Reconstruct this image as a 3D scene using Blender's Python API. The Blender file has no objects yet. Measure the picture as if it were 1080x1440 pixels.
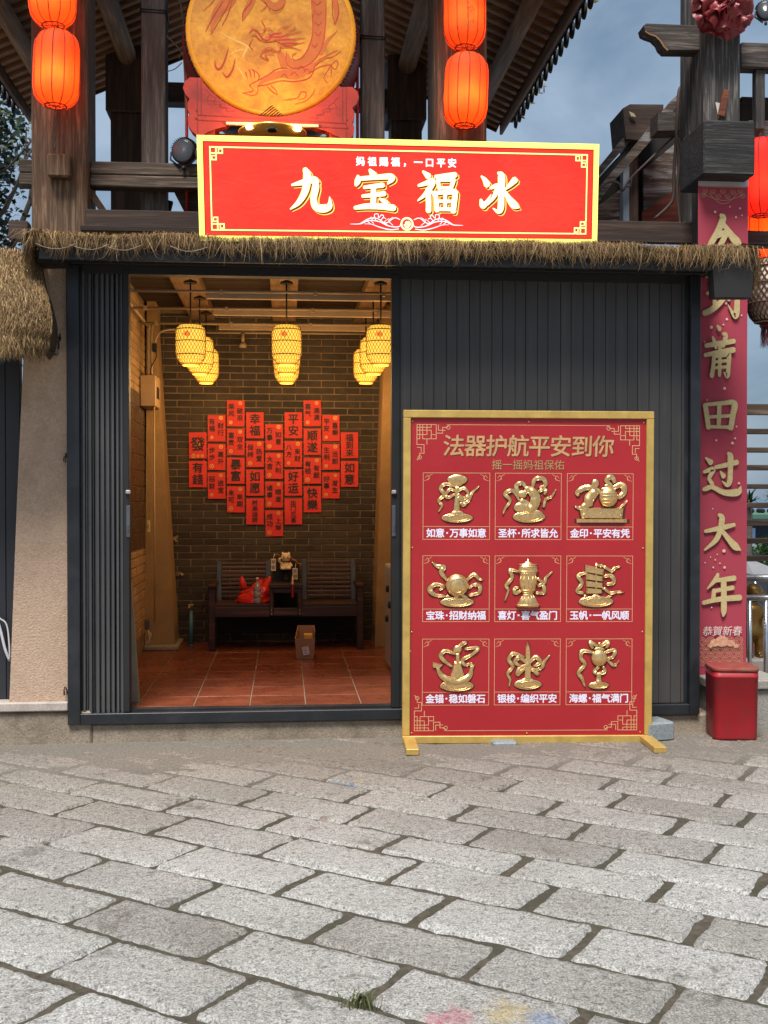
import bpy, bmesh, math, random
from mathutils import Vector, Matrix, noise
random.seed(7)
R = math.radians
SC = bpy.context.scene
COL = SC.collection

# ------------------------------------------------------------------ camera, world, sun, exposure
EXPO = 1.1
CAM_H, YAW, FPX = 1.7, R(5.0), 1600.0
PITCH = math.atan(20 / FPX)
cam_d = bpy.data.cameras.new('camera')
cam = bpy.data.objects.new('camera', cam_d)
COL.objects.link(cam)
cam.location = (0, 0, CAM_H)
cam.rotation_euler = (R(90) - PITCH, 0, -YAW)
cam_d.sensor_fit = 'VERTICAL'
cam_d.sensor_height = 36.0
cam_d.lens = FPX / 1440 * 36.0
cam_d.clip_start, cam_d.clip_end = 0.05, 3000
SC.camera = cam

SUN_EL, SUN_ROT = 62, 200
world = bpy.data.worlds.new('World')
SC.world = world
world.use_nodes = True
wn, wl = world.node_tree.nodes, world.node_tree.links
wn.clear()
sky = wn.new('ShaderNodeTexSky')
sky.sky_type = 'NISHITA'
sky.sun_disc = False
sky.sun_elevation = R(SUN_EL)
sky.sun_rotation = R(SUN_ROT)
sky.air_density, sky.dust_density, sky.ozone_density = 1.0, 2.5, 1.5
tc = wn.new('ShaderNodeTexCoord')
mp = wn.new('ShaderNodeMapping')
mp.inputs['Scale'].default_value = (1.0, 1.0, 1.9)
mp.inputs['Rotation'].default_value = (0.0, 0.5, 0.35)
nz = wn.new('ShaderNodeTexNoise')
nz.inputs['Scale'].default_value = 3.6
nz.inputs['Detail'].default_value = 6
nz.inputs['Roughness'].default_value = 0.52
nz.inputs['Distortion'].default_value = 0.35
cr = wn.new('ShaderNodeValToRGB')
cr.color_ramp.elements[0].position = 0.36
cr.color_ramp.elements[0].color = (0.045, 0.082, 0.128, 1)
cr.color_ramp.elements[1].position = 0.64
cr.color_ramp.elements[1].color = (0.195, 0.245, 0.30, 1)
bg1 = wn.new('ShaderNodeBackground')
bg1.inputs['Strength'].default_value = 0.09
bg2 = wn.new('ShaderNodeBackground')
bg2.inputs['Strength'].default_value = 1.0
mixw = wn.new('ShaderNodeMixShader')
mixw.inputs['Fac'].default_value = 0.80
wo = wn.new('ShaderNodeOutputWorld')
wl.new(tc.outputs['Generated'], mp.inputs['Vector'])
wl.new(mp.outputs['Vector'], nz.inputs['Vector'])
wl.new(nz.outputs['Fac'], cr.inputs['Fac'])
wl.new(sky.outputs['Color'], bg1.inputs['Color'])
wl.new(cr.outputs['Color'], bg2.inputs['Color'])
wl.new(bg1.outputs['Background'], mixw.inputs[1])
wl.new(bg2.outputs['Background'], mixw.inputs[2])
wl.new(mixw.outputs['Shader'], wo.inputs['Surface'])

sun_d = bpy.data.lights.new('sun', 'SUN')
sun_d.energy = 2.5
sun_d.angle = R(20)
sun_d.color = (1.0, 0.965, 0.92)
sun = bpy.data.objects.new('sun', sun_d)
COL.objects.link(sun)
sun.location = (-3, -8, 12)
sun.rotation_euler = (R(90 - SUN_EL), 0, R(-20))

vs = SC.view_settings
SC.display_settings.display_device = 'sRGB'
vs.view_transform = 'Standard'
vs.look = 'None'
vs.exposure = EXPO
vs.gamma = 1.0
SC.render.engine = 'CYCLES'
SC.cycles.use_denoising = True
SC.cycles.max_bounces = 6
SC.cycles.diffuse_bounces = 3
SC.cycles.glossy_bounces = 3
SC.cycles.transmission_bounces = 4
SC.cycles.transparent_max_bounces = 6
SC.cycles.sample_clamp_indirect = 4.0
SC.cycles.caustics_reflective = False
SC.cycles.caustics_refractive = False

# ------------------------------------------------------------------ measuring: pixel of the photo + depth plane -> metres
_f = Vector((math.sin(YAW) * math.cos(PITCH), math.cos(YAW) * math.cos(PITCH), -math.sin(PITCH)))
_r = Vector((math.cos(YAW), -math.sin(YAW), 0))
_u = _r.cross(_f)

def ray(px, py): return _f + _r * ((px - 540) / FPX) - _u * ((py - 720) / FPX)
def at(px, py, Y):
    d = ray(px, py)
    return Vector((0, 0, CAM_H)) + d * (Y / d.y)
def aX(px, Y): return at(px, 700, Y).x
def aZ(py, Y, px=400): return at(px, py, Y).z
def gnd(px, py, z=0.0):
    d = ray(px, py)
    return Vector((0, 0, CAM_H)) + d * ((z - CAM_H) / d.z)

def lin(c):
    return tuple(((v / 255) / 12.92 if v / 255 <= 0.04045 else ((v / 255 + 0.055) / 1.055) ** 2.4) for v in c)

# ------------------------------------------------------------------ materials
def _new(name):
    m = bpy.data.materials.new(name)
    m.use_nodes = True
    nt = m.node_tree
    b = nt.nodes['Principled BSDF']
    return m, nt, b

def _noise(nt, scale, detail=4, rough=0.55, vec=None, dist=0.0):
    n = nt.nodes.new('ShaderNodeTexNoise')
    n.inputs['Scale'].default_value = scale
    n.inputs['Detail'].default_value = detail
    n.inputs['Roughness'].default_value = rough
    n.inputs['Distortion'].default_value = dist
    if vec is not None: nt.links.new(vec, n.inputs['Vector'])
    return n.outputs['Fac']

def _ramp(nt, fac, stops):
    r = nt.nodes.new('ShaderNodeValToRGB')
    e = r.color_ramp.elements
    while len(e) < len(stops): e.new(0.5)
    for k, (p, c) in enumerate(stops):
        e[k].position = p
        e[k].color = (c[0], c[1], c[2], 1)
    nt.links.new(fac, r.inputs['Fac'])
    return r.outputs['Color']

def _mix(nt, fac, a, b, mode='MIX'):
    m = nt.nodes.new('ShaderNodeMix')
    m.data_type = 'RGBA'
    m.blend_type = mode
    m.clamp_factor = True
    if hasattr(fac, 'is_linked') or not isinstance(fac, (int, float)): nt.links.new(fac, m.inputs[0])
    else: m.inputs[0].default_value = fac
    for v, i in ((a, 6), (b, 7)):
        if isinstance(v, tuple): m.inputs[i].default_value = (v[0], v[1], v[2], 1)
        else: nt.links.new(v, m.inputs[i])
    return m.outputs[2]

def _objvec(nt, scale=(1, 1, 1)):
    t = nt.nodes.new('ShaderNodeTexCoord')
    mp_ = nt.nodes.new('ShaderNodeMapping')
    mp_.inputs['Scale'].default_value = scale
    nt.links.new(t.outputs['Object'], mp_.inputs['Vector'])
    return mp_.outputs['Vector']

def _island(nt):
    return nt.nodes.new('ShaderNodeNewGeometry').outputs['Random Per Island']

def _bump(nt, b, h, strength, dist=0.01):
    n = nt.nodes.new('ShaderNodeBump')
    n.inputs['Strength'].default_value = strength
    n.inputs['Distance'].default_value = dist
    nt.links.new(h, n.inputs['Height'])
    nt.links.new(n.outputs['Normal'], b.inputs['Normal'])

def mul(c, k): return tuple(min(1.0, v * k) for v in c)

def mat(name, c, rough=0.6, metal=0.0, var=0.12, vs_=6.0, bump=0.0, bs=60.0, bd=0.004, island=0.0, spec=0.5, stain=None, ss=3.0, stamt=0.4):
    m, nt, b = _new(name)
    vec = _objvec(nt)
    n = _noise(nt, vs_, 5, 0.6, vec)
    col = _ramp(nt, n, [(0.3, mul(c, 1 - var)), (0.7, mul(c, 1 + var))])
    if island:
        g = _ramp(nt, _island(nt), [(0, (1 - island,) * 3), (1, (1 + island,) * 3)])
        col = _mix(nt, 1.0, col, g, 'MULTIPLY')
    if stain is not None:
        s = _noise(nt, ss, 6, 0.65, vec, 0.6)
        fr = _ramp(nt, s, [(0.48, (0, 0, 0)), (0.7, (stamt,) * 3)])
        col = _mix(nt, fr, col, stain)
    nt.links.new(col, b.inputs['Base Color'])
    rr = _ramp(nt, n, [(0.3, (max(0.04, rough - 0.07),) * 3), (0.7, (min(1, rough + 0.07),) * 3)])
    nt.links.new(rr, b.inputs['Roughness'])
    b.inputs['Metallic'].default_value = metal
    b.inputs['Specular IOR Level'].default_value = spec
    if bump:
        _bump(nt, b, _noise(nt, bs, 4, 0.6, vec), bump, bd)
    return m

def wood(name, dark, light, axis='z', rough=0.75, island=0.0, sc=26.0, bump=0.5, worn=None):
    m, nt, b = _new(name)
    k = {'x': (0.06, 1, 1), 'y': (1, 0.06, 1), 'z': (1, 1, 0.06)}[axis]
    v1 = _objvec(nt, tuple(sc * q for q in k))
    v2 = _objvec(nt, tuple(5 * q if q == 1 else 0.7 for q in k))
    n1 = _noise(nt, 1.0, 6, 0.65, v1, 0.5)
    n2 = _noise(nt, 1.0, 4, 0.6, v2, 0.8)
    c1 = _ramp(nt, n1, [(0.3, dark), (0.5, mul(dark, 1.5)), (0.72, light)])
    c2 = _ramp(nt, n2, [(0.3, (0.62, 0.6, 0.58)), (0.7, (1.15, 1.15, 1.15))])
    col = _mix(nt, 1.0, c1, c2, 'MULTIPLY')
    if island:
        g = _ramp(nt, _island(nt), [(0, (1 - island,) * 3), (1, (1 + island,) * 3)])
        col = _mix(nt, 1.0, col, g, 'MULTIPLY')
    if worn is not None:
        s = _noise(nt, 1.0, 7, 0.7, _objvec(nt, tuple(9 * q if q == 1 else 1.2 for q in k)), 1.2)
        col = _mix(nt, _ramp(nt, s, [(0.5, (0, 0, 0)), (0.58, (0.85,) * 3)]), col, worn)
    nt.links.new(col, b.inputs['Base Color'])
    b.inputs['Roughness'].default_value = rough
    b.inputs['Specular IOR Level'].default_value = 0.35
    _bump(nt, b, n1, bump, 0.006)
    return m

def emis(name, c, s, base=None):
    m, nt, b = _new(name)
    b.inputs['Base Color'].default_value = (*(base or c), 1)
    b.inputs['Emission Color'].default_value = (*c, 1)
    b.inputs['Emission Strength'].default_value = s
    b.inputs['Roughness'].default_value = 0.4
    b.inputs['Specular IOR Level'].default_value = 0.2
    return m

def cloth_lantern(name, c, e=0.12):
    m, nt, b = _new(name)
    out = nt.nodes['Material Output']
    n = _noise(nt, 9, 4, 0.6, _objvec(nt, (1, 1, 0.6)))
    col = _ramp(nt, n, [(0.3, mul(c, 0.82)), (0.7, mul(c, 1.1))])
    tr = nt.nodes.new('ShaderNodeBsdfTranslucent')
    nt.links.new(col, tr.inputs['Color'])
    nt.links.new(col, b.inputs['Base Color'])
    b.inputs['Roughness'].default_value = 0.7
    b.inputs['Emission Color'].default_value = (*c, 1)
    b.inputs['Emission Strength'].default_value = e
    mx = nt.nodes.new('ShaderNodeMixShader')
    mx.inputs['Fac'].default_value = 0.5
    nt.links.new(b.outputs['BSDF'], mx.inputs[1])
    nt.links.new(tr.outputs['BSDF'], mx.inputs[2])
    nt.links.new(mx.outputs['Shader'], out.inputs['Surface'])
    return m

# ------------------------------------------------------------------ mesh collecting
class Frame:
    def __init__(s, O, U=(1, 0, 0), V=(0, 0, 1), N=(0, -1, 0)):
        s.O, s.U, s.V, s.N = Vector(O), Vector(U), Vector(V), Vector(N)
    def P(s, u, v, w=0.0): return s.O + s.U * u + s.V * v + s.N * w

def frame_rot(O, yaw, tilt=0.0, roll=0.0):
    X = Vector((math.cos(yaw), math.sin(yaw), 0))
    Z = Vector((math.sin(yaw) * math.sin(tilt), -math.cos(yaw) * math.sin(tilt), math.cos(tilt)))
    U = X * math.cos(roll) + Z * math.sin(roll)
    V = Z * math.cos(roll) - X * math.sin(roll)
    return Frame(O, U, V, U.cross(V) )

def spline(pts, n=6):
    """Catmull-Rom through tuples of any length."""
    if len(pts) == 2:
        return [tuple(a + (b - a) * k / n for a, b in zip(*pts)) for k in range(n + 1)]
    P = [tuple(2 * a - b for a, b in zip(pts[0], pts[1]))] + list(pts) + [tuple(2 * a - b for a, b in zip(pts[-1], pts[-2]))]
    out = []
    for i in range(1, len(P) - 2):
        for k in range(n):
            t = k / n
            out.append(tuple(0.5 * (2 * p1 + (p2 - p0) * t + (2 * p0 - 5 * p1 + 4 * p2 - p3) * t * t + (3 * p1 - p0 - 3 * p2 + p3) * t ** 3)
                             for p0, p1, p2, p3 in zip(P[i - 1], P[i], P[i + 1], P[i + 2])))
    out.append(tuple(pts[-1]))
    return out

_glyphs = {}
def glyph(ch, bold):
    key = (ch, bold)
    if key not in _glyphs:
        c = bpy.data.curves.new('lettering_curve', 'FONT')
        c.body = ch
        c.size = 1.0
        c.offset = bold
        c.resolution_u = 3
        o = bpy.data.objects.new('lettering_curve', c)
        COL.objects.link(o)
        dg = bpy.context.evaluated_depsgraph_get()
        me = bpy.data.meshes.new_from_object(o.evaluated_get(dg))
        _glyphs[key] = ([(v.co.x, v.co.y) for v in me.vertices], [tuple(p.vertices) for p in me.polygons])
        bpy.data.objects.remove(o)
        bpy.data.curves.remove(c)
        bpy.data.meshes.remove(me)
    return _glyphs[key]

class MB:
    def __init__(s):
        s.v, s.f, s.s = [], [], []
    def add(s, vs_, fs, smooth=False):
        b = len(s.v)
        s.v += [tuple(v) for v in vs_]
        for f in fs:
            s.f.append(tuple(i + b for i in f))
            s.s.append(smooth)
    def obox(s, c, a, b_, c_, bev=0.0):
        """box of half-vectors a, b_, c_ about c, edges chamfered by bev"""
        c, A = Vector(c), [Vector(a), Vector(b_), Vector(c_)]
        L = [q.length for q in A]
        if bev <= 0:
            vs_ = [c + A[0] * i + A[1] * j + A[2] * k for i in (-1, 1) for j in (-1, 1) for k in (-1, 1)]
            s.add(vs_, [(0, 1, 3, 2), (4, 6, 7, 5), (0, 4, 5, 1), (2, 3, 7, 6), (0, 2, 6, 4), (1, 5, 7, 3)])
            return
        bev = min(bev, min(L) * 0.8)
        N = [q.normalized() for q in A]
        idx, vs_ = {}, []
        for i in (-1, 1):
            for j in (-1, 1):
                for k in (-1, 1):
                    sg = (i, j, k)
                    for ax in range(3):
                        p = c.copy()
                        for q in range(3):
                            p += N[q] * sg[q] * (L[q] - (0 if q == ax else bev))
                        idx[(sg, ax)] = len(vs_)
                        vs_.append(p)
        fs = []
        for ax in range(3):
            o1, o2 = [q for q in range(3) if q != ax]
            for sg in (-1, 1):
                loop = []
                for (m1, m2) in ((-1, -1), (1, -1), (1, 1), (-1, 1)):
                    t = [0, 0, 0]; t[ax] = sg; t[o1] = m1; t[o2] = m2
                    loop.append(idx[(tuple(t), ax)])
                fs.append(tuple(loop))
        for ax in range(3):
            o1, o2 = [q for q in range(3) if q != ax]
            for m1 in (-1, 1):
                for m2 in (-1, 1):
                    t0 = [0, 0, 0]; t0[ax] = -1; t0[o1] = m1; t0[o2] = m2
                    t1 = list(t0); t1[ax] = 1
                    fs.append((idx[(tuple(t0), o1)], idx[(tuple(t1), o1)], idx[(tuple(t1), o2)], idx[(tuple(t0), o2)]))
        for i in (-1, 1):
            for j in (-1, 1):
                for k in (-1, 1):
                    fs.append(tuple(idx[((i, j, k), ax)] for ax in range(3)))
        s.add(vs_, fs)
    def box(s, x0, x1, y0, y1, z0, z1, bev=0.0):
        s.obox(((x0 + x1) / 2, (y0 + y1) / 2, (z0 + z1) / 2), ((x1 - x0) / 2, 0, 0), (0, (y1 - y0) / 2, 0), (0, 0, (z1 - z0) / 2), bev)
    def fbox(s, F, u0, u1, v0, v1, w0, w1, bev=0.0):
        s.obox(F.P((u0 + u1) / 2, (v0 + v1) / 2, (w0 + w1) / 2), F.U * ((u1 - u0) / 2), F.V * ((v1 - v0) / 2), F.N * ((w1 - w0) / 2), bev)
    def beam(s, p0, p1, w, h, bev=0.0, up=(0, 0, 1)):
        p0, p1 = Vector(p0), Vector(p1)
        d = p1 - p0
        side = d.cross(Vector(up)).normalized()
        upv = side.cross(d).normalized()
        s.obox((p0 + p1) / 2, d / 2, side * (w / 2), upv * (h / 2), bev)
    def tube(s, pts, r, n=8, caps=True, flat=1.0, fdir=None, closed=False):
        P = [Vector(p) for p in pts]
        rr = r if isinstance(r, (list, tuple)) else [r] * len(P)
        rings, prev = [], None
        for i, p in enumerate(P):
            a, b = P[max(0, i - 1)], P[min(len(P) - 1, i + 1)]
            if closed: a, b = P[i - 1], P[(i + 1) % len(P)]
            t = (b - a)
            t = t.normalized() if t.length > 1e-9 else Vector((0, 0, 1))
            if fdir is not None:
                e2 = Vector(fdir); e1 = t.cross(e2)
                e1 = e1.normalized() if e1.length > 1e-6 else Vector((1, 0, 0))
            else:
                if prev is None:
                    q = Vector((0, 0, 1)) if abs(t.z) < 0.9 else Vector((1, 0, 0))
                    e1 = t.cross(q).normalized()
                else:
                    e1 = prev - t * prev.dot(t)
                    e1 = e1.normalized() if e1.length > 1e-6 else t.orthogonal().normalized()
                e2 = t.cross(e1)
                prev = e1
            rings.append([p + e1 * (rr[i] * math.cos(2 * math.pi * k / n)) + e2 * (flat * rr[i] * math.sin(2 * math.pi * k / n)) for k in range(n)])
        vs_ = [v for g in rings for v in g]
        m = len(P)
        fs = [(i * n + k, i * n + (k + 1) % n, ((i + 1) % m) * n + (k + 1) % n, ((i + 1) % m) * n + k) for i in range(m if closed else m - 1) for k in range(n)]
        s.add(vs_, fs, True)
        if caps and not closed:
            b = len(s.v) - len(vs_)
            s.f += [tuple(b + k for k in range(n))[::-1], tuple(b + (m - 1) * n + k for k in range(n))]
            s.s += [False, False]
    def lathe(s, prof, c=(0, 0, 0), n=24, F=None, flat=1.0, smooth=True, caps=True):
        """prof: (radius, height); axis is F.V (default z)"""
        F = F or Frame(c, (1, 0, 0), (0, 0, 1), (0, -1, 0))
        vs_ = [F.P(r * math.cos(2 * math.pi * k / n), z, flat * r * math.sin(2 * math.pi * k / n)) for r, z in prof for k in range(n)]
        m = len(prof)
        fs = [(i * n + k, i * n + (k + 1) % n, (i + 1) * n + (k + 1) % n, (i + 1) * n + k) for i in range(m - 1) for k in range(n)]
        s.add(vs_, fs, smooth)
        if caps:
            b = len(s.v) - len(vs_)
            s.f += [tuple(b + k for k in range(n))[::-1], tuple(b + (m - 1) * n + k for k in range(n))]
            s.s += [False, False]
    def prism(s, poly, F, w0, w1):
        n = len(poly)
        vs_ = [F.P(u, v, w0) for u, v in poly] + [F.P(u, v, w1) for u, v in poly]
        s.add(vs_, [tuple(range(n))[::-1], tuple(range(n, 2 * n))] + [(k, (k + 1) % n, n + (k + 1) % n, n + k) for k in range(n)])
    def sheet(s, poly, F, w):
        s.add([F.P(u, v, w) for u, v in poly], [tuple(range(len(poly)))])
    def stroke(s, pts, F, w, k=1.0, ou=0.0, ov=0.0, n=6, closed_round=True):
        """brush stroke: control points (u, v, width), lying w above the frame's plane"""
        S = spline([(ou + p[0] * k, ov + p[1] * k, p[2] * k) for p in pts], n)
        L, Rr = [], []
        for i, (x, y, wd) in enumerate(S):
            a, b = S[max(0, i - 1)], S[min(len(S) - 1, i + 1)]
            t = Vector((b[0] - a[0], b[1] - a[1]))
            t = t.normalized() if t.length > 1e-9 else Vector((1, 0))
            nx, ny = -t.y * wd / 2, t.x * wd / 2
            if i == 0 and closed_round:
                L.append((x - t.x * wd * 0.35 + nx * 0.55, y - t.y * wd * 0.35 + ny * 0.55)); Rr.append((x - t.x * wd * 0.35 - nx * 0.55, y - t.y * wd * 0.35 - ny * 0.55))
            L.append((x + nx, y + ny)); Rr.append((x - nx, y - ny))
            if i == len(S) - 1 and closed_round:
                L.append((x + t.x * wd * 0.35 + nx * 0.55, y + t.y * wd * 0.35 + ny * 0.55)); Rr.append((x + t.x * wd * 0.35 - nx * 0.55, y + t.y * wd * 0.35 - ny * 0.55))
        m = len(L)
        s.add([F.P(*q, w) for q in L] + [F.P(*q, w) for q in Rr], [(i, m + i, m + i + 1, i + 1) for i in range(m - 1)])
    def line(s, pts, F, w, wd, closed=False):
        """thin flat polyline with mitred joins"""
        P = [Vector((p[0], p[1])) for p in pts]
        m = len(P)
        L, Rr = [], []
        for i in range(m):
            a = P[i - 1] if (closed or i > 0) else None
            b = P[(i + 1) % m] if (closed or i < m - 1) else None
            d1 = (P[i] - a).normalized() if a is not None else (b - P[i]).normalized()
            d2 = (b - P[i]).normalized() if b is not None else d1
            t = d1 + d2
            t = t.normalized() if t.length > 1e-6 else d1
            nrm = Vector((-t.y, t.x))
            q = max(0.35, nrm.dot(Vector((-d1.y, d1.x))))
            L.append(P[i] + nrm * (wd / 2 / q)); Rr.append(P[i] - nrm * (wd / 2 / q))
        s.add([F.P(q.x, q.y, w) for q in L] + [F.P(q.x, q.y, w) for q in Rr],
              [(i, m + i, m + (i + 1) % m, (i + 1) % m) for i in range(m if closed else m - 1)])
    def text(s, txt, F, u, v, size, w, pitch=None, bold=0.0, vertical=False, slant=0.0):
        """characters centred on successive cells; (u, v) is the centre of the first cell"""
        pitch = pitch or size
        for i, ch in enumerate(txt):
            if ch == ' ': continue
            vs_, fs = glyph(ch, 0.0)
            cu, cv = (u, v - pitch * i) if vertical else (u + pitch * i, v)
            xm = 0.5 if ord(ch) > 0x2000 else (min(q[0] for q in vs_) + max(q[0] for q in vs_)) / 2
            shifts = [(0, 0)] if bold <= 0 else [(0, 0), (bold, bold * .5), (-bold, -bold * .5), (bold * .5, -bold), (-bold * .5, bold)]
            for j, (sx, sy) in enumerate(shifts):   # a heavier weight, each pass a hair above the last
                s.add([F.P(cu + (x + sx - xm + (y - 0.38) * slant) * size, cv + (y + sy - 0.38) * size, w + j * .00004) for x, y in vs_], fs)
    def strand(s, pts, w, side):
        side = Vector(side) * (w / 2)
        n = len(pts)
        vs_ = []
        for i, p in enumerate(pts):
            k = 1.0 - 0.75 * i / (n - 1)
            vs_ += [Vector(p) - side * k, Vector(p) + side * k]
        s.add(vs_, [(2 * i, 2 * i + 1, 2 * i + 3, 2 * i + 2) for i in range(n - 1)], True)
    def build(s, name, m, parent=None, fix=True, origin=None):
        if parent is not None:
            O = Vector((0, 0, 0)); q = parent
            while q is not None:
                O += q.location; q = q.parent
            loc = Vector((0, 0, 0))
        elif origin is not None:
            O = loc = Vector(origin)
        else:
            xs = [v[0] for v in s.v]; ys = [v[1] for v in s.v]; zs = [v[2] for v in s.v]
            O = loc = Vector(((min(xs) + max(xs)) / 2, (min(ys) + max(ys)) / 2, min(zs)))
        me = bpy.data.meshes.new(name)
        me.from_pydata([(v[0] - O.x, v[1] - O.y, v[2] - O.z) for v in s.v], [], s.f)
        me.polygons.foreach_set('use_smooth', s.s)
        if fix:
            bm = bmesh.new(); bm.from_mesh(me)
            bmesh.ops.recalc_face_normals(bm, faces=bm.faces)
            bm.to_mesh(me); bm.free()
        me.materials.append(m)
        o = bpy.data.objects.new(name, me)
        COL.objects.link(o)
        o.location = loc
        if parent is not None: o.parent = parent
        return o

def thing(name, label, cat, loc=(0, 0, 0), group=None):
    o = bpy.data.objects.new(name, None)
    o.empty_display_size = 0.1
    COL.objects.link(o)
    o.location = loc
    return tag(o, label, cat, group)
def tag(o, label, cat, group=None):
    o['label'] = label; o['category'] = cat
    if group: o['group'] = group
    return o
def struct(o, kind='structure'):
    o['kind'] = kind
    return o
def dup(root, loc, label=None):
    r = root.copy(); COL.objects.link(r); r.location = loc
    if label: r['label'] = label
    for ch in list(root.children):
        c = ch.copy(); COL.objects.link(c); c.parent = r
        for g in ch.children:
            d = g.copy(); COL.objects.link(d); d.parent = c
    return r

def streaked(name, c, dust):
    """painted sheet metal with rain streaks, and splashed dust along the bottom"""
    m, nt, b = _new(name)
    st = _noise(nt, 1.0, 5, .65, _objvec(nt, (38, 38, .9)), .2)
    bl = _noise(nt, 2.2, 6, .65, _objvec(nt))
    col = _ramp(nt, bl, [(.3, mul(c, .88)), (.7, mul(c, 1.12))])
    col = _mix(nt, 1.0, col, _ramp(nt, _island(nt), [(0, (.9,) * 3), (1, (1.09,) * 3)]), 'MULTIPLY')
    col = _mix(nt, _ramp(nt, st, [(.52, (0, 0, 0)), (.72, (.34,) * 3)]), col, dust)
    sep = nt.nodes.new('ShaderNodeSeparateXYZ'); nt.links.new(_objvec(nt), sep.inputs[0])
    mr = nt.nodes.new('ShaderNodeMapRange'); nt.links.new(sep.outputs['Z'], mr.inputs[0])
    mr.inputs[1].default_value = .75; mr.inputs[2].default_value = .12; mr.inputs[3].default_value = 0; mr.inputs[4].default_value = .9
    mm = nt.nodes.new('ShaderNodeMath'); mm.operation = 'MULTIPLY'
    nt.links.new(mr.outputs[0], mm.inputs[0]); nt.links.new(bl, mm.inputs[1])
    col = _mix(nt, mm.outputs[0], col, dust)
    nt.links.new(col, b.inputs['Base Color'])
    nt.links.new(_ramp(nt, bl, [(.3, (.38,) * 3), (.7, (.62,) * 3)]), b.inputs['Roughness'])
    _bump(nt, b, _noise(nt, 1.0, 3, .5, _objvec(nt, (9, 9, 2.2))), .5, .012)
    return m

# ------------------------------------------------------------------ material palette
M_BLACK = mat('black_paint', lin((24, 24, 26)), 0.6, 0, 0.2, 3)
M_NAVY = mat('charcoal_navy_metal', lin((29, 32, 36)), 0.42, 0.0, 0.14, 2.5, 0.05, 300, stain=lin((70, 72, 76)), ss=5, stamt=0.25)
M_SHUT = streaked('charcoal_shutter', lin((58, 56, 55)), lin((88, 84, 79)))
M_LEAF = streaked('slate_grey_slats', lin((70, 70, 71)), lin((96, 94, 91)))
M_GOLDP = mat('gold_painted_metal', lin((198, 164, 88)), 0.38, 0.25, 0.12, 9, 0.06, 150, stain=lin((140, 105, 50)), ss=7, stamt=0.3)
M_BRED = mat('red_printed_panel', lin((166, 32, 38)), 0.42, 0, 0.06, 1.5, 0.12, 2.5, 0.02)
M_BLINE = mat('pale_gold_ink', lin((214, 170, 120)), 0.5, 0, 0.05)
M_BHEAD = mat('tan_gold_ink', lin((192, 148, 100)), 0.5, 0, 0.18, 12)
M_BHSH = mat('dark_red_ink', lin((105, 35, 25)), 0.6)
M_WINK = mat('white_ink', lin((232, 228, 245)), 0.5, 0, 0.02)
M_EMB = mat('antique_gold_relief', lin((242, 200, 138)), 0.30, 0.92, 0.14, 40)
M_STUCCO = mat('buff_roughcast', lin((190, 162, 138)), 0.9, 0, 0.17, 70, 0.75, 75, 0.010, stain=lin((150, 122, 100)), ss=2.2, stamt=0.55)
M_GRAN = mat('granite_plinth', lin((150, 136, 118)), 0.85, 0, 0.3, 75, 0.7, 90, 0.008, stain=lin((92, 78, 64)), ss=3, stamt=0.7)
M_LEDGE = mat('granite_ledge', lin((182, 170, 160)), 0.8, 0, 0.22, 90, 0.5, 120, 0.006, stain=lin((120, 105, 95)), ss=4, stamt=0.5)
M_PW_Z = wood('weathered_post_wood', lin((84, 64, 48)), lin((160, 130, 102)), 'z', sc=46, bump=0.9)
M_PG_Z = wood('grey_post_wood', lin((84, 78, 70)), lin((150, 142, 130)), 'z', sc=46, bump=0.9)
M_PG_X = wood('grey_rail_wood', lin((76, 66, 56)), lin((150, 132, 112)), 'x', sc=46, bump=0.9)
M_DK_X = wood('dark_beam_wood', lin((52, 40, 34)), lin((98, 78, 66)), 'x')
M_DK_Y = wood('dark_purlin_wood', lin((120, 88, 62)), lin((196, 150, 108)), 'y')
M_DK_Z = wood('dark_rear_wood', lin((56, 40, 32)), lin((100, 74, 60)), 'z')
M_RAFT = wood('brown_rafter_wood', lin((138, 98, 68)), lin((206, 158, 116)), 'x', island=0.25)
M_TILE = mat('dark_roof_tile', lin((48, 46, 46)), 0.8, 0, 0.25, 8, 0.4, 40, island=0.2)
M_GW_Z = wood('grey_gate_wood_upright', lin((60, 57, 55)), lin((148, 141, 133)), 'z', sc=48, bump=1.0)
M_GW_X = wood('grey_gate_wood_rail', lin((56, 51, 48)), lin((132, 120, 109)), 'x', sc=48, bump=0.9)
M_CHAR = wood('charred_block_wood', lin((36, 35, 35)), lin((92, 89, 86)), 'x', sc=70, bump=1.2)
M_WORN = wood('worn_grey_boards', lin((74, 62, 54)), lin((160, 146, 132)), 'x', sc=44, bump=1.0, worn=lin((150, 150, 150)))
M_RUST = wood('reddish_board', lin((92, 48, 34)), lin((150, 92, 66)), 'x')
M_THATCH = None
M_REDP = mat('vermilion_paint', lin((172, 44, 22)), 0.55, 0, 0.18, 5, 0.25, 60, stain=lin((110, 28, 18)), ss=4, stamt=0.65)
M_BIN = mat('glossy_red_paint', lin((158, 22, 32)), 0.5, 0, 0.12, 4, 0.05, 20, stain=lin((110, 44, 42)), ss=5, stamt=0.7)
M_STEEL = mat('brushed_steel', lin((200, 200, 200)), 0.28, 0.9, 0.06, 10)
M_BRICK = mat('dark_grey_brick', lin((62, 54, 48)), 0.9, 0, 0.25, 14, 0.6, 60, 0.006, island=0.26, stain=lin((104, 92, 74)), ss=2.4, stamt=0.35)
M_MORT = mat('tan_mortar', lin((134, 112, 86)), 0.95, 0, 0.3, 9, 0.7, 70, stain=lin((84, 70, 52)), ss=3, stamt=0.7)
M_TBRICK = mat('tan_brick', lin((156, 124, 86)), 0.9, 0, 0.2, 12, 0.5, 60, island=0.15)
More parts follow.
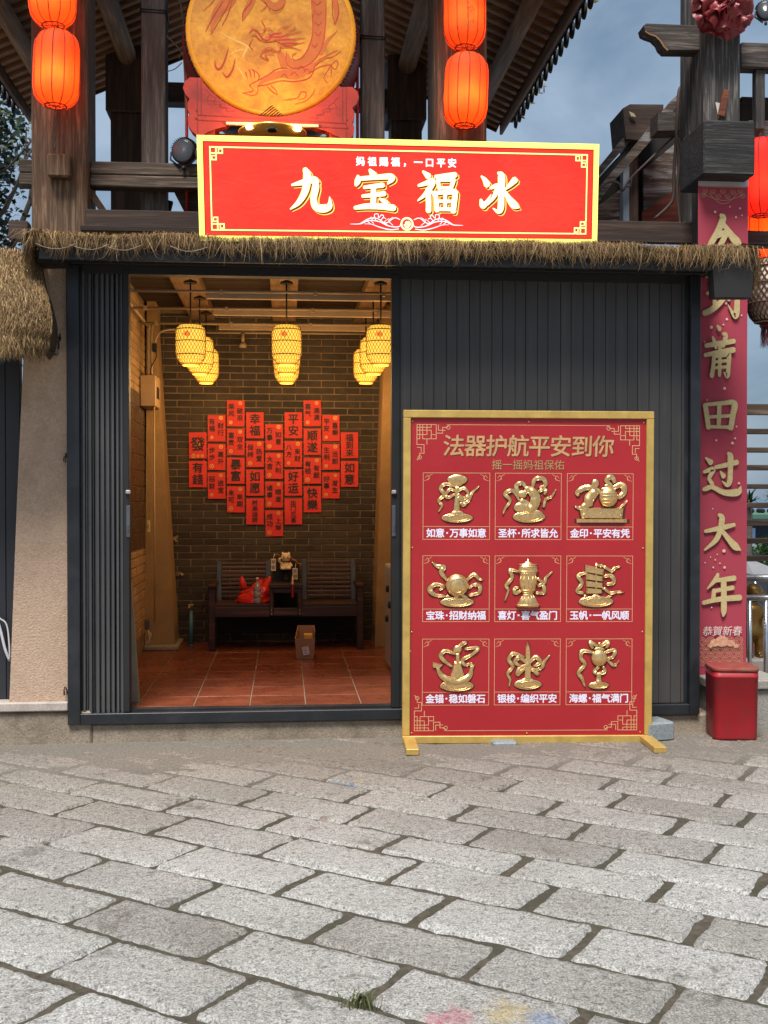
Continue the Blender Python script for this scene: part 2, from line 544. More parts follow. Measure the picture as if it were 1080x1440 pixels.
M_FTILE = mat('terracotta_floor_tile', lin((120, 64, 44)), 0.30, 0, 0.18, 5, 0.15, 30, island=0.14, stain=lin((96, 46, 36)), ss=3.5, stamt=0.5)
M_GROUT = mat('pale_grout', lin((130, 112, 96)), 0.9)
M_BENCH = wood('dark_bench_wood', lin((46, 28, 24)), lin((92, 60, 50)), 'x', rough=0.5)
M_SLAT = wood('purple_brown_slat', lin((78, 58, 60)), lin((122, 98, 100)), 'x', rough=0.5)
M_BBLUE = wood('blue_grey_back_frame', lin((56, 62, 78)), lin((92, 98, 116)), 'z', rough=0.5)
M_DARK = mat('near_black_brown', lin((26, 22, 20)), 0.8)
M_CARD = mat('brown_cardboard', lin((158, 116, 84)), 0.85, 0, 0.1, 8)
M_PAPER = mat('red_couplet_paper', lin((222, 46, 38)), 0.6, 0, 0.14, 7, island=0.1, stain=lin((228, 92, 52)), ss=9, stamt=0.35)
M_INK = mat('black_ink', (0.012, 0.01, 0.01), 0.6)
M_PGOLD = mat('gold_ink', lin((236, 176, 84)), 0.4, 0.3)
M_CEIL = wood('dark_ceiling_boards', lin((38, 28, 22)), lin((70, 52, 40)), 'x', island=0.2)
M_CBEAM = wood('tan_ceiling_beam', lin((112, 88, 62)), lin((150, 122, 90)), 'y', rough=0.8, bump=0.2)
M_COND = mat('tan_conduit', lin((168, 148, 122)), 0.5)
M_CREAM = mat('cream_metal_box', lin((180, 150, 112)), 0.5)
M_PLASTIC = mat('white_appliance', lin((150, 142, 132)), 0.4)

def granite_paving():
    m, nt, b = _new('granite_paving')
    vec = _objvec(nt)
    fine = _noise(nt, 120, 4, 0.8, vec)
    mid = _noise(nt, 34, 6, 0.78, vec, 0.4)
    broad = _noise(nt, 1.3, 5, 0.6, vec)
    c = _ramp(nt, fine, [(0.30, lin((72, 72, 72))), (0.45, lin((168, 167, 163))), (0.64, lin((236, 235, 232)))])
    c = _mix(nt, 1.0, c, _ramp(nt, mid, [(0.34, (0.36, 0.355, 0.35)), (0.50, (1.0, 1.0, 1.0))]), 'MULTIPLY')
    c = _mix(nt, 1.0, c, _ramp(nt, broad, [(0.3, (0.74, 0.72, 0.69)), (0.7, (1.05, 1.05, 1.05))]), 'MULTIPLY')
    c = _mix(nt, 1.0, c, _ramp(nt, _island(nt), [(0, (0.70, 0.68, 0.64)), (0.35, (0.95, 0.94, 0.92)), (1, (1.08, 1.08, 1.07))]), 'MULTIPLY')
    # darker and browner towards the wall, and the odd oil spot
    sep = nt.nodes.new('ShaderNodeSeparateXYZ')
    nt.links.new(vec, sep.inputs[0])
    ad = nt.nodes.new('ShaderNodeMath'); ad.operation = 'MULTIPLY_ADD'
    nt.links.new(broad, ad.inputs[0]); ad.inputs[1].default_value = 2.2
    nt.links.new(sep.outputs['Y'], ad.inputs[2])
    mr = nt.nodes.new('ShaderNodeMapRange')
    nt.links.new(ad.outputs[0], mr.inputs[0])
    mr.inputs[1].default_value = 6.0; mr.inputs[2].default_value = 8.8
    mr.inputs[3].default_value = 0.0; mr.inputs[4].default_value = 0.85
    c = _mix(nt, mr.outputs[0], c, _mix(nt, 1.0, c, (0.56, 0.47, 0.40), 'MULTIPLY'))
    spots = _noise(nt, 2.1, 6, 0.7, vec, 0.8)
    c = _mix(nt, _ramp(nt, spots, [(0.60, (0, 0, 0)), (0.70, (0.75,) * 3)]), c, lin((80, 70, 58)))
    vo = nt.nodes.new('ShaderNodeTexVoronoi'); vo.inputs['Scale'].default_value = 2.6
    nt.links.new(vec, vo.inputs['Vector'])
    sz = nt.nodes.new('ShaderNodeMath'); sz.operation = 'MULTIPLY_ADD'      # trodden gum: one small dark dot in some cells
    nt.links.new(vo.outputs['Color'], sz.inputs[0]); sz.inputs[1].default_value = .09; sz.inputs[2].default_value = -.052
    lt = nt.nodes.new('ShaderNodeMath'); lt.operation = 'LESS_THAN'
    wob = nt.nodes.new('ShaderNodeMath'); wob.operation = 'MULTIPLY_ADD'
    nt.links.new(mid, wob.inputs[0]); wob.inputs[1].default_value = .03; nt.links.new(vo.outputs['Distance'], wob.inputs[2])
    nt.links.new(wob.outputs[0], lt.inputs[0]); nt.links.new(sz.outputs[0], lt.inputs[1])
    gm = nt.nodes.new('ShaderNodeMath'); gm.operation = 'MULTIPLY'; nt.links.new(lt.outputs[0], gm.inputs[0]); gm.inputs[1].default_value = .75
    c = _mix(nt, gm.outputs[0], c, lin((58, 52, 46)))
    # rubbed chalk and paint marks left on single stones
    for (px, py, rad, colr, am) in ((490, 1104, 0.07, (66, 106, 150), .75), (470, 1100, 0.05, (70, 130, 170), .6), (505, 1098, 0.05, (200, 170, 60), .55),
                                (640, 1428, 0.10, (190, 70, 100), .6), (612, 1432, 0.07, (200, 80, 110), .5), (712, 1424, 0.11, (196, 166, 70), .7), (764, 1434, 0.07, (90, 130, 180), .7),
                                (455, 1150, 0.06, (110, 66, 48), .8), (440, 1165, 0.05, (100, 60, 44), .7), (455, 1128, 0.05, (110, 70, 50), .6), (45, 1198, 0.10, (72, 66, 62), .8), (150, 1342, 0.07, (84, 76, 70), .7), (775, 1197, .08, (92, 66, 52), .5)):
        g = gnd(px, py)
        vm = nt.nodes.new('ShaderNodeVectorMath'); vm.operation = 'DISTANCE'
        nt.links.new(vec, vm.inputs[0]); vm.inputs[1].default_value = (g.x, g.y, 0)
        a2 = nt.nodes.new('ShaderNodeMath'); a2.operation = 'MULTIPLY_ADD'
        nt.links.new(_noise(nt, 13, 5, 0.75, vec), a2.inputs[0]); a2.inputs[1].default_value = rad * 3.2
        nt.links.new(vm.outputs['Value'], a2.inputs[2])
        fr = nt.nodes.new('ShaderNodeMapRange')
        nt.links.new(a2.outputs[0], fr.inputs[0])
        fr.inputs[1].default_value = rad * 2.5; fr.inputs[2].default_value = rad * 1.9
        fr.inputs[3].default_value = 0; fr.inputs[4].default_value = am
        c = _mix(nt, fr.outputs[0], c, _mix(nt, 0.55, c, lin(colr)))
    nt.links.new(c, b.inputs['Base Color'])
    b.inputs['Roughness'].default_value = 0.78
    b.inputs['Specular IOR Level'].default_value = 0.4
    hh = _mix(nt, 0.35, mid, fine)
    _bump(nt, b, hh, 1.0, 0.02)
    return m

def thatch_mat():
    m, nt, b = _new('dry_thatch_fibre')
    c = _ramp(nt, _island(nt), [(0.0, lin((62, 46, 31))), (0.35, lin((108, 84, 56))), (0.75, lin((146, 118, 82))), (1.0, lin((198, 170, 128)))])
    n = _noise(nt, 3.0, 3, 0.5, _objvec(nt))
    c = _mix(nt, 1.0, c, _ramp(nt, n, [(0.3, (0.8, 0.8, 0.78)), (0.7, (1.12, 1.1, 1.05))]), 'MULTIPLY')
    nt.links.new(c, b.inputs['Base Color'])
    b.inputs['Roughness'].default_value = 0.85
    b.inputs['Specular IOR Level'].default_value = 0.2
    return m
M_THATCH = thatch_mat()
M_THBASE = mat('thatch_backing', lin((70, 56, 36)), 0.95, 0, 0.3, 20, 0.8, 60)

def leaf_mat(name, a, b_):
    m, nt, b = _new(name)
    nt.links.new(_ramp(nt, _island(nt), [(0, a), (1, b_)]), b.inputs['Base Color'])
    b.inputs['Roughness'].default_value = 0.55
    return m
M_FOL = leaf_mat('dark_green_leaves', (0.014, 0.026, 0.014), (0.055, 0.085, 0.035))
M_BARK = mat('grey_bark', (0.07, 0.055, 0.045), 0.9, 0, 0.3, 10, 0.8, 30)
M_GRASS = leaf_mat('grass_blades', (0.05, 0.07, 0.02), (0.17, 0.17, 0.06))
M_LANT = cloth_lantern('orange_red_lantern_silk', (0.86, 0.112, 0.02), 0.045)
M_LANT2 = cloth_lantern('red_lantern_silk', (0.85, 0.03, 0.016), 0.28)
M_LRIB = mat('dark_red_lantern_rib', lin((110, 22, 14)), 0.7)
M_WIRE = mat('dark_wire', lin((30, 28, 27)), 0.6)
M_TASS = leaf_mat('maroon_tassel_thread', lin((86, 14, 22)), lin((150, 60, 66)))

# ================================================================== GROUND
def paving():
    ang = R(-54)
    lu = Vector((-math.sin(ang), -math.cos(ang))); lv = Vector((math.cos(ang), -math.sin(ang)))
    rows = [(2.17, 2.50, -2.55), (2.50, 2.84, -2.90), (2.84, 3.225, -2.47), (3.225, 3.575, -2.745), (3.575, 3.925, -2.505), (3.925, 4.31, -2.92), (4.31, 4.665, -2.59),
            (4.665, 4.975, -2.855), (4.975, 5.325, -2.53), (5.325, 5.655, -2.80), (5.655, 5.99, -2.43), (5.99, 6.32, -2.16), (6.32, 6.64, -2.34),
            (6.64, 6.99, -2.065), (6.99, 7.38, -2.40)]
    v = 7.38
    while v < 10.2:
        h = random.uniform(0.31, 0.36); rows.append((v, v + h, -2.3 + random.uniform(-.3, .3))); v += h
    v = 2.17
    while v > -1.6:
        h = random.uniform(0.32, 0.36); rows.insert(0, (v - h, v, -2.5 + random.uniform(-.3, .3))); v -= h
    mb = MB()
    for (v0, v1, u0) in rows:
        js = [u0]
        while js[-1] < 4.6: js.append(js[-1] + random.uniform(0.66, 0.72))
        while js[0] > -8.2: js.insert(0, js[0] - random.uniform(0.66, 0.72))
        for a, b in zip(js, js[1:]):
            mid = lu * ((a + b) / 2) + lv * ((v0 + v1) / 2)
            if mid.y > 8.28 and mid.x < 3.1 or mid.y > 9.3 or mid.x > 6.0 or mid.x < -4.6 or mid.y < 0.6: continue
            near = mid.y < 8.4 and -2.9 < mid.x < 4.2 and mid.y > 3.0
            g = 0.022 if near else 0.07
            gap = random.uniform(0.003, 0.011)
            gapu = random.uniform(0.003, 0.016)
            nu = max(3, int((b - a) / g)); nv = max(3, int((v1 - v0) / g))
            seed = Vector((random.uniform(0, 50), random.uniform(0, 50), 0))
            tilt = (random.uniform(-.003, .003), random.uniform(-.004, .004))
            zoff = random.uniform(-.002, .002)
            vs_, fs = [], []
            hu, hv = (b - a) / 2 - gapu, (v1 - v0) / 2 - gap
            for j in range(nv + 1):
                for i in range(nu + 1):
                    s, t = i / nu * 2 - 1, j / nv * 2 - 1
                    # wander of the hewn edges
                    eu = noise.noise(seed + Vector((0, t * 1.6, 3))) * 0.010 + noise.noise(seed + Vector((0, t * 9, 5))) * 0.009
                    ev = noise.noise(seed + Vector((s * 2.2, 0, 7))) * 0.009 + noise.noise(seed + Vector((s * 13, 0, 9))) * 0.008
                    x = s * hu + eu * (1 if s > 0 else .7) * abs(s) ** 3
                    y = t * hv + ev * abs(t) ** 3
                    # rounded corner
                    cu_ = max(0.0, abs(s * hu) - (hu - 0.03)); cv_ = max(0.0, abs(t * hv) - (hv - 0.03))
                    if cu_ > 0 and cv_ > 0:
                        k = math.hypot(cu_, cv_)
                        if k > 0.03:
                            x -= math.copysign(cu_ * (1 - 0.03 / k), x); y -= math.copysign(cv_ * (1 - 0.03 / k), y)
                    e = min(hu - abs(s) * hu, hv - abs(t) * hv)
                    drop = 0.008 * max(0.0, 1 - e / 0.018) ** 1.5
                    p2 = lu * ((a + b) / 2 + x) + lv * ((v0 + v1) / 2 + y)
                    q = Vector((p2.x, p2.y, 0))
                    h = noise.noise(q * 9 + seed) * 0.0032 + noise.noise(q * 26 + seed) * 0.0042 + noise.noise(q * 2.2) * 0.003
                    if near: h += noise.noise(q * 47) * 0.0036
                    z = h - drop + zoff + tilt[0] * s + tilt[1] * t
                    if i in (0, nu) or j in (0, nv): z -= 0.02
                    vs_.append((p2.x, p2.y, z))
            for j in range(nv):
                for i in range(nu):
                    k = j * (nu + 1) + i
                    fs.append((k, k + 1, k + nu + 2, k + nu + 1))
            mb.add(vs_, fs, True)
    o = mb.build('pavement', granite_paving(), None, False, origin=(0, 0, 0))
    struct(o)
    # bedding mortar, a rough sheet just below the stones
    md = MB()
    nx, ny = 220, 200
    vs_ = []
    for j in range(ny + 1):
        for i in range(nx + 1):
            x, y = -5 + 11.4 * i / nx, 0.4 + 9.6 * j / ny
            vs_.append((x, y, -0.0135 + noise.noise(Vector((x * 6, y * 6, 1))) * 0.007 + noise.noise(Vector((x * 19, y * 19, 4))) * 0.003 + 0.0145 * max(0.0, min(1.0, (y - 6.7 + .35 * noise.noise(Vector((x * 1.7, y * 1.7, 9)))) / .75))))
    md.add(vs_, [(j * (nx + 1) + i, j * (nx + 1) + i + 1, (j + 1) * (nx + 1) + i + 1, (j + 1) * (nx + 1) + i) for j in range(ny) for i in range(nx)], True)
    mm, nt, b = _new('dirty_mortar')
    vec = _objvec(nt)
    c = _ramp(nt, _noise(nt, 30, 5, .7, vec), [(.3, lin((48, 44, 36))), (.7, lin((92, 84, 70)))])
    c = _mix(nt, _ramp(nt, _noise(nt, 2.6, 6, .65, vec, .6), [(.45, (0, 0, 0)), (.65, (.8,) * 3)]), c, lin((58, 58, 42)))
    silt = _ramp(nt, _noise(nt, 60, 4, .75, vec), [(.3, lin((84, 78, 70))), (.7, lin((142, 134, 123)))])
    sep = nt.nodes.new('ShaderNodeSeparateXYZ'); nt.links.new(vec, sep.inputs[0])
    mr = nt.nodes.new('ShaderNodeMapRange'); nt.links.new(sep.outputs['Y'], mr.inputs[0])
    mr.inputs[1].default_value = 6.5; mr.inputs[2].default_value = 7.3
    c = _mix(nt, mr.outputs[0], c, silt)
    nt.links.new(c, b.inputs['Base Color']); b.inputs['Roughness'].default_value = .95
    _bump(nt, b, _noise(nt, 45, 4, .7, vec), .9, .012)
    struct(md.build('mortar_ground', mm, None, False, origin=(0, 0, 0)))
    # earth far around, lower than the paving, to the shore
    gm = MB()
    gm.add([(-60, -40, -.12), (60, -40, -.12), (60, 16, -.12), (-60, 16, -.12)], [(0, 1, 2, 3)])
    struct(gm.build('ground', mat('grey_earth', lin((130, 122, 112)), 0.95, 0, 0.2, 2, 0.5, 20), None, False, origin=(0, 0, 0)))
    sm = MB()
    sm.add([(-1500, 14, -2.2), (1500, 14, -2.2), (1500, 2600, -2.2), (-1500, 2600, -2.2)], [(0, 1, 2, 3)])
    struct(sm.build('sea_water', mat('grey_blue_sea', lin((78, 110, 136)), 0.25, 0, 0.12, 0.4, 0.5, 1.5, 0.1), None, False, origin=(0, 0, 0)))
paving()

# grass in one joint
def grass(px, py, label, n=70, r=0.07):
    g = gnd(px, py)
    mb = MB()
    for _ in range(n):
        a = random.uniform(0, 6.28); d = random.uniform(0, r)
        p = Vector((g.x + math.cos(a) * d * 1.3, g.y + math.sin(a) * d * 0.6, -0.015))
        l = random.uniform(0.03, 0.075); b = Vector((random.uniform(-1, 1), random.uniform(-1, 1), 0)) * l * 0.8
        mb.strand([p, p + b * 0.3 + Vector((0, 0, l * 0.7)), p + b + Vector((0, 0, l * 0.85))], 0.006, (math.cos(a + 1.5), math.sin(a + 1.5), 0))
    tag(mb.build('grass_tuft', M_GRASS, None, False), label, 'grass')
grass(505, 1412, 'yellow-green grass tuft growing in a paving joint', 90, 0.065)

# ================================================================== SHOP FRONT (kiosk inserted below the pavilion)
YF = 7.97
ZFL = 0.22
def shop_front():
    t = thing('shop_front', 'dark metal shop front with folded door and charcoal boarded shutter', 'shop front', (0.76, YF, 0))
    XL, XR = aX(94, YF), aX(985, YF)
    ZB, ZT = 0.135, 3.30
    fr = MB()
    # outer posts, inner recess strips, sill, lintel
    fr.box(XL, XL + 0.085, YF, YF + 0.16, ZB, ZT, 0.004)
    fr.box(XL + 0.085, XL + 0.11, YF + 0.05, YF + 0.16, ZB + .07, ZT)
    fr.box(XR - 0.075, XR, YF, YF + 0.16, ZB, ZT, 0.004)
    fr.box(XR - 0.105, XR - 0.075, YF + 0.055, YF + 0.16, ZB + .07, ZT)
    fr.box(XL + 0.085, XR - 0.075, YF + .002, YF + 0.158, ZB, ZB + 0.075, 0.004)
    fr.box(XL + 0.11, XR - 0.105, YF + 0.06, YF + 0.15, ZB + 0.075, ZB + 0.09)
    fr.build('door_frame', M_NAVY, t)
    ln = MB()
    ln.box(XL - .02, XR + .02, YF - .03, YF + 0.2, ZT, ZT + 0.12, 0.004)
    ln.box(XL + .11, XR - .105, YF + .03, YF + 0.12, 3.245, ZT)
    ln.build('lintel', M_BLACK, t)
    # folded accordion door
    fd = MB()
    x = xs0 = aX(115, YF); x1 = aX(172.3, YF)
    pat = [(0.018, .0), (0.013, .022), (0.011, .03), (0.02, .004), (0.012, .03), (0.016, .05), (0.024, 0.0), (0.012, .026), (0.024, .004), (0.012, .028), (0.024, .002), (0.012, .028), (0.02, .006), (0.014, .05), (0.018, .004), (0.012, .026), (0.018, .004)]
    tot = sum(p[0] for p in pat)
    for w, d in pat:
        ww = w / tot * (x1 - xs0)
        fd.box(x, x + ww - 0.0015, YF + 0.035 + d, YF + 0.13, ZB + 0.012 + (0.06 if d > .04 else 0), 3.27, 0.003)
        x += ww
    fd.build('folded_door', M_LEAF, t)
    # closing edges of the two door halves, each with latch and lock plate
    for (p0, p1, d) in ((172.5, 181, 1), (551.5, 563, -1)):
        e = MB()
        xa, xb = aX(p0, YF), aX(p1, YF)
        e.box(xa, xb, YF + 0.022, YF + 0.12, ZB + 0.08, 3.27, 0.003)
        eo = e.build('door_edge', M_BLACK, t)
        k = MB()
        zc = aZ(692, YF)
        xm = xb - .006 if d > 0 else xa + .014
        k.obox((xm, YF + 0.012, zc), (.017, 0, 0), (0, .012, 0), (0, 0, .014), .006)
        k.build('latch', mat('chrome_latch', lin((200, 190, 186)), 0.3, 0.6), eo)
        lk = MB()
        z0, z1 = aZ(755, YF), aZ(711, YF)
        lk.box(xm - .014, xm + .012, YF + .015, YF + .024, z0, z1, .002)
        lk.box(xm - .006, xm + .005, YF + .009, YF + .015, z0 + .04, z0 + .09, .002)
        lk.build('lock_plate', mat('grey_lock_metal', lin((92, 96, 102)), 0.4, 0.5), eo)
    # boarded shutter
    sh = MB()
    xa, xb = aX(563.5, YF), aX(965.5, YF)
    x = xa
    k = 0
    while x < xb - 0.005:
        w = (0.088 if k % 2 else 0.077) + random.uniform(-.003, .003)
        sh.box(x, min(x + w - 0.0025, xb), YF + 0.046 + random.choice((0, .0025, .001)), YF + 0.09, ZB + 0.078, 3.26, 0.002)
        x += w; k += 1
    sh.box(xa, xb, YF + 0.062, YF + 0.1, ZB + 0.079, 3.255)
    so = sh.build('shutter_panel', M_SHUT, t)
    sc = MB()
    for z in (.34, 1.75, 3.12):
        x = xa + .12
        while x < xb - .05:
            sc.lathe([(.0055, 0), (.0045, .003)], n=6, F=Frame((x, YF + .0455, z + random.uniform(-.004, .004)), (1, 0, 0), (0, -1, 0), (0, 0, 1))); x += .33
    sc.build('screws', mat('dull_screw', lin((96, 96, 96)), .4, .6), so)
    # roof slab that carries the thatch
    rf = MB()
    rf.box(-1.60, 3.16, 7.66, 8.60, 3.35, 3.372, 0.004)
    rf.box(-1.60, 3.16, 7.63, 7.66, 3.262, 3.372, 0.003)
    rf.build('roof_slab', M_BLACK, t)
    # tapered end box under the right corner, small bracket at the left
    bx = MB()
    F = Frame((0, 7.72, 0))
    q = [at(1001, 346, 7.60), at(1063, 346, 7.60), at(1057, 418, 7.60), at(1005, 418, 7.60)]
    F = Frame((0, 7.60, 0))
    bx.prism([(p.x, p.z) for p in q], F, -0.10, 0)
    bx.build('end_box', mat('charcoal_box', lin((30, 29, 30)), 0.8), t)
    b2 = MB()
    q = [at(46, 350, 7.74), at(92, 352, 7.74), at(88, 368, 7.74), at(52, 369, 7.74)]
    b2.prism([(p.x, p.z) for p in q], Frame((0, 7.74, 0)), -0.22, -0.02)
    b2.build('bracket', M_BLACK, t)
    # granite base course
    g = MB()
    g.box(-3.6, -1.333, 8.0, 8.4, -.05, aZ(996, 8.0), 0.012)
    g.box(XL + .16, 3.10, 8.005, 8.4, -.05, ZB - .004, 0.01)
    g.box(-1.33, XL + .156, 8.005, 8.4, -.05, ZB - .004, 0.01)
    g.build('base_course', M_GRAN, t)
    return t
shop_front()

def roughcast_pillar():
    t = thing('roughcast_pillar', 'buff roughcast pillar tapering upward left of the dark shop frame', 'pillar', (-1.66, 8.1, 0.3))
    F = Frame((0, 8.02, 0))
    zb = aZ(981, 8.02)
    xr = aX(94.5, 8.02)
    pts = [(aX(12, 8.02), zb), (xr, zb), (xr, 3.34), (aX(44, 8.02), 3.34), (aX(42, 8.02), aZ(370, 8.02)), (aX(34, 8.02), aZ(500, 8.02)), (aX(24, 8.02), aZ(700, 8.02))]
    m = MB(); m.prism(pts, F, -0.5, 0.0)
    m.build('shaft', M_STUCCO, t)
    l = MB()
    l.box(-3.6, XLFT, 7.975, 8.5, aZ(995.5, 7.975), zb - .001, 0.008)
    l.build('ledge', M_LEDGE, t)
    # scraps of cable left on the face
    c = MB()
    for (px, py, s) in ((84, 475, 1), (93, 641, .6), (91, 966, .7)):
        p = at(px, py, 8.0)
        for _ in range(5):
            a = random.uniform(0, 6.28)
            c.tube([p, p + Vector((math.cos(a) * .02, -.02, math.sin(a) * .03)) * s, p + Vector((math.cos(a) * .03, -.01, -.05 + math.sin(a) * .03)) * s], 0.004, 5)
    c.build('cable_scrap', M_WIRE, t)
XLFT = aX(94.5, 7.975)
roughcast_pillar()

# neighbour's dark shutter at the left edge
def neighbour():
    mb = MB()
    x1 = aX(29, 8.12)
    x = x1 - 1.9
    while x < x1 - 0.01:
        mb.box(x, min(x + 0.096, x1), 8.12 + random.choice((0, .003)), 8.2, aZ(977, 8.12), 3.3, .003); x += 0.1
    tag(mb.build('neighbour_shutter', mat('slate_black_shutter', lin((44, 46, 52)), 0.5, island=.08), None), 'slate black shutter of the neighbouring stall beside the roughcast pillar', 'shutter')
    c = MB()
    c.tube([tuple(q) for q in spline([tuple(at(-14, 850, 8.08)), tuple(at(-2, 868, 8.07)), tuple(at(9, 878, 8.07)), tuple(at(13, 905, 8.07)), tuple(at(13.5, 930, 8.07))], 6)], 0.006, 6)
    c.tube([tuple(q) for q in spline([tuple(at(-12, 850, 8.06)), tuple(at(-1, 880, 8.05)), tuple(at(7, 912, 8.05)), tuple(at(13, 928, 8.06))], 6)], 0.010, 6)
    tag(c.build('white_cable', mat('white_cable_plastic', lin((205, 205, 205)), 0.5), None), 'loose white cable hanging over the slate black shutter', 'cable')
neighbour()

# ------------------------------------------------------------------ thatch
def thatch_edge():
    t = thing('thatch_fringe', 'long ragged strip of straw thatch laid along the shop roof edge', 'thatch', (0.8, 7.75, 3.37))
    core = MB()
    x0, x1 = aX(44, 7.62), aX(1056, 7.62)
    n = 120
    def swell(x): return noise.noise(Vector((x * 2.1, 3, 0))) * 0.022 + noise.noise(Vector((x * 7, 0, 0))) * 0.012
    prof = [(7.98, 3.375), (7.90, 3.43), (7.74, 3.445), (7.62, 3.415), (7.585, 3.375), (7.60, 3.345), (7.64, 3.345)]
    vs_ = []
    for i in range(n + 1):
        x = x0 + (x1 - x0) * i / n
        d = swell(x)
        for (y, z) in prof: vs_.append((x, y + d * .5, z + d - 0.010))
    m = len(prof)
    core.add(vs_, [(i * m + k, i * m + k + 1, (i + 1) * m + k + 1, (i + 1) * m + k) for i in range(n) for k in range(m - 1)], True)
    core.build('backing', M_THBASE, t)
    fb = MB()
    rnd = random.Random(3)
    centres = []
    x = x0
    while x < x1:
        centres.append((x, rnd.random() ** (3.0 if x < .6 else 1.5), rnd.uniform(-.05, .05))); x += rnd.uniform(0.035, 0.13)
    import bisect
    cx = [c[0] for c in centres]
    for _ in range(15000):
        x = rnd.uniform(x0 - .02, x1 + .02)
        d = swell(x)
        y0 = rnd.uniform(7.60, 7.95)
        top = 3.445 + d + rnd.uniform(-.012, .010)
        k = rnd.random()
        if k < 0.62:   # lies across the top in every direction, tip curling over the front
            dx = rnd.gauss(0, .11); L = rnd.uniform(.07, .19)
            ye = y0 - L
            drop = max(0, 7.665 - ye)
            p = [(x, y0, top - .012), (x + dx * .4, y0 - L * .45, top + rnd.uniform(-.004, .012) - .3 * max(0, 7.665 - (y0 - L * .45))), (x + dx * .8, max(ye, 7.56) - .004, top - .012 - drop * .75), (x + dx, max(ye, 7.575) - rnd.uniform(0, .02), top - .015 - drop * .8)]
        else:
            i = min(len(cx) - 1, bisect.bisect(cx, x))
            if i and abs(cx[i - 1] - x) < abs(cx[i] - x): i -= 1
            c, L, lean = centres[i]
            h = -0.022 + 0.17 * L * max(0, 1 - abs(c - x) / .065) * rnd.uniform(.45, 1.15) + rnd.uniform(-.018, .018)
            g = min(1, max(0, h) / .07)
            xt = x + (c - x) * 0.85 * g + lean * g * .5 + rnd.uniform(-.02, .02)
            yf = 7.572 + d + rnd.uniform(-.014, .02)
            p = [(x, yf + .09, top - .012), (x + rnd.uniform(-.015, .015), yf + .012, top - .032), (x + (xt - x) * .4, yf, top - .052 - h * .35), (xt, yf + rnd.uniform(-.01, .02), top - .066 - h)]
        fb.strand(p, rnd.uniform(.0016, .0034), (1, rnd.uniform(-.5, .5), rnd.uniform(-.2, .2)))
    # ends that droop round the corners
    for (xe, sgn, zl) in ((x0, -1, 0.30), (x1, 1, 0.38)):
        for _ in range(1100):
            y0 = rnd.uniform(7.58, 7.92)
            zt = 3.44 + rnd.uniform(-.02, .01)
            L = rnd.uniform(.12, 1) * zl * (1 - 0.35 * (y0 - 7.58) / .34)
            out = rnd.uniform(.015, .06)
            fb.strand([(xe - sgn * .08, y0, zt), (xe + sgn * out * .3, y0 - .01, zt - .03), (xe + sgn * out * .8, y0 - .02, zt - L * .5), (xe + sgn * (out * .8 + rnd.uniform(-.03, .02)), y0 - .02 + rnd.uniform(-.02, .02), zt - L)], rnd.uniform(.003, .005), (rnd.uniform(-.3, .3), 1, 0))
    fb.build('straw', M_THATCH, t, False)
    w = MB()
    for k in (0, 1, 2, 4):
        xa = aX(52 + k * 47, 7.56)
        pts = [(xa + j * .05, 7.545 + .006 * math.sin(j * 2 + k), 3.345 - .034 * math.sin(j / 5 * math.pi) + .012 * noise.noise(Vector((j, k, 2)))) for j in range(6)]
        w.tube(pts, 0.0018, 5)
    w.build('tie_wire', mat('pale_tie_wire', lin((150, 140, 128)), 0.5), t)
thatch_edge()

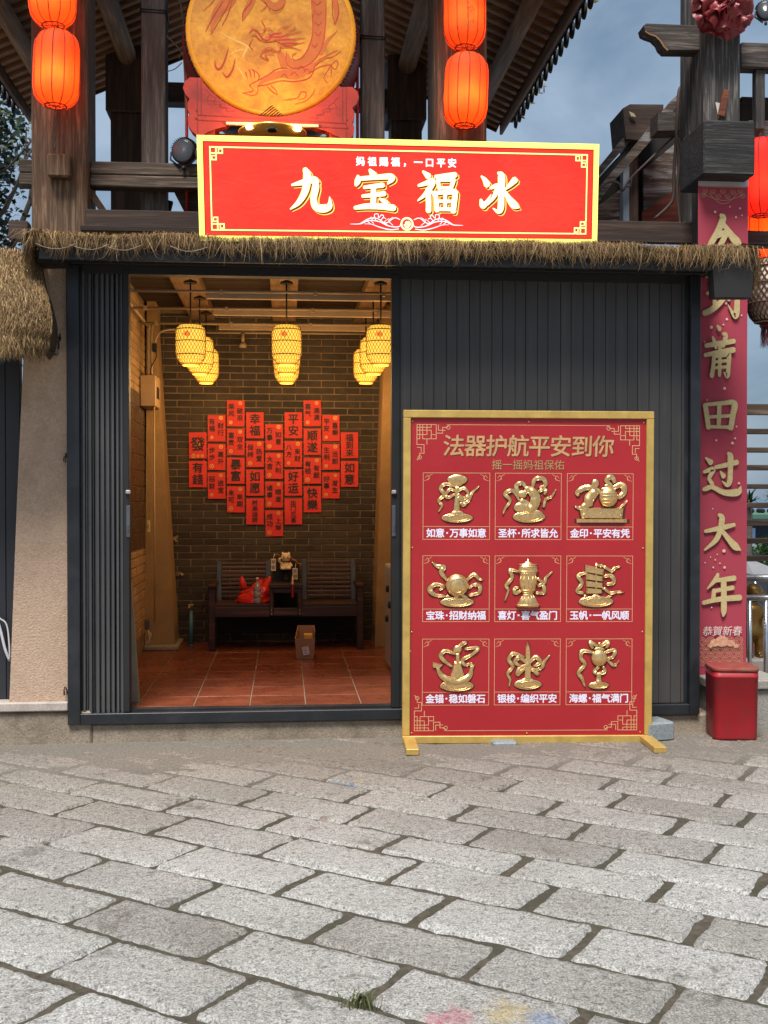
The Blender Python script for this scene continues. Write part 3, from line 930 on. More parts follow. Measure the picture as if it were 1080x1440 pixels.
def neighbour_thatch():
    t = thing('thatch_awning', 'thick bushy straw awning of the neighbouring stall with a rounded end', 'thatch', (-1.9, 7.4, 2.9))
    Y = 7.35
    # silhouette of the bundle's rounded end, in metres at its own depth
    prof = [(338, 36), (360, 39), (385, 46), (410, 57), (440, 66), (465, 67), (485, 61), (497, 52)]
    mb = MB(); fb = MB()
    rnd = random.Random(5)
    xl = aX(-260, Y)
    def edge(py):
        for (a, xa), (b, xb) in zip(prof, prof[1:]):
            if a <= py <= b: return xa + (xb - xa) * (py - a) / (b - a)
        return prof[-1][1] if py > prof[-1][0] else prof[0][1]
    # the awning slopes: top back, bottom front
    def pos(s, v):   # s 0..1 towards the end, v 0..1 downward
        py = 338 + v * 155
        xe = aX(edge(py), Y) - 0.02
        x = xl + (xe - xl) * s
        bulge = math.sin(min(1, v * 1.08) * math.pi * .5)
        rnd_end = max(0, (s - .82) / .18)
        y = Y + 0.42 * (1 - bulge) + 0.22 * rnd_end ** 2.2
        return Vector((x, y, aZ(py, Y)))
    nu, nv = 30, 16
    vs_ = [pos(i / nu, j / nv) + Vector((0, .02, 0)) for j in range(nv + 1) for i in range(nu + 1)]
    mb.add(vs_, [(j * (nu + 1) + i, j * (nu + 1) + i + 1, (j + 1) * (nu + 1) + i + 1, (j + 1) * (nu + 1) + i) for j in range(nv) for i in range(nu)], True)
    # underside and end return
    for j in range(nv):
        a, b = pos(1, j / nv), pos(1, (j + 1) / nv)
        mb.add([a, b, b + Vector((-.05, .5, 0)), a + Vector((-.05, .5, 0))], [(0, 1, 2, 3)])
    a, b = pos(0, .97), pos(1, .97)
    mb.add([a, b, b + Vector((0, .6, .02)), a + Vector((0, .6, .02))], [(0, 1, 2, 3)])
    mb.build('backing', M_THBASE, t, False)
    for _ in range(17000):
        s = 1 - rnd.random() ** 1.0 * (1.0 if rnd.random() < .3 else .45); v = rnd.uniform(-.02, .93)
        dv = rnd.uniform(.05, .16)
        ds = rnd.uniform(-.02, .02)
        pts = []
        for k in range(4):
            p = pos(min(1, max(0, s + ds * k / 3)), min(1.06, v + dv * k / 3))
            lift = rnd.uniform(-.01, .02) + 0.012 * k / 3
            out = Vector((0.25 if s > .85 else 0, -1, .2)).normalized()
            pts.append(p + out * lift + Vector((rnd.uniform(-.006, .006), 0, 0)))
        fb.strand(pts, rnd.uniform(.003, .0055), (1, rnd.uniform(-.4, .4), 0))
    for _ in range(2600):    # ragged lower lip and end
        s = 1 - rnd.random() * .5
        p = pos(s, rnd.uniform(.86, 1))
        L = rnd.uniform(.03, .10)
        fb.strand([p + Vector((0, -.015, 0)), p + Vector((rnd.uniform(-.01, .01), -.03, -L * .5)), p + Vector((rnd.uniform(-.02, .02), -.025, -L))], rnd.uniform(.003, .0055), (1, rnd.uniform(-.4, .4), 0))
    fb.build('straw', M_THATCH, t, False)
neighbour_thatch()

# ================================================================== ROOM BEHIND THE OPENING + PAVILION ABOVE
XW0, XW1, YB, ZC = -1.36, 1.40, 11.80, 3.62

def brick_field(mb, F, u0, u1, v0, v1, L=0.268, H=0.0708, jt=0.011, w0=-.03, w1=0.0):
    r = 0
    v = v0
    while v < v1 - 0.02:
        u = u0 - (L / 2 if r % 2 else 0) - random.uniform(0, .004)
        while u < u1:
            a, b = max(u + jt / 2, u0), min(u + L - jt / 2, u1)
            if b - a > 0.02:
                mb.fbox(F, a, b, v + jt / 2, min(v + H - jt / 2, v1), w0, w1 + random.uniform(-.003, .003), .003)
            u += L
        v += H; r += 1

def room():
    t = thing('pavilion_room', 'dim brick walled room behind the open shop door with terracotta floor', 'room', (0, 10, 0))
    m = MB()
    m.box(XW0 - .2, XW1 + .2, YB + .009, YB + .25, 0, ZC + .1)
    bw = m.build('back_wall', M_MORT, t)
    b = MB()
    brick_field(b, Frame((0, YB, 0)), XW0 + .002, XW1 - .002, ZFL + .002, 3.58)
    b.build('bricks', M_BRICK, bw)
    m = MB(); m.box(XW0 - .2, XW0 - .009, 8.35, 8.68, 0, 3.345); m.box(XW0 - .2, XW0 - .009, 8.6805, YB + .008, 0, ZC + .04)
    lw = m.build('side_wall', M_MORT, t)
    b = MB()
    FL = Frame((XW0, 0, 0), (0, 1, 0), (0, 0, 1), (1, 0, 0))
    brick_field(b, FL, 8.70, YB - .034, 2.60, 3.58, L=.24, H=.075)
    brick_field(b, FL, 8.36, YB - .034, ZFL + .16, 1.20, L=.24, H=.085)
    b.build('bricks', M_TBRICK, lw)
    b = MB()
    v = 1.22
    while v < 2.58:
        u = 8.36
        while u < YB - .1:
            b.fbox(FL, u + .004, u + .115, v + .005, v + .142, -.02, .002, .003); u += .119
        v += .147
    b.build('wall_tiles', mat('dark_glazed_wall_tile', lin((58, 40, 34)), 0.3, island=.15), lw)
    m = MB(); m.box(XW1 + .0, XW1 + .2, 8.35, 8.68, 0, 3.345); m.box(XW1 + .0, XW1 + .2, 8.6805, YB + .008, 0, ZC + .04)
    m.build('side_wall', M_TBRICK, t)
    # floor: grout bed + tiles
    m = MB(); m.box(XW0, XW1, YF + .17, YB, 0.05, ZFL - .006)
    fl = m.build('floor', M_GROUT, t)
    b = MB()
    xs = [-.25 + .4 * k for k in range(-4, 5)]
    y = 8.145
    while y < YB - .02:
        for x in xs:
            a, c = max(x + .004, XW0 + .002), min(x + .396, XW1 - .002)
            if c - a > .03: b.box(a, c, y + .004, min(y + .396, YB - .002), ZFL - .03, ZFL + random.uniform(-.001, .001), .003)
        y += .4
    b.build('floor_tiles', M_FTILE, fl)
    # ceiling boards and the three pale beams below them
    c = MB()
    y = 8.36
    while y < YB:
        c.box(XW0 - .1, XW1 + .1, y, y + .194, ZC, ZC + .04, .004); y += .2
    c.build('ceiling', M_CEIL, t)
    for x in (-.83, 0.0, .83):
        q = MB(); q.box(x - .12, x + .12, 8.36, YB - .002, ZC - .10, ZC - .003, .006)
        q.build('ceiling_beam', M_CBEAM, t)
    # cross rails with the conduits that feed the lanterns
    for (py, Y) in ((412, 9.17), (436, 10.02), (457, 10.88)):
        z = aZ(py, Y)
        q = MB()
        q.tube([(XW0, Y, z), (XW1, Y, z + .01)], .012, 8)
        for x in (-1.2, -.5, .25, .8): q.box(x - .012, x + .012, Y - .016, Y + .016, z - .016, z + .018)
        cd = q.build('conduit', M_COND, t)
        q = MB()
        q.box(-.62, 1.1, Y + .04, Y + .085, z - .045, z + .005, .004)
        q.build('batten', M_COND, cd)
    q = MB()
    z = aZ(469, 11.7)
    q.tube([(XW0, 11.72, z), (XW1, 11.72, z + .01)], .010, 8)
    q.tube([(XW0 + .05, 9.0, 3.36), (XW0 + .05, 11.7, 3.36)], .014, 8)
    q.tube([(-.42, 11.70, z), (-.42, 11.70, z - .12)], .017, 8)
    q.lathe([(.035, 0), (.04, .02), (.03, .05)], (-.42, 11.70, z - .15), 12)
    q.build('conduit', M_COND, t)
    # two roughcast pillars that widen downward
    Y = 11.3
    for (pl, pr, bl, br) in ((207, 219, 203, 246), (541, 556, 527, 575)):
        q = MB()
        F = Frame((0, Y, 0))
        q.prism([(aX(bl, Y), ZFL), (aX(br, Y), ZFL), (aX(pr, Y), aZ(470, Y)), (aX(pr, Y), ZC), (aX(pl, Y), ZC), (aX(pl, Y), aZ(470, Y))], F, -.46, 0)
        q.build('tapered_pillar', mat('tan_roughcast', lin((156, 124, 82)), 0.9, 0, .14, 6, 0.9, 60, .01), t)
    q = MB(); q.box(XW0, aX(250, 11.2), 11.15, 11.78, ZFL + .001, ZFL + .04, .006)
    q.build('pillar_foot', M_GRAN, t)
    return t
room()

def pavilion():
    t = thing('timber_pavilion', 'open timber pavilion with tiled gable roof standing over the shop', 'pavilion', (-.16, 10.6, 0))
    ZD = 3.84
    q = MB(); q.box(-2.0, 2.0, 9.12, 12.9, 3.665, 3.70); q.box(-1.46, 1.14, 8.665, 9.119, 3.665, 3.70)
    q.build('deck', M_DK_X, t)
    q = MB(); q.box(-1.463, 3.16, 8.60, 8.66, aZ(331, 8.6), aZ(300, 8.6), .006)
    q.build('deck_beam', M_DK_X, t)
    q = MB(); q.box(-2.02, -1.88, 8.60, 8.7, 3.6, 3.74, .006); q.build('deck_beam', M_DK_X, t)
    for x in (-1.672, 1.352):
        q = MB(); q.box(x - .205, x + .205, 8.70, 9.11, 3.4, 6.62, .018); po = q.build('post', M_PW_Z, t)
        # tenon block pegged to the face of the post
        if x < 0:
            k = MB()
            a, b = at(67, 217, 8.63), at(99, 250, 8.63)
            k.box(a.x, b.x, 8.60, 8.70, b.z, a.z, .012)
            k.build('peg_block', M_PW_Z, po)
    for (p0, p1) in ((200, 234.5), (508.5, 541)):
        q = MB(); q.box(aX(p0, 9.0), aX(p1, 9.0), 9.0, 9.2, 3.7, 6.9, .01); o = q.build('slim_post', M_PG_Z, t)
        w = MB()
        z = aZ(24 if p0 < 300 else 50, 9.0)
        for dz in (0, .02):
            w.tube([(aX(p0, 9) - .006, 8.994, z + dz), (aX(p1, 9) + .006, 8.994, z + dz - .006), (aX(p1, 9) + .006, 9.206, z + dz), (aX(p0, 9) - .006, 9.206, z + dz)], .006, 5, closed=True)
        w.build('wire_band', M_WIRE, o)
    for x in (-1.683, 1.338):
        q = MB(); q.box(x - .17, x + .17, 12.45, 12.79, 3.7, aZ(165, 12.45), .01)
        q.box(x - .215, x + .215, 12.40, 12.83, aZ(165, 12.45), aZ(74, 12.45), .012)
        q.build('rear_post', M_DK_Z, t)
    q = MB(); q.box(-1.5, 1.16, 12.5, 12.7, aZ(148, 12.5), aZ(120, 12.5), .01); q.build('tie_beam', M_DK_X, t)
    # front rail, in two lengths cut round the corner post
    z0, z1 = aZ(268, 8.82), aZ(233, 8.82)
    for (a, b) in ((aX(28, 8.82), -1.878), (-1.466, 1.146), (1.558, 1.8)):
        q = MB()
        zm = z0 + (z1 - z0) * .48
        q.box(a, b, 8.82, 8.96, z0, zm - .003, .008); q.box(a, b, 8.822, 8.96, zm + .002, z1, .008)
        q.build('rail', M_PG_X, t)
    # small braces beneath the rail
    q = MB()
    q.beam(at(122, 262, 8.9), at(150, 304, 8.9), .07, .05); q.build('brace', M_PW_Z, t)
    q = MB(); F = Frame((0, 8.95, 0))
    q.prism([(p.x, p.z) for p in (at(245, 270, 8.95), at(282, 270, 8.95), at(282, 303, 8.95), at(262, 303, 8.95))], F, -.06, .0); q.build('brace', M_DK_X, t)
    q = MB(); q.beam(at(234, 303, 9.3), at(239, 283, 9.3), .05, .05); q.build('brace', M_DARK, t)
    # roof: gable, ridge along Y
    XC, XE, ZE, SL = -.165, 2.516, 6.093, .44
    Y0, Y1 = 7.75, 13.2
    zr = ZE + SL * (XE - XC)
    q = MB(); q.tube([(XC, Y0, zr - .16), (XC, Y1 - .02, zr - .16)], .11, 14); q.build('ridge_purlin', M_DK_Y, t)
    for sx in (-1, 1):
        for (dx, rr) in ((1.505, .10), (2.34, .085)):
            x = XC + sx * dx
            q = MB(); q.tube([(x, Y0, zr - SL * dx - .13 - rr * .6), (x, Y1 - .04, zr - SL * dx - .13 - rr * .6)], rr, 14); q.build('purlin', M_DK_Y, t)
        def pt(dx, dz, y): return Vector((XC + sx * dx, y, zr - SL * dx + dz))
        y = Y0 + .06
        ra = None
        while y < Y1:
            if ra is None:
                q = MB(); q.beam(pt(.02, -.045, y), pt(2.66, -.045, y), .075, .09, .006)
                ra = q.build('rafter', M_RAFT, t)
                y00 = y
            else:
                c = ra.copy(); COL.objects.link(c); c.parent = t
                c.location = (0, y - y00, 0)
            y += .185
        # boards and tiles
        q = MB()
        n = 9
        for k in range(n):
            a, b = 2.72 * k / n, 2.72 * (k + 1) / n
            q.add([pt(a, .004, Y0), pt(b - .004, .004, Y0), pt(b - .004, .004, Y1), pt(a, .004, Y1), pt(a, .03, Y0), pt(b - .004, .03, Y0), pt(b - .004, .03, Y1), pt(a, .03, Y1)],
                  [(0, 1, 2, 3), (4, 5, 6, 7), (0, 1, 5, 4), (1, 2, 6, 5), (2, 3, 7, 6), (3, 0, 4, 7)])
        q.build('roof_boards', wood('dark_roof_boards', lin((116, 82, 58)), lin((186, 138, 100)), 'y', island=.35), t)
        q = MB()
        y = Y0 + .1
        while y < Y1:
            prof = [pt(0, .10, y), pt(2.82, .10, y)]
            q.tube([prof[0] - Vector((0, 0, .03)), prof[1] - Vector((0, 0, .03))], .075, 10)
            # drooping end tile, the dark tongues along the eave
            e = pt(2.83, .045, y)
            q.lathe([(.0, -.01), (.075, -.01), (.075, .012), (.0, .012)], n=12, F=Frame(e - Vector((0, 0, .03)), (0, 1, 0), (sx * .9, 0, -.35), (0, 0, 1)))
            y += .215
        q.add([pt(0, .06, Y0), pt(2.80, .06, Y0), pt(2.80, .06, Y1 + .06), pt(0, .06, Y1 + .06)], [(0, 1, 2, 3)])
        q.build('roof_tiles', M_TILE, t)
        q = MB(); q.beam(pt(2.70, -.05, Y0), pt(2.70, -.05, Y1 + .03), .035, .16, .005); q.build('fascia', M_DK_Y, t)
        q = MB(); q.beam(pt(.0, -.05, Y1 + .012), pt(2.67, -.05, Y1 + .012), .03, .15, .005); q.build('barge_board', M_DK_X, t)
    # weeds sprouting from the eave tiles
    M_weed = leaf_mat('dry_olive_leaves', lin((70, 74, 48)), lin((170, 160, 110)))
    rnd = random.Random(9)
    for (px, py, Y) in ((752, 98, 12.1), (742, 112, 12.3), (733, 130, 12.6), (722, 150, 13.0), (716, 158, 13.1), (818, 3, 10.4)):
        b = at(px, py, Y)
        q = MB()
        for _ in range(16):
            p = b + Vector((rnd.uniform(-.06, .1), rnd.uniform(-.1, .1), rnd.uniform(-.10, .08)))
            d = Vector((rnd.uniform(-.3, 1), rnd.uniform(-.5, .5), rnd.uniform(-1, .5))).normalized() * rnd.uniform(.05, .11)
            s_ = d.cross(Vector((0, 1, .3))).normalized() * .016
            q.add([p, p + d * .5 + s_, p + d, p + d * .5 - s_], [(0, 1, 2, 3)])
        q.build('eave_weed', M_weed, t, False)
    return t
pavilion()

# ================================================================== INSIDE THE ROOM
def bamboo_lantern():
    t = thing('bamboo_lantern', 'x', 'pendant lamp', (0, 0, 0), 'woven bamboo pendant lanterns in the room')
    prof = [(.062, 0.0), (.066, .014), (.088, .032), (.108, .062), (.116, .10), (.117, .20), (.116, .27), (.108, .303), (.085, .322), (.05, .33)]
    def rad(z):
        for (r0, a), (r1, b) in zip(prof, prof[1:]):
            if a <= z <= b: return r0 + (r1 - r0) * (z - a) / (b - a)
        return prof[-1][0]
    s = MB(); s.lathe(prof, (0, 0, 0), 24, caps=False)
    m, nt, b = _new('glowing_bamboo_lining')
    vec = _objvec(nt)
    # a faint printed red figure on the upper side of the lining
    vm = nt.nodes.new('ShaderNodeVectorMath'); vm.operation = 'DISTANCE'
    nt.links.new(vec, vm.inputs[0]); vm.inputs[1].default_value = (-.02, -.115, .24)
    a2 = nt.nodes.new('ShaderNodeMath'); a2.operation = 'MULTIPLY_ADD'
    nt.links.new(_noise(nt, 30, 3, .6, vec), a2.inputs[0]); a2.inputs[1].default_value = .05; nt.links.new(vm.outputs['Value'], a2.inputs[2])
    fr = nt.nodes.new('ShaderNodeMapRange'); nt.links.new(a2.outputs[0], fr.inputs[0])
    fr.inputs[1].default_value = .056; fr.inputs[2].default_value = .042; fr.inputs[3].default_value = 0; fr.inputs[4].default_value = .85
    col = _mix(nt, fr.outputs[0], (1.0, .58, .075), (.75, .10, .02))
    nt.links.new(col, b.inputs['Base Color']); nt.links.new(col, b.inputs['Emission Color'])
    b.inputs['Emission Strength'].default_value = 0.62
    s.build('lining', m, t, False)
    w = MB()
    n = 26
    for d in (1, -1):
        for k in range(n):
            pts = []
            for j in range(15):
                z = .006 + .318 * j / 14
                a = 2 * math.pi * k / n + d * 1.5 * j / 14
                r = rad(z) + .003
                pts.append((r * math.cos(a), r * math.sin(a), z))
            w.tube(pts, .0021, 3, False)
    for z in (.012, .085, .19, .285, .322):
        w.tube([((rad(z) + .004) * math.cos(2 * math.pi * k / 24), (rad(z) + .004) * math.sin(2 * math.pi * k / 24), z) for k in range(24)], .0038, 4, closed=True)
    w.build('weave', mat('honey_bamboo_strip', lin((150, 104, 34)), .6, island=.3), t)
    c = MB()
    c.tube([(0, 0, .33), (0, 0, .66)], .007, 6)
    c.lathe([(.055, .655), (.05, .67), (.0, .69)], n=16)
    c.build('cord', M_DARK, t)
    c = MB(); c.lathe([(.0, .055), (.024, .065), (.034, .09), (.024, .12), (.013, .14)], n=14)
    c.build('bulb', emis('warm_bulb', (1.0, .78, .38), 4.0), t)
    return t
def bamboo_lanterns():
    proto = bamboo_lantern()
    k = 0
    names = (('left', (268, 281, 290)), ('middle', (403, 403, 403)), ('right', (535.5, 525, 514.5)))
    for row, (Y, pb) in enumerate(((9.17, 514.5), (10.02, 527), (10.88, 539.5))):
        for side, xs in names:
            p = at(xs[row], pb, Y)
            lab = '%s lit bamboo pendant lantern of the %s row, hanging from the ceiling' % (('front', 'middle', 'rearmost')[row], side)
            o = proto if k == 0 else dup(proto, p)
            o.location = p
            o['label'] = lab
            k += 1
            l = bpy.data.lights.new('lantern_glow', 'POINT'); l.energy = 2.7; l.color = (1.0, .62, .26); l.shadow_soft_size = .09
            lo = bpy.data.objects.new('lantern_glow', l); COL.objects.link(lo); lo.parent = o
            lo.location = (0, 0, -.10)
bamboo_lanterns()

def couplets():
    cols = [(168, 202, ['發', '有錢']), (260, 118, ['2有福|财行', '2步步|高升', '2招财|进宝']), (354, 45, ['2乘风|破浪', '2富贵|双全', '暴富', '2未可|来期']),
            (448, 104, ['幸福', '2保持|热爱', '如愿', '时来运转']), (542, 162, ['2万事|如意', '2大吉|大利', '2诸事|顺遂', '2成功|上岸']),
            (636, 104, ['平安', '2八方|来财', '好运', '出门见喜']), (729, 45, ['2喜气|满满', '顺遂', '2有钱|有颜', '快樂']),
            (820, 118, ['2平安|喜樂', '2生明|活朗', '2好事|发生']), (911, 202, ['福到来', '如意'])]
    say = lambda s: s.replace('2', '').replace('|', '')
    Y = YB - .012
    rnd = random.Random(2)
    for ci, (cx, ty, items) in enumerate(cols):
        for k, s in enumerate(items):
            px, py = 230 + cx * .287, 550 + (ty + k * 140.5) * .287
            c = at(px, py, Y)
            w, h = .179, .268
            rot = rnd.uniform(-.012, .012)
            F = Frame((c.x, Y, c.z - h / 2), (math.cos(rot), 0, math.sin(rot)), (-math.sin(rot), 0, math.cos(rot)))
            root = thing('couplet_paper', 'red wall paper inked with %s in the heart of couplets' % say(s), 'paper', (c.x, Y, c.z - h), 'red papers forming a heart')
            m = MB()
            n = 6   # slightly buckled sheet
            seed = rnd.uniform(0, 99)
            vs_ = [F.P(-w / 2 + w * i / n, -h / 2 + h * j / n, .002 + .004 * (1 + noise.noise(Vector((i * .5, j * .5, seed))))) for j in range(n + 1) for i in range(n + 1)]
            m.add(vs_, [(j * (n + 1) + i, j * (n + 1) + i + 1, (j + 1) * (n + 1) + i + 1, (j + 1) * (n + 1) + i) for j in range(n) for i in range(n)], True)
            m.build('sheet', M_PAPER, root, False)
            ik = MB()
            if s[0] == '2':
                a, b = s[1:].split('|')
                ik.text(a, F, -.046, .068, .066, .0125, .072, .018, True)
                ik.text(b, F, .042, .026, .066, .0125, .072, .018, True)
            elif len(s) == 1: ik.text(s, F, 0, .015, .15, .0125, 1, .02)
            elif len(s) == 2: ik.text(s, F, 0, .066, .112, .0125, .12, .02, True)
            elif len(s) == 3: ik.text(s, F, 0, .08, .082, .0125, .08, .018, True)
            else: ik.text(s, F, 0, .09, .06, .0125, .06, .018, True)
            ik.build('inked_words', M_INK, root)
            if s[0] == '2' or len(s) == 1:
                g = MB()
                spots = ((.045, .105), (-.05, -.095)) if s[0] == '2' else ((0, -.108), (.045, -.108), (-.045, -.108), (.0, .012))
                for (u, v) in spots:
                    r = rnd.uniform(.012, .02)
                    g.line([(u + r * math.cos(a * .52), v + r * math.sin(a * .52)) for a in range(12)], F, .0122, .006, True)
                    g.sheet([(u + r * .45 * math.cos(a), v + r * .45 * math.sin(a)) for a in range(6)], F, .0123)
                g.build('gold_motif', M_PGOLD, root)
couplets()

def bench():
    Y = 11.06
    t = thing('double_bench', 'dark wooden twin seat bench with slatted backs and a small table between', 'bench', (at(400, 900, Y).x, 11.3, ZFL))
    X = lambda px: aX(px, Y)
    Z = lambda py: aZ(py, Y)
    x0, x1 = X(293), X(510)
    zs, zb = Z(849), Z(863)
    # seats
    for (a, b) in ((X(301), X(379)), (X(423), X(503))):
        q = MB()
        for k in range(5): q.box(a, b, Y + .005 + k * .095, Y + .092 + k * .095, zs - .03, zs, .004)
        q.box(a, b, Y, Y + .03, zb - .03, zs - .031, .004)
        q.build('seat', M_BENCH, t)
    # backs, tilted a little
    for (a, b, pt) in ((304, 380.5, 789), (424.5, 500.5, 786.5)):
        xa, xb = aX(a, 11.5), aX(b, 11.5)
        zt = aZ(pt, 11.55)
        for x in (xa + .025, xb - .025):
            q = MB(); q.beam((x, 11.50, zs - .02), (x, 11.585, zt), .05, .03, .004, (0, 1, 0)); q.build('back_stile', M_BBLUE, t)
        for k in range(9):
            f = (k + .5) / 9
            z = zs + .02 + (zt - zs - .02) * f
            y = 11.50 + .085 * (z - zs) / (zt - zs)
            q = MB(); q.box(xa + .052, xb - .052, y - .012, y + .010, z - .0105, z + .0105, .003)
            q.build('back_slat', M_SLAT, t)
    # legs with arms
    for (a, b) in ((293, 302), (502, 511)):
        xa, xb = X(a), X(b)
        for y in (Y - .01, Y + .46):
            q = MB(); q.box(xa, xb, y, y + .055, ZFL + .002, Z(826), .005); q.build('leg', M_BENCH, t)
        q = MB(); q.box(xa - .008, xb + .008, Y - .03, Y + .53, Z(826), Z(821), .006); q.build('arm', M_BENCH, t)
    q = MB()
    q.box(x0 + .06, x1 - .06, Y + .46, Y + .485, ZFL + .12, zs - .04, .004)
    q.box(x0 + .062, x1 - .062, Y + .02, Y + .05, zb - .04, zb - .002, .004)
    q.build('back_panel', M_DARK, t)
    # middle table
    ta, tb = X(379), X(424)
    q = MB(); q.box(ta - .008, tb + .008, Y - .02, Y + .46, Z(827), Z(821), .005); q.build('table_top', M_BENCH, t)
    q = MB()
    q.box(ta, ta + .035, Y - .01, Y + .03, zb - .02, Z(827.3), .004); q.box(tb - .035, tb, Y - .01, Y + .03, zb - .02, Z(827.3), .004)
    q.box(ta + .036, tb - .036, Y - .004, Y + .026, Z(834), Z(827.3), .004)
    q.box(ta + .036, tb - .036, Y - .004, Y + .026, zb - .02, Z(855), .004)
    q.build('table_frame', M_BENCH, t)
    q = MB(); q.box(ta + .036, tb - .036, Y + .03, Y + .44, zb - .01, zb + .01); q.box(ta + .036, tb - .036, Y + .43, Y + .445, zb + .011, Z(828)); q.build('lower_shelf', M_DARK, t)
    q = MB()
    for x in (ta + .018, tb - .018):
        for z in (zb, zb + .035): q.lathe([(.006, 0), (.006, .006)], n=8, F=Frame((x, Y - .01, z), (1, 0, 0), (0, -1, 0), (0, 0, 1)))
    q.build('bolt', mat('pale_bolt', lin((150, 146, 140)), .4, .7), t)
bench()

def remeshed(mb, name, m, parent, vox, origin=None, smooth=4):
    """fuse overlapping closed shapes into one continuous surface"""
    o = mb.build(name, m, parent, True, origin)
    md = o.modifiers.new('fuse', 'REMESH'); md.mode = 'VOXEL'; md.voxel_size = vox
    ms = o.modifiers.new('soft', 'SMOOTH'); ms.iterations = smooth; ms.factor = .5
    dg = bpy.context.evaluated_depsgraph_get()
    me = bpy.data.meshes.new_from_object(o.evaluated_get(dg))
    o.modifiers.clear()
    old = o.data; o.data = me; bpy.data.meshes.remove(old)
    me.name = name
    me.polygons.foreach_set('use_smooth', [True] * len(me.polygons))
    if not me.materials: me.materials.append(m)
    return o

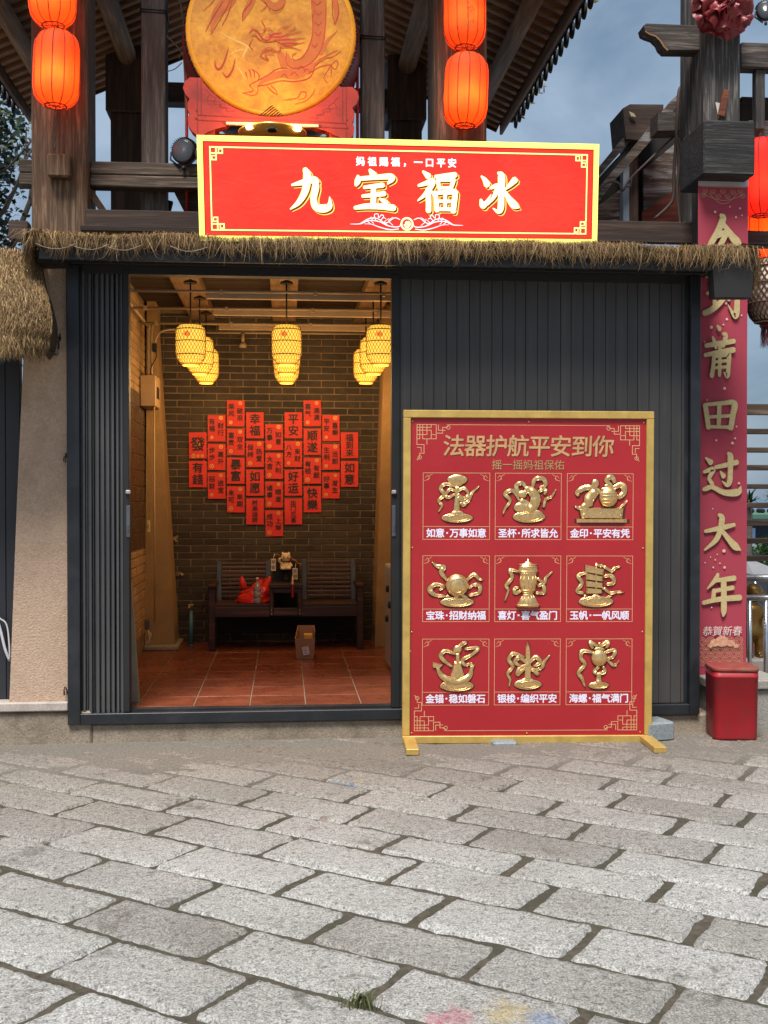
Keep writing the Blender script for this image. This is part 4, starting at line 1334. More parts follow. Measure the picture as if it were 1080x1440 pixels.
def table_things():
    # figurine on its stand
    Y = 11.2
    b = at(402, 821, Y)
    t = thing('cat_figurine', 'cream beckoning cat figurine raised on a black stand on the bench table', 'figurine', (b.x, Y, b.z))
    z = b.z
    q = MB()
    q.box(b.x - .13, b.x + .13, Y + .06, Y + .09, z + .001, z + .22, .006)
    q.box(b.x - .14, b.x + .14, Y - .05, Y + .10, z, z + .02, .004)
    q.lathe([(.03, z + .021), (.025, z + .05), (.018, z + .09), (.02, z + .13), (.05, z + .14)], (b.x, Y + .01, 0), 12)
    q.build('stand', M_DARK, t)
    q = MB(); cz = z + .14
    q.lathe([(0, 0), (.055, .0), (.062, .03), (.05, .07), (.03, .092), (0, .10)], (b.x, Y + .01, cz), 14)
    q.lathe([(0, .075), (.035, .085), (.05, .12), (.038, .155), (0, .168)], (b.x, Y, cz), 14)
    for s in (-1, 1):
        q.lathe([(.018, 0), (.0, .03)], (b.x + s * .03, Y, cz + .152), 8)
        q.lathe([(0, 0), (.02, .005), (.022, .02), (0, .03)], (b.x + s * .03, Y - .045, cz), 10)
    q.tube([(b.x - .04, Y, cz + .06), (b.x - .065, Y - .02, cz + .085), (b.x - .06, Y - .03, cz + .115)], .014, 8)
    q.tube([(b.x + .04, Y, cz + .06), (b.x + .06, Y - .03, cz + .035)], .014, 8)
    body = remeshed(q, 'body', mat('cream_ceramic', lin((226, 200, 156)), .4, 0, .05), t, .006)
    q = MB()
    for s in (-1, 1): q.lathe([(0, 0), (.007, .002), (.006, .006), (0, .008)], n=8, F=Frame((b.x + s * .018, Y - .046, cz + .125), (1, 0, 0), (0, -1, 0), (0, 0, 1)))
    q.tube([(b.x + .045 * math.cos(a * .4), Y - .002 + .045 * math.sin(a * .4), cz + .082) for a in range(16)], .006, 5, closed=True)
    q.build('face_marks', mat('brown_glaze', lin((92, 38, 24)), .4), t)
    q = MB()
    q.tube([tuple(p) for p in spline([(b.x + .05, Y + .02, cz + .11), (b.x + .09, Y, cz + .09), (b.x + .12, Y, cz + .06), (b.x + .155, Y, cz + .05)], 5)], .006, 6)
    q.tube([tuple(p) for p in spline([(b.x - .05, Y + .03, cz + .13), (b.x - .09, Y + .02, cz + .15), (b.x - .12, Y + .02, cz + .13)], 5)], .006, 6)
    q.build('branch', mat('red_gold_branch', lin((150, 92, 50)), .5), t)
    for (px, p0, p1) in ((384.5, 786, 803), (415, 799, 815)):
        a, c = at(px - 3.5, p0, Y - .03), at(px + 3.5, p1, Y - .03)
        q = MB(); q.box(a.x, c.x, Y - .034, Y - .028, c.z, a.z, .002); q.tube([((a.x + c.x) / 2, Y - .03, a.z), ((a.x + c.x) / 2 + .01, Y, a.z + .05)], .003, 5)
        pl = q.build('hanging_tag', mat('pale_tag', lin((206, 190, 168)), .6), t)
        k = MB(); k.text('平安' if px < 400 else '吉祥', Frame(((a.x + c.x) / 2, Y - .034, (a.z + c.z) / 2)), 0, .027, .042, .001, .05, .02, True)
        k.build('tag_lettering', mat('brown_ink', lin((96, 50, 34)), .6), pl)
    # tassel hanging over the table edge
    p = at(411.5, 811, Y - .17)
    t = thing('gold_tipped_tassel', 'crimson tassel with gold cap hanging over the bench table edge', 'tassel', (p.x, p.y, p.z - .2))
    q = MB(); q.lathe([(.006, 0), (.012, -.02), (.013, -.05), (.02, -.07), (.018, -.078)], tuple(p), 12)
    q.tube([p, p + Vector((0, .03, .02)), p + Vector((-.01, .12, -.02))], .004, 5)
    q.build('cap', mat('bright_brass', lin((236, 196, 120)), .25, .8), t)
    q = MB()
    for k in range(40):
        a = k * 2.4; r = .014 * math.sqrt((k + .5) / 40)
        q.strand([p + Vector((r * math.cos(a), r * math.sin(a), -.076)), p + Vector((1.3 * r * math.cos(a), 1.3 * r * math.sin(a), -.13)), p + Vector((1.2 * r * math.cos(a), 1.2 * r * math.sin(a), -.205 + random.uniform(0, .01)))], .008, (math.sin(a), -math.cos(a), 0))
    q.build('threads', leaf_mat('crimson_thread', lin((120, 14, 34)), lin((176, 30, 52))), t, False)
    # red carrier bag
    Y = 11.2
    b = at(357, 849, Y)
    zs = aZ(849, 11.06)
    q = MB()
    n, m = 40, 26
    vs_ = []
    for j in range(m + 1):
        v = j / m
        for i in range(n):
            a = 2 * math.pi * i / n
            rx = (.17 * (1 - .28 * v) if v < .75 else .17 * (.79 - (v - .75) * 1.1)) * (1.0 if v > .04 else .8)
            ry = .10 * (1 - .5 * v)
            w = Vector((math.cos(a) * 1.4, math.sin(a) * 1.4, v * 3.2))
            d = 1 + .24 * noise.noise(w * 1.3 + Vector((4, 0, 0))) + .16 * (0.5 - abs(noise.noise(w * 3.3)))
            h = .19 * v * (1 + .55 * math.cos(a) * (v > .35) * (v - .35) - .08 * math.cos(2 * a))
            vs_.append((b.x + rx * math.cos(a) * d + .03 * v, Y + ry * math.sin(a) * d, zs + .002 + h + .02 * v * noise.noise(w * 2)))
    q.add(vs_, [(j * n + i, j * n + (i + 1) % n, (j + 1) * n + (i + 1) % n, (j + 1) * n + i) for j in range(m) for i in range(n)] + [tuple(range(n))[::-1]], True)
    for (dx, lx) in ((-.10, -.02), (.12, .04)):   # two tied ears
        pts = spline([(b.x + dx, Y, zs + .14, .035), (b.x + dx + lx * .5, Y - .01, zs + .20, .03), (b.x + dx + lx, Y - .005, zs + .255, .012)], 6)
        q.tube([p[:3] for p in pts], [p[3] for p in pts], 8, flat=.4, fdir=(0, 1, 0))
    mb_, nt, bs = _new('red_plastic_film')
    bs.inputs['Base Color'].default_value = (*lin((214, 44, 26)), 1); bs.inputs['Roughness'].default_value = .28
    tag(q.build('carrier_bag', mb_, None, True), 'crumpled red plastic carrier bag on the left bench seat', 'bag')
    # clear bottle in front of it
    b = at(362, 851, 11.1)
    t = thing('glass_bottle', 'clear bottle standing on the bench seat before the red bag', 'bottle', (b.x, 11.1, zs))
    mg, nt, bs = _new('clear_bottle_glass')
    bs.inputs['Base Color'].default_value = (.9, .92, .95, 1); bs.inputs['Roughness'].default_value = .06; bs.inputs['Transmission Weight'].default_value = .75; bs.inputs['IOR'].default_value = 1.4
    q = MB(); q.lathe([(.028, 0), (.034, .006), (.034, .05), (.031, .055), (.034, .06), (.034, .11), (.031, .115), (.034, .12), (.034, .15), (.026, .175), (.013, .195), (.011, .225)], (b.x, 11.1, zs + .001), 20)
    q.build('body', mg, t)
    q = MB(); q.lathe([(.015, .222), (.015, .25), (.013, .253)], (b.x, 11.1, zs), 14); q.build('cap', mat('pale_pink_cap', lin((226, 186, 180)), .4), t)
table_things()

def carton():
    b = at(429, 927, 10.45)
    t = thing('cardboard_box', 'open brown cardboard box on the terracotta floor before the bench', 'box', (b.x, 10.55, ZFL))
    x0, x1 = at(417, 927, 10.45).x, at(441, 927, 10.45).x
    xt0, xt1 = aX(414.5, 10.4), aX(443, 10.4)
    y0, y1 = 10.43, 10.66
    z0, zf, zb = ZFL + .002, aZ(898, 10.43), aZ(881, 10.6)
    q = MB()
    th = .006
    # front, back, left, right leaning walls
    q.add([(x0, y0, z0), (x1, y0, z0), (xt1, y0 - .015, zf), (xt0, y0 - .015, zf - .004), (x0, y0 + th, z0), (x1, y0 + th, z0), (xt1, y0 - .015 + th, zf), (xt0, y0 - .015 + th, zf - .004)], [(0, 1, 2, 3), (4, 5, 6, 7), (0, 1, 5, 4), (1, 2, 6, 5), (2, 3, 7, 6), (3, 0, 4, 7)])
    q.add([(x0 + .01, y1, z0), (x1, y1, z0), (xt1, y1 + .02, zb), (xt0 + .03, y1 + .02, zb), (x0 + .01, y1 + th, z0), (x1, y1 + th, z0), (xt1, y1 + .02 + th, zb), (xt0 + .03, y1 + .02 + th, zb)], [(0, 1, 2, 3), (4, 5, 6, 7), (0, 1, 5, 4), (1, 2, 6, 5), (2, 3, 7, 6), (3, 0, 4, 7)])
    for (xb, xt, s, zz) in ((x0, xt0, 1, zf + .04), (x1, xt1, -1, zb)):
        q.add([(xb, y0 + th, z0), (xb, y1, z0), (xt + (.03 if s > 0 else 0), y1 + .02, zb), (xt, y0 - .012, zf if s > 0 else zz - .03), (xb + s * th, y0 + th, z0), (xb + s * th, y1, z0), (xt + (.03 if s > 0 else 0) + s * th, y1 + .02, zb), (xt + s * th, y0 - .012, zf if s > 0 else zz - .03)], [(0, 1, 2, 3), (4, 5, 6, 7), (0, 1, 5, 4), (1, 2, 6, 5), (2, 3, 7, 6), (3, 0, 4, 7)])
    q.box(x0 + .004, x1 - .004, y0 + th, y1, z0, z0 + .005)
    q.build('walls', M_CARD, t)
    q = MB(); q.box((x0 + x1) / 2 - .01, xt1 - .02, y0 + .05, y0 + .16, z0 + .01, zf + .03, .004); q.build('yellow_packet', mat('ochre_packet', lin((220, 160, 60)), .5), t)
    a = at(430, 915, 10.43)
    F = Frame((a.x, y0 - .008, a.z), Vector((1, 0, .18)).normalized(), Vector((-.18, 0, 1)).normalized())
    q = MB(); q.fbox(F, -.028, .028, -.038, .038, -.001, .003); lb = q.build('shipping_label', mat('pinkish_white_label', lin((222, 200, 206)), .5), t)
    q = MB()
    for k in range(5): q.fbox(F, -.02, .02 - .008 * (k % 2), .026 - k * .013, .030 - k * .013, .003, .0036)
    q.build('label_print', M_INK, lb)
carton()

def room_fittings():
    # distribution box with its conduit
    Y = 10.9
    a, b = at(197, 527, Y), at(219, 571, Y)
    t = thing('switch_box', 'cream metal switch box on the pillar with conduit above', 'electrical box', ((a.x + b.x) / 2, Y, b.z))
    q = MB(); q.box(a.x, b.x, Y, Y + .40, b.z, a.z, .006); q.build('case', M_CREAM, t)
    q = MB(); q.box(b.x + .001, b.x + .006, Y + .08, Y + .26, b.z + .08, b.z + .19, .002); q.build('window', M_DARK, t)
    q = MB()
    x = (a.x + b.x) / 2
    for dx in (0, .03): q.tube([tuple(p) for p in spline([(x + dx, Y + .05, a.z), (x + dx, Y + .05, a.z + .35), (x + dx + .01, Y + .05, 3.34)], 5)], .011, 7)
    q.tube([tuple(p) for p in spline([(x + .05, Y + .05, a.z + .28), (x + .10, Y + .05, a.z + .40), (x + .22, Y + .2, a.z + .46), (x + .5, 11.6, aZ(468, 11.6))], 6)], .011, 7)
    q.build('conduit', M_COND, t)
    q = MB(); q.tube([tuple(p) for p in spline([(x + .06, Y + .04, a.z + .25), (x + .075, Y + .04, a.z + .18), (x + .03, Y + .03, a.z + .08), (x + .02, Y + .05, a.z)], 6)], .006, 6)
    q.box(x + .04, x + .08, Y + .02, Y + .06, a.z + .22, a.z + .30, .004); q.build('black_cable', M_WIRE, t)
    q = MB(); q.tube([(b.x - .02, Y + .05, b.z), (b.x - .02, Y + .05, ZFL + .3)], .008, 6); q.build('lower_conduit', M_CREAM, t)
    # yellowish switch plate
    p = at(209, 740, 11.0)
    t = thing('wall_switch', 'small yellowish switch plate low on the wall below the switch box', 'switch', (p.x, 11.0, p.z - .06))
    q = MB(); q.box(p.x - .016, p.x + .016, 10.98, 11.0, p.z - .055, p.z + .055, .004); q.build('plate', mat('ivory_plate', lin((220, 190, 130)), .5), t)
    q = MB(); q.box(p.x - .008, p.x + .008, 10.974, 10.9795, p.z - .02, p.z + .02, .002); q.build('rocker', M_CREAM, t)
    # socket with loose white wires
    p = at(207, 878, 11.0)
    t = thing('wall_socket', 'grey wall socket trailing loose white wires near the floor', 'socket', (p.x, 11.0, p.z - .1))
    q = MB(); q.box(p.x - .022, p.x + .022, 10.97, 11.0, p.z - .05, p.z + .05, .004)
    for dz in (-.02, .02): q.box(p.x - .01, p.x + .01, 10.966, 10.97, p.z + dz - .008, p.z + dz + .008)
    q.build('plate', mat('grey_plate', lin((84, 78, 70)), .5), t)
    q = MB()
    for k in range(3): q.tube([tuple(s) for s in spline([(p.x + .01, 10.965, p.z - .05), (p.x + .02 + k * .012, 10.95, p.z - .10), (p.x + .03 - k * .015, 10.95, p.z - .17), (p.x - .005, 10.96, p.z - .2 + k * .02)], 5)], .004, 5)
    q.build('wires', mat('cream_wire', lin((196, 180, 150)), .5), t)
    # stand pipe with a tap
    p = at(268.5, 911, 11.45)
    t = thing('stand_pipe', 'short teal water pipe with a brass tap beside the bench', 'pipe', (p.x, 11.45, ZFL))
    q = MB(); q.tube([(p.x, 11.45, ZFL), (p.x, 11.45, aZ(858, 11.45))], .02, 12); q.lathe([(.03, 0), (.03, .012), (.02, .016)], (p.x, 11.45, ZFL), 12); q.build('pipe', mat('teal_pipe', lin((72, 118, 128)), .5), t)
    z = aZ(858, 11.45)
    q = MB(); q.tube([(p.x, 11.45, z), (p.x, 11.45, z + .04), (p.x - .01, 11.40, z + .05), (p.x - .012, 11.37, z + .03)], .014, 8); q.obox((p.x, 11.45, z + .06), (.03, 0, 0), (0, .008, 0), (0, 0, .006), .002); q.build('tap', mat('worn_brass', lin((170, 150, 116)), .4, .6), t)
    # tall white board leaning by the door
    q = MB()
    F = Frame((0, 8.35, 0))
    q.prism([(p.x, p.z) for p in (at(181, 1000, 8.35), at(196.5, 990, 8.35), at(186, 835, 8.35), at(181, 800, 8.35))], F, -.03, 0)
    tag(q.build('leaning_board', mat('cream_board', lin((150, 136, 112)), .6), None), 'cream board leaning inside the doorway beside the folded door', 'board')
    # white appliance inside at the right
    t = thing('white_cabinet', 'white washing cabinet just inside the door at the right', 'cabinet', (1.14, 9.5, ZFL))
    xa = (541 - 400) / 1600 * 10.08
    q = MB(); q.box(xa, 1.38, 9.2, 10.08, ZFL + .03, 1.12, .015); q.box(xa + .04, 1.34, 9.24, 10.04, ZFL + .001, ZFL + .03); q.build('case', M_PLASTIC, t)
    q = MB()
    for (y, z) in ((9.7, .92), (9.5, .80), (9.75, .66)): q.lathe([(.03, 0), (.028, .02), (.018, .024)], n=14, F=Frame((xa - .001, y, z), (0, 1, 0), (-1, 0, 0), (0, 0, 1)))
    q.build('knob', M_DARK, t)
    q = MB(); q.box(xa - .003, xa, 9.25, 10.03, 1.04, 1.10, .001); q.build('panel', mat('grey_panel', lin((150, 148, 146)), .4), t)
    # crumbled paper scraps still stuck on the bricks
    for (px, py, lb) in ((247, 757, 'upper'), (252, 805, 'lower')):
        p = at(px, py, YB - .01)
        q = MB()
        for _ in range(6):
            c = p + Vector((random.uniform(-.03, .03), 0, random.uniform(-.03, .03)))
            q.add([c + Vector((random.uniform(-.03, .03), random.uniform(-.025, .004), random.uniform(-.025, .025))) for _ in range(4)], [(0, 1, 2, 3)])
        tag(q.build('paper_scrap', mat('torn_tan_paper', lin((186, 160, 124)), .9), None, False), '%s torn paper scrap on the bricks left of the bench' % lb, 'scrap')
room_fittings()

# ================================================================== LIT SIGN
BR = {   # brush characters: strokes of (x, y, width) on a 100 x 100 square
 '九': [[(38, 97, 11), (43, 82, 17), (38, 48, 15), (22, 20, 11), (1, 3, 3)], [(6, 60, 5), (30, 66, 11), (58, 73, 14), (66, 68, 13)],
       [(63, 70, 12), (63, 55, 15), (58, 30, 14), (62, 10, 15), (78, 5, 17), (94, 9, 15), (98, 20, 8), (97, 33, 2)]],
 '宝': [[(38, 99, 6), (47, 87, 16)], [(9, 84, 6), (8, 72, 13), (4, 62, 7)], [(8, 77, 9), (50, 81, 10), (88, 84, 13), (93, 78, 12), (82, 66, 3)],
       [(24, 57, 7), (46, 60, 9), (70, 63, 11)], [(20, 36, 7), (46, 39, 9), (74, 43, 11)], [(47, 58, 11), (47, 38, 12), (46, 12, 12)],
       [(1, 8, 8), (30, 12, 12), (68, 12, 13), (97, 9, 14)], [(62, 31, 4), (78, 21, 13)]],
 '福': [[(14, 99, 5), (27, 88, 14)], [(3, 65, 6), (22, 71, 10), (38, 77, 13), (33, 62, 12), (17, 42, 8), (1, 29, 3)], [(27, 56, 12), (28, 30, 12), (28, 4, 12)],
       [(35, 52, 4), (45, 42, 11)], [(45, 87, 7), (70, 90, 9), (95, 92, 12)], [(51, 79, 9), (55, 58, 8)], [(51, 79, 7), (85, 81, 10), (90, 78, 10), (84, 59, 8)], [(54, 60, 6), (84, 61, 7)],
       [(46, 49, 9), (49, 6, 11)], [(46, 48, 8), (90, 51, 12), (95, 47, 12), (90, 4, 12)], [(50, 28, 7), (90, 28, 7)], [(70, 47, 8), (70, 8, 8)], [(50, 9, 8), (90, 9, 8)]],
 '冰': [[(4, 90, 4), (12, 82, 10), (19, 70, 15)], [(3, 33, 6), (8, 19, 13), (16, 25, 9), (29, 46, 2)], [(47, 99, 6), (55, 90, 16), (55, 50, 14), (54, 14, 14), (47, 5, 9), (34, 13, 2)],
       [(28, 62, 6), (46, 67, 11), (37, 42, 9), (20, 20, 2)], [(90, 83, 14), (76, 69, 9), (62, 57, 2)], [(58, 63, 4), (72, 41, 11), (88, 22, 17), (101, 15, 3)]],
 '今': [[(44, 97, 8), (50, 89, 15), (38, 62, 14), (20, 34, 13), (3, 12, 4)], [(50, 78, 9), (74, 48, 16), (88, 34, 18), (99, 20, 4)], [(30, 44, 5), (46, 53, 13), (60, 56, 13)], [(60, 56, 12), (46, 32, 12), (34, 18, 8)], [(30, 16, 8), (50, 22, 11), (66, 12, 8), (70, 2, 4)]],
 '到': [[(6, 92, 8), (52, 95, 9)], [(30, 92, 8), (16, 72, 8), (40, 76, 8)], [(38, 80, 6), (48, 68, 10)], [(8, 52, 7), (50, 57, 9)], [(28, 68, 9), (28, 22, 9)], [(1, 6, 12), (20, 14, 13), (42, 30, 12), (60, 44, 3)], [(66, 82, 9), (66, 38, 9)], [(88, 98, 10), (88, 30, 13), (86, 4, 14), (80, 2, 10), (64, 26, 2)]],
 '莆': [[(5, 71, 9), (50, 76, 11), (98, 82, 10)], [(28, 90, 7), (34, 78, 11), (39, 66, 8)], [(60, 99, 5), (69, 93, 14), (62, 70, 9)], [(2, 49, 8), (50, 56, 11), (97, 62, 12)], [(52, 74, 11), (51, 40, 11), (50, 4, 10)],
       [(32, 48, 11), (30, 26, 11), (25, 2, 13)], [(32, 46, 8), (70, 51, 10), (80, 50, 13), (79, 24, 12), (75, 3, 13), (64, 10, 3)], [(35, 34, 6), (76, 37, 7)], [(33, 20, 6), (76, 23, 7)], [(42, 116, 6), (50, 109, 11)]],
 '田': [[(8, 88, 13), (13, 50, 13), (18, 8, 12)], [(8, 88, 11), (60, 94, 13), (94, 94, 17), (90, 50, 15), (84, 6, 14)], [(16, 46, 10), (86, 51, 11)], [(50, 90, 12), (48, 12, 11)], [(18, 13, 10), (84, 11, 11)]],
 '过': [[(33, 66, 8), (60, 71, 10), (90, 78, 11)], [(66, 99, 7), (72, 90, 14), (72, 60, 12), (70, 32, 12), (62, 25, 9), (50, 34, 2)], [(45, 56, 4), (54, 45, 12)], [(6, 88, 4), (20, 77, 13)], [(2, 55, 7), (26, 61, 11), (16, 40, 9), (24, 24, 9), (6, 14, 8)], [(1, 14, 8), (22, 20, 9), (56, 7, 12), (92, 8, 15), (100, 22, 2)]],
 '大': [[(4, 56, 8), (50, 65, 12), (84, 73, 9)], [(42, 99, 8), (50, 90, 14), (46, 62, 13), (34, 34, 12), (3, 8, 5)], [(50, 58, 9), (72, 32, 14), (88, 16, 17), (101, 8, 5)]],
 '年': [[(40, 99, 7), (34, 86, 11), (12, 64, 3)], [(30, 83, 8), (84, 89, 12)], [(28, 58, 8), (80, 66, 10)], [(30, 60, 10), (27, 36, 10)], [(1, 30, 9), (42, 38, 11), (99, 42, 13)], [(55, 84, 13), (56, 40, 13), (56, 10, 13), (54, -2, 5)]],
}
def brush(mb, ch, F, cu, cv, k, w, fat=1.0, kv=None):
    for i, st in enumerate(BR[ch]):
        mb.stroke([(p[0] - 50, (p[1] - 50), p[2] * fat) for p in st], F if kv is None else Frame(F.P(cu, cv), F.U, F.V * kv, F.N), w + i * .00018, k, cu if kv is None else 0, cv if kv is None else 0)

def lit_sign():
    O = Vector((.799, 7.65, 3.762))
    F = frame_rot(O, R(3.54), R(7.45), R(1.34))
    W, H = 2.728, .675
    E = 1 / 2 ** EXPO
    t = thing('lightbox_sign', 'long glowing red lightbox shop sign with yellow border and white brush characters', 'sign', (O.x, O.y, O.z - H / 2))
    q = MB(); q.fbox(F, -W / 2, W / 2, -H / 2, H / 2, -.13, -.004, .006); q.build('casing', mat('yellow_sign_casing', lin((190, 170, 60)), .5), t)
    q = MB(); q.fbox(F, -W / 2 + .036, W / 2 - .036, -H / 2 + .036, H / 2 - .036, -.0045, 0)
    # faint wrinkles of the stretched film come from its own bump
    m = emis('lit_red_film', (.82, .036, .022), 1.06 * E, (.5, .02, .015))
    nt = m.node_tree; bs = nt.nodes['Principled BSDF']
    nn = _noise(nt, 2.2, 4, .55, _objvec(nt, (1, 1, .8)), .5)     # tubes behind the film light it a little unevenly
    nt.links.new(_ramp(nt, nn, [(.3, (.72, .026, .018)), (.7, (.88, .048, .028))]), bs.inputs['Emission Color'])
    _bump(nt, bs, _noise(nt, 4, 3, .5, _objvec(nt, (1, 1, 2)), 1.5), .4, .03)
    q.build('red_face', m, t)
    q = MB()
    b = .036
    q.fbox(F, -W / 2, W / 2, H / 2 - b, H / 2, -.004, .004); q.fbox(F, -W / 2, W / 2, -H / 2, -H / 2 + b, -.004, .004)
    q.fbox(F, -W / 2, -W / 2 + b, -H / 2 + b, H / 2 - b, -.004, .004); q.fbox(F, W / 2 - b, W / 2, -H / 2 + b, H / 2 - b, -.004, .004)
    q.build('lit_border', emis('lit_yellow_film', (1.0, .90, .17), 1.1 * E), t)
    q = MB()
    q.line([(-W / 2 + b + .004, -H / 2 + b + .004), (W / 2 - b - .004, -H / 2 + b + .004), (W / 2 - b - .004, H / 2 - b - .004), (-W / 2 + b + .004, H / 2 - b - .004)], F, .0006, .006, True)
    u0, v0 = W / 2 - .083, H / 2 - .073
    c = .092
    def corner(su, sv, shadow):
        g = lambda x, y: (su * (u0 - x), sv * (v0 - y))
        d = .0016 if not shadow else .0008
        wd = .009
        off = (0, 0) if not shadow else (.007, -.006)
        L = [[g(0, c * .87), g(0, 0), g(c * .87, 0)], [g(c * .87, 0), g(c * .87, c * .42), g(c * .04, c * .42)], [g(0, c * .87), g(c * .42, c * .87), g(c * .42, c * .04)]]
        for k, l in enumerate(L): q2[shadow].line([(x + off[0], y + off[1]) for x, y in l], F, d + k * .0002, wd)
        q2[shadow].line([(x + off[0], y + off[1]) for x, y in (g(c * .6, c * .42), g(c * .6, c * .12), g(c * .87, c * .12))], F, d + .0006, wd * .8)
        q2[shadow].line([(x + off[0], y + off[1]) for x, y in (g(c * .42, c * .6), g(c * .12, c * .6), g(c * .12, c * .87))], F, d + .0008, wd * .8)
    q2 = [MB(), MB()]
    for su in (-1, 1):
        for sv in (-1, 1):
            for s in (0, 1): corner(su, sv, s)
    for s in (0, 1):
        o = (.007, -.006) if s else (0, 0); d = .0016 if not s else .0008
        for sv in (-1, 1): q2[s].line([(-u0 + c * .87 + o[0], sv * v0 + o[1]), (u0 - c * .87 + o[0], sv * v0 + o[1])], F, d + .001, .009)
        for su in (-1, 1): q2[s].line([(su * u0 + o[0], -v0 + c * .87 + o[1]), (su * u0 + o[0], v0 - c * .87 + o[1])], F, d + .0012, .009)
    q.build('thin_outline', emis('lit_dark_red_film', (.30, .02, .008), .8 * E), t)
    q2[0].build('fret_border', emis('lit_pale_yellow_film', (1.0, .86, .30), 1.0 * E), t)
    q2[1].build('fret_shade_line', emis('lit_brown_film', (.30, .07, .01), .7 * E), t)
    # four big brush characters: cream, gold rim, brown offset edge
    M_C, M_G, M_B = emis('lit_cream_film', (1.0, .93, .66), 1.02 * E), emis('lit_gold_film', (.95, .66, .14), .9 * E), emis('lit_deep_brown_film', (.20, .035, .008), .6 * E)
    for ch, px, dv in (('九', 430, .004), ('宝', 519.5, .004), ('福', 608, 0), ('冰', 697, 0)):
        cc = MB(); gg = MB(); bb = MB()
        u = (px - 277.5) / 564.5 * W - W / 2
        brush(bb, ch, F, u + .010, dv - .010, .00273, .001, 1.12)
        brush(gg, ch, F, u + .014, dv - .013, .00273, .0006, 1.25)
        brush(gg, ch, F, u, dv, .00273, .0034, 1.2)
        brush(cc, ch, F, u, dv, .00273, .0062, 1.0)
        o = cc.build('brush_character', M_C, t)
        o['label'] = 'glowing cream brush character %s' % ch
        gg.build('gold_rim', M_G, o); bb.build('brown_edge', M_B, o)
    q = MB()
    ux = lambda px: (px - 277.5) / 564.5 * W - W / 2
    for ch, px in zip('妈祖赐福', (500, 516.4, 532.6, 549)): q.text(ch, F, ux(px), .193, .062, .0014, 1, .03)
    q.text('，', F, ux(565.5), .193, .062, .0014, 1, .03)
    for ch, px in zip('一口平安', (581, 597, 613.3, 629)): q.text(ch, F, ux(px), .193, .062, .0014, 1, .03)
    q.build('small_lettering', emis('lit_white_film', (1, .96, .94), 1.0 * E), t)
    # wave band with a pearl
    q = MB()
    uc, vc = ux(565), -.212
    P = .00483
    for s in (-1, 1):
        w3 = lambda pts, d=.0014: q.stroke([(uc + s * x * P, vc + y * P, wd * P) for x, y, wd in pts], F, d, 1.0, n=6)
        w3([(80, -1, .6), (66, -.5, 1.2), (54, 4, 1.3), (40, 3, 1.3), (26, -3, 1.3), (12, -4, 1.2), (8, 1, 1)])
        w3([(66, 0, .6), (54, 6.5, 1.1), (42, 7, 1.1), (30, 1, 1.1), (18, 8, 1.1), (10, 6, 1)], .0016)
        w3([(60, -.5, .5), (50, -1, .8), (38, -5, 1.2), (24, -8, 1.3), (12, -7, 1.1)], .0018)
        w3([(50, 9, .6), (56, 4, .8), (52, 0, .8)], .002); w3([(46, 9.5, .6), (50, 4, .8), (47, 0, .8)], .0022)
        w3([(26, 7, .6), (32, 2, .9), (26, -3, .8)], .0024); w3([(20, 9, .7), (26, 4, .9), (20, -2, .8)], .0026)
        w3([(44, 4, .8), (46, 12, 1), (41, 13, 1), (40, 8, .9), (36, 12, 1.1), (33, 10, 1), (36, 6, .8)], .0028)
        w3([(38, 3, .8), (34, 8, 1), (30, 7, .8)], .003)
    q.build('wave_band', emis('lit_pink_white_film', (1.0, .80, .82), .95 * E), t)
    q = MB(); q.line([(uc + 8 * P * math.cos(a * .3927), vc + 8 * P * math.sin(a * .3927)) for a in range(16)], F, .0036, 2.6 * P, True)
    q.stroke([(uc - 4 * P, vc - 1 * P, 2 * P), (uc, vc - 4.5 * P, 3 * P), (uc + 4.5 * P, vc, 2 * P), (uc + 2 * P, vc + 4 * P, 1 * P)], F, .0038)
    q.sheet([(uc + 3 * P * math.cos(a * .5236), vc + (1 + 3 * math.sin(a * .5236)) * P) for a in range(12)], F, .0042)
    q.build('pearl', emis('lit_pearl_film', (1.0, .85, .45), 1.0 * E), t)
    # struts that hold the box up from behind
    q = MB()
    for u in (-1.0, 0, 1.0):
        a = F.P(u, -.2, -.13); q.beam(a, (a.x, a.y + .55, 3.70), .03, .03); q.beam(F.P(u, -H / 2 + .02, -.1), (F.P(u, -H / 2, -.1).x, F.P(u, -H / 2, -.1).y + .02, 3.452), .03, .03)
    q.build('support_strut', M_NAVY, t)
lit_sign()

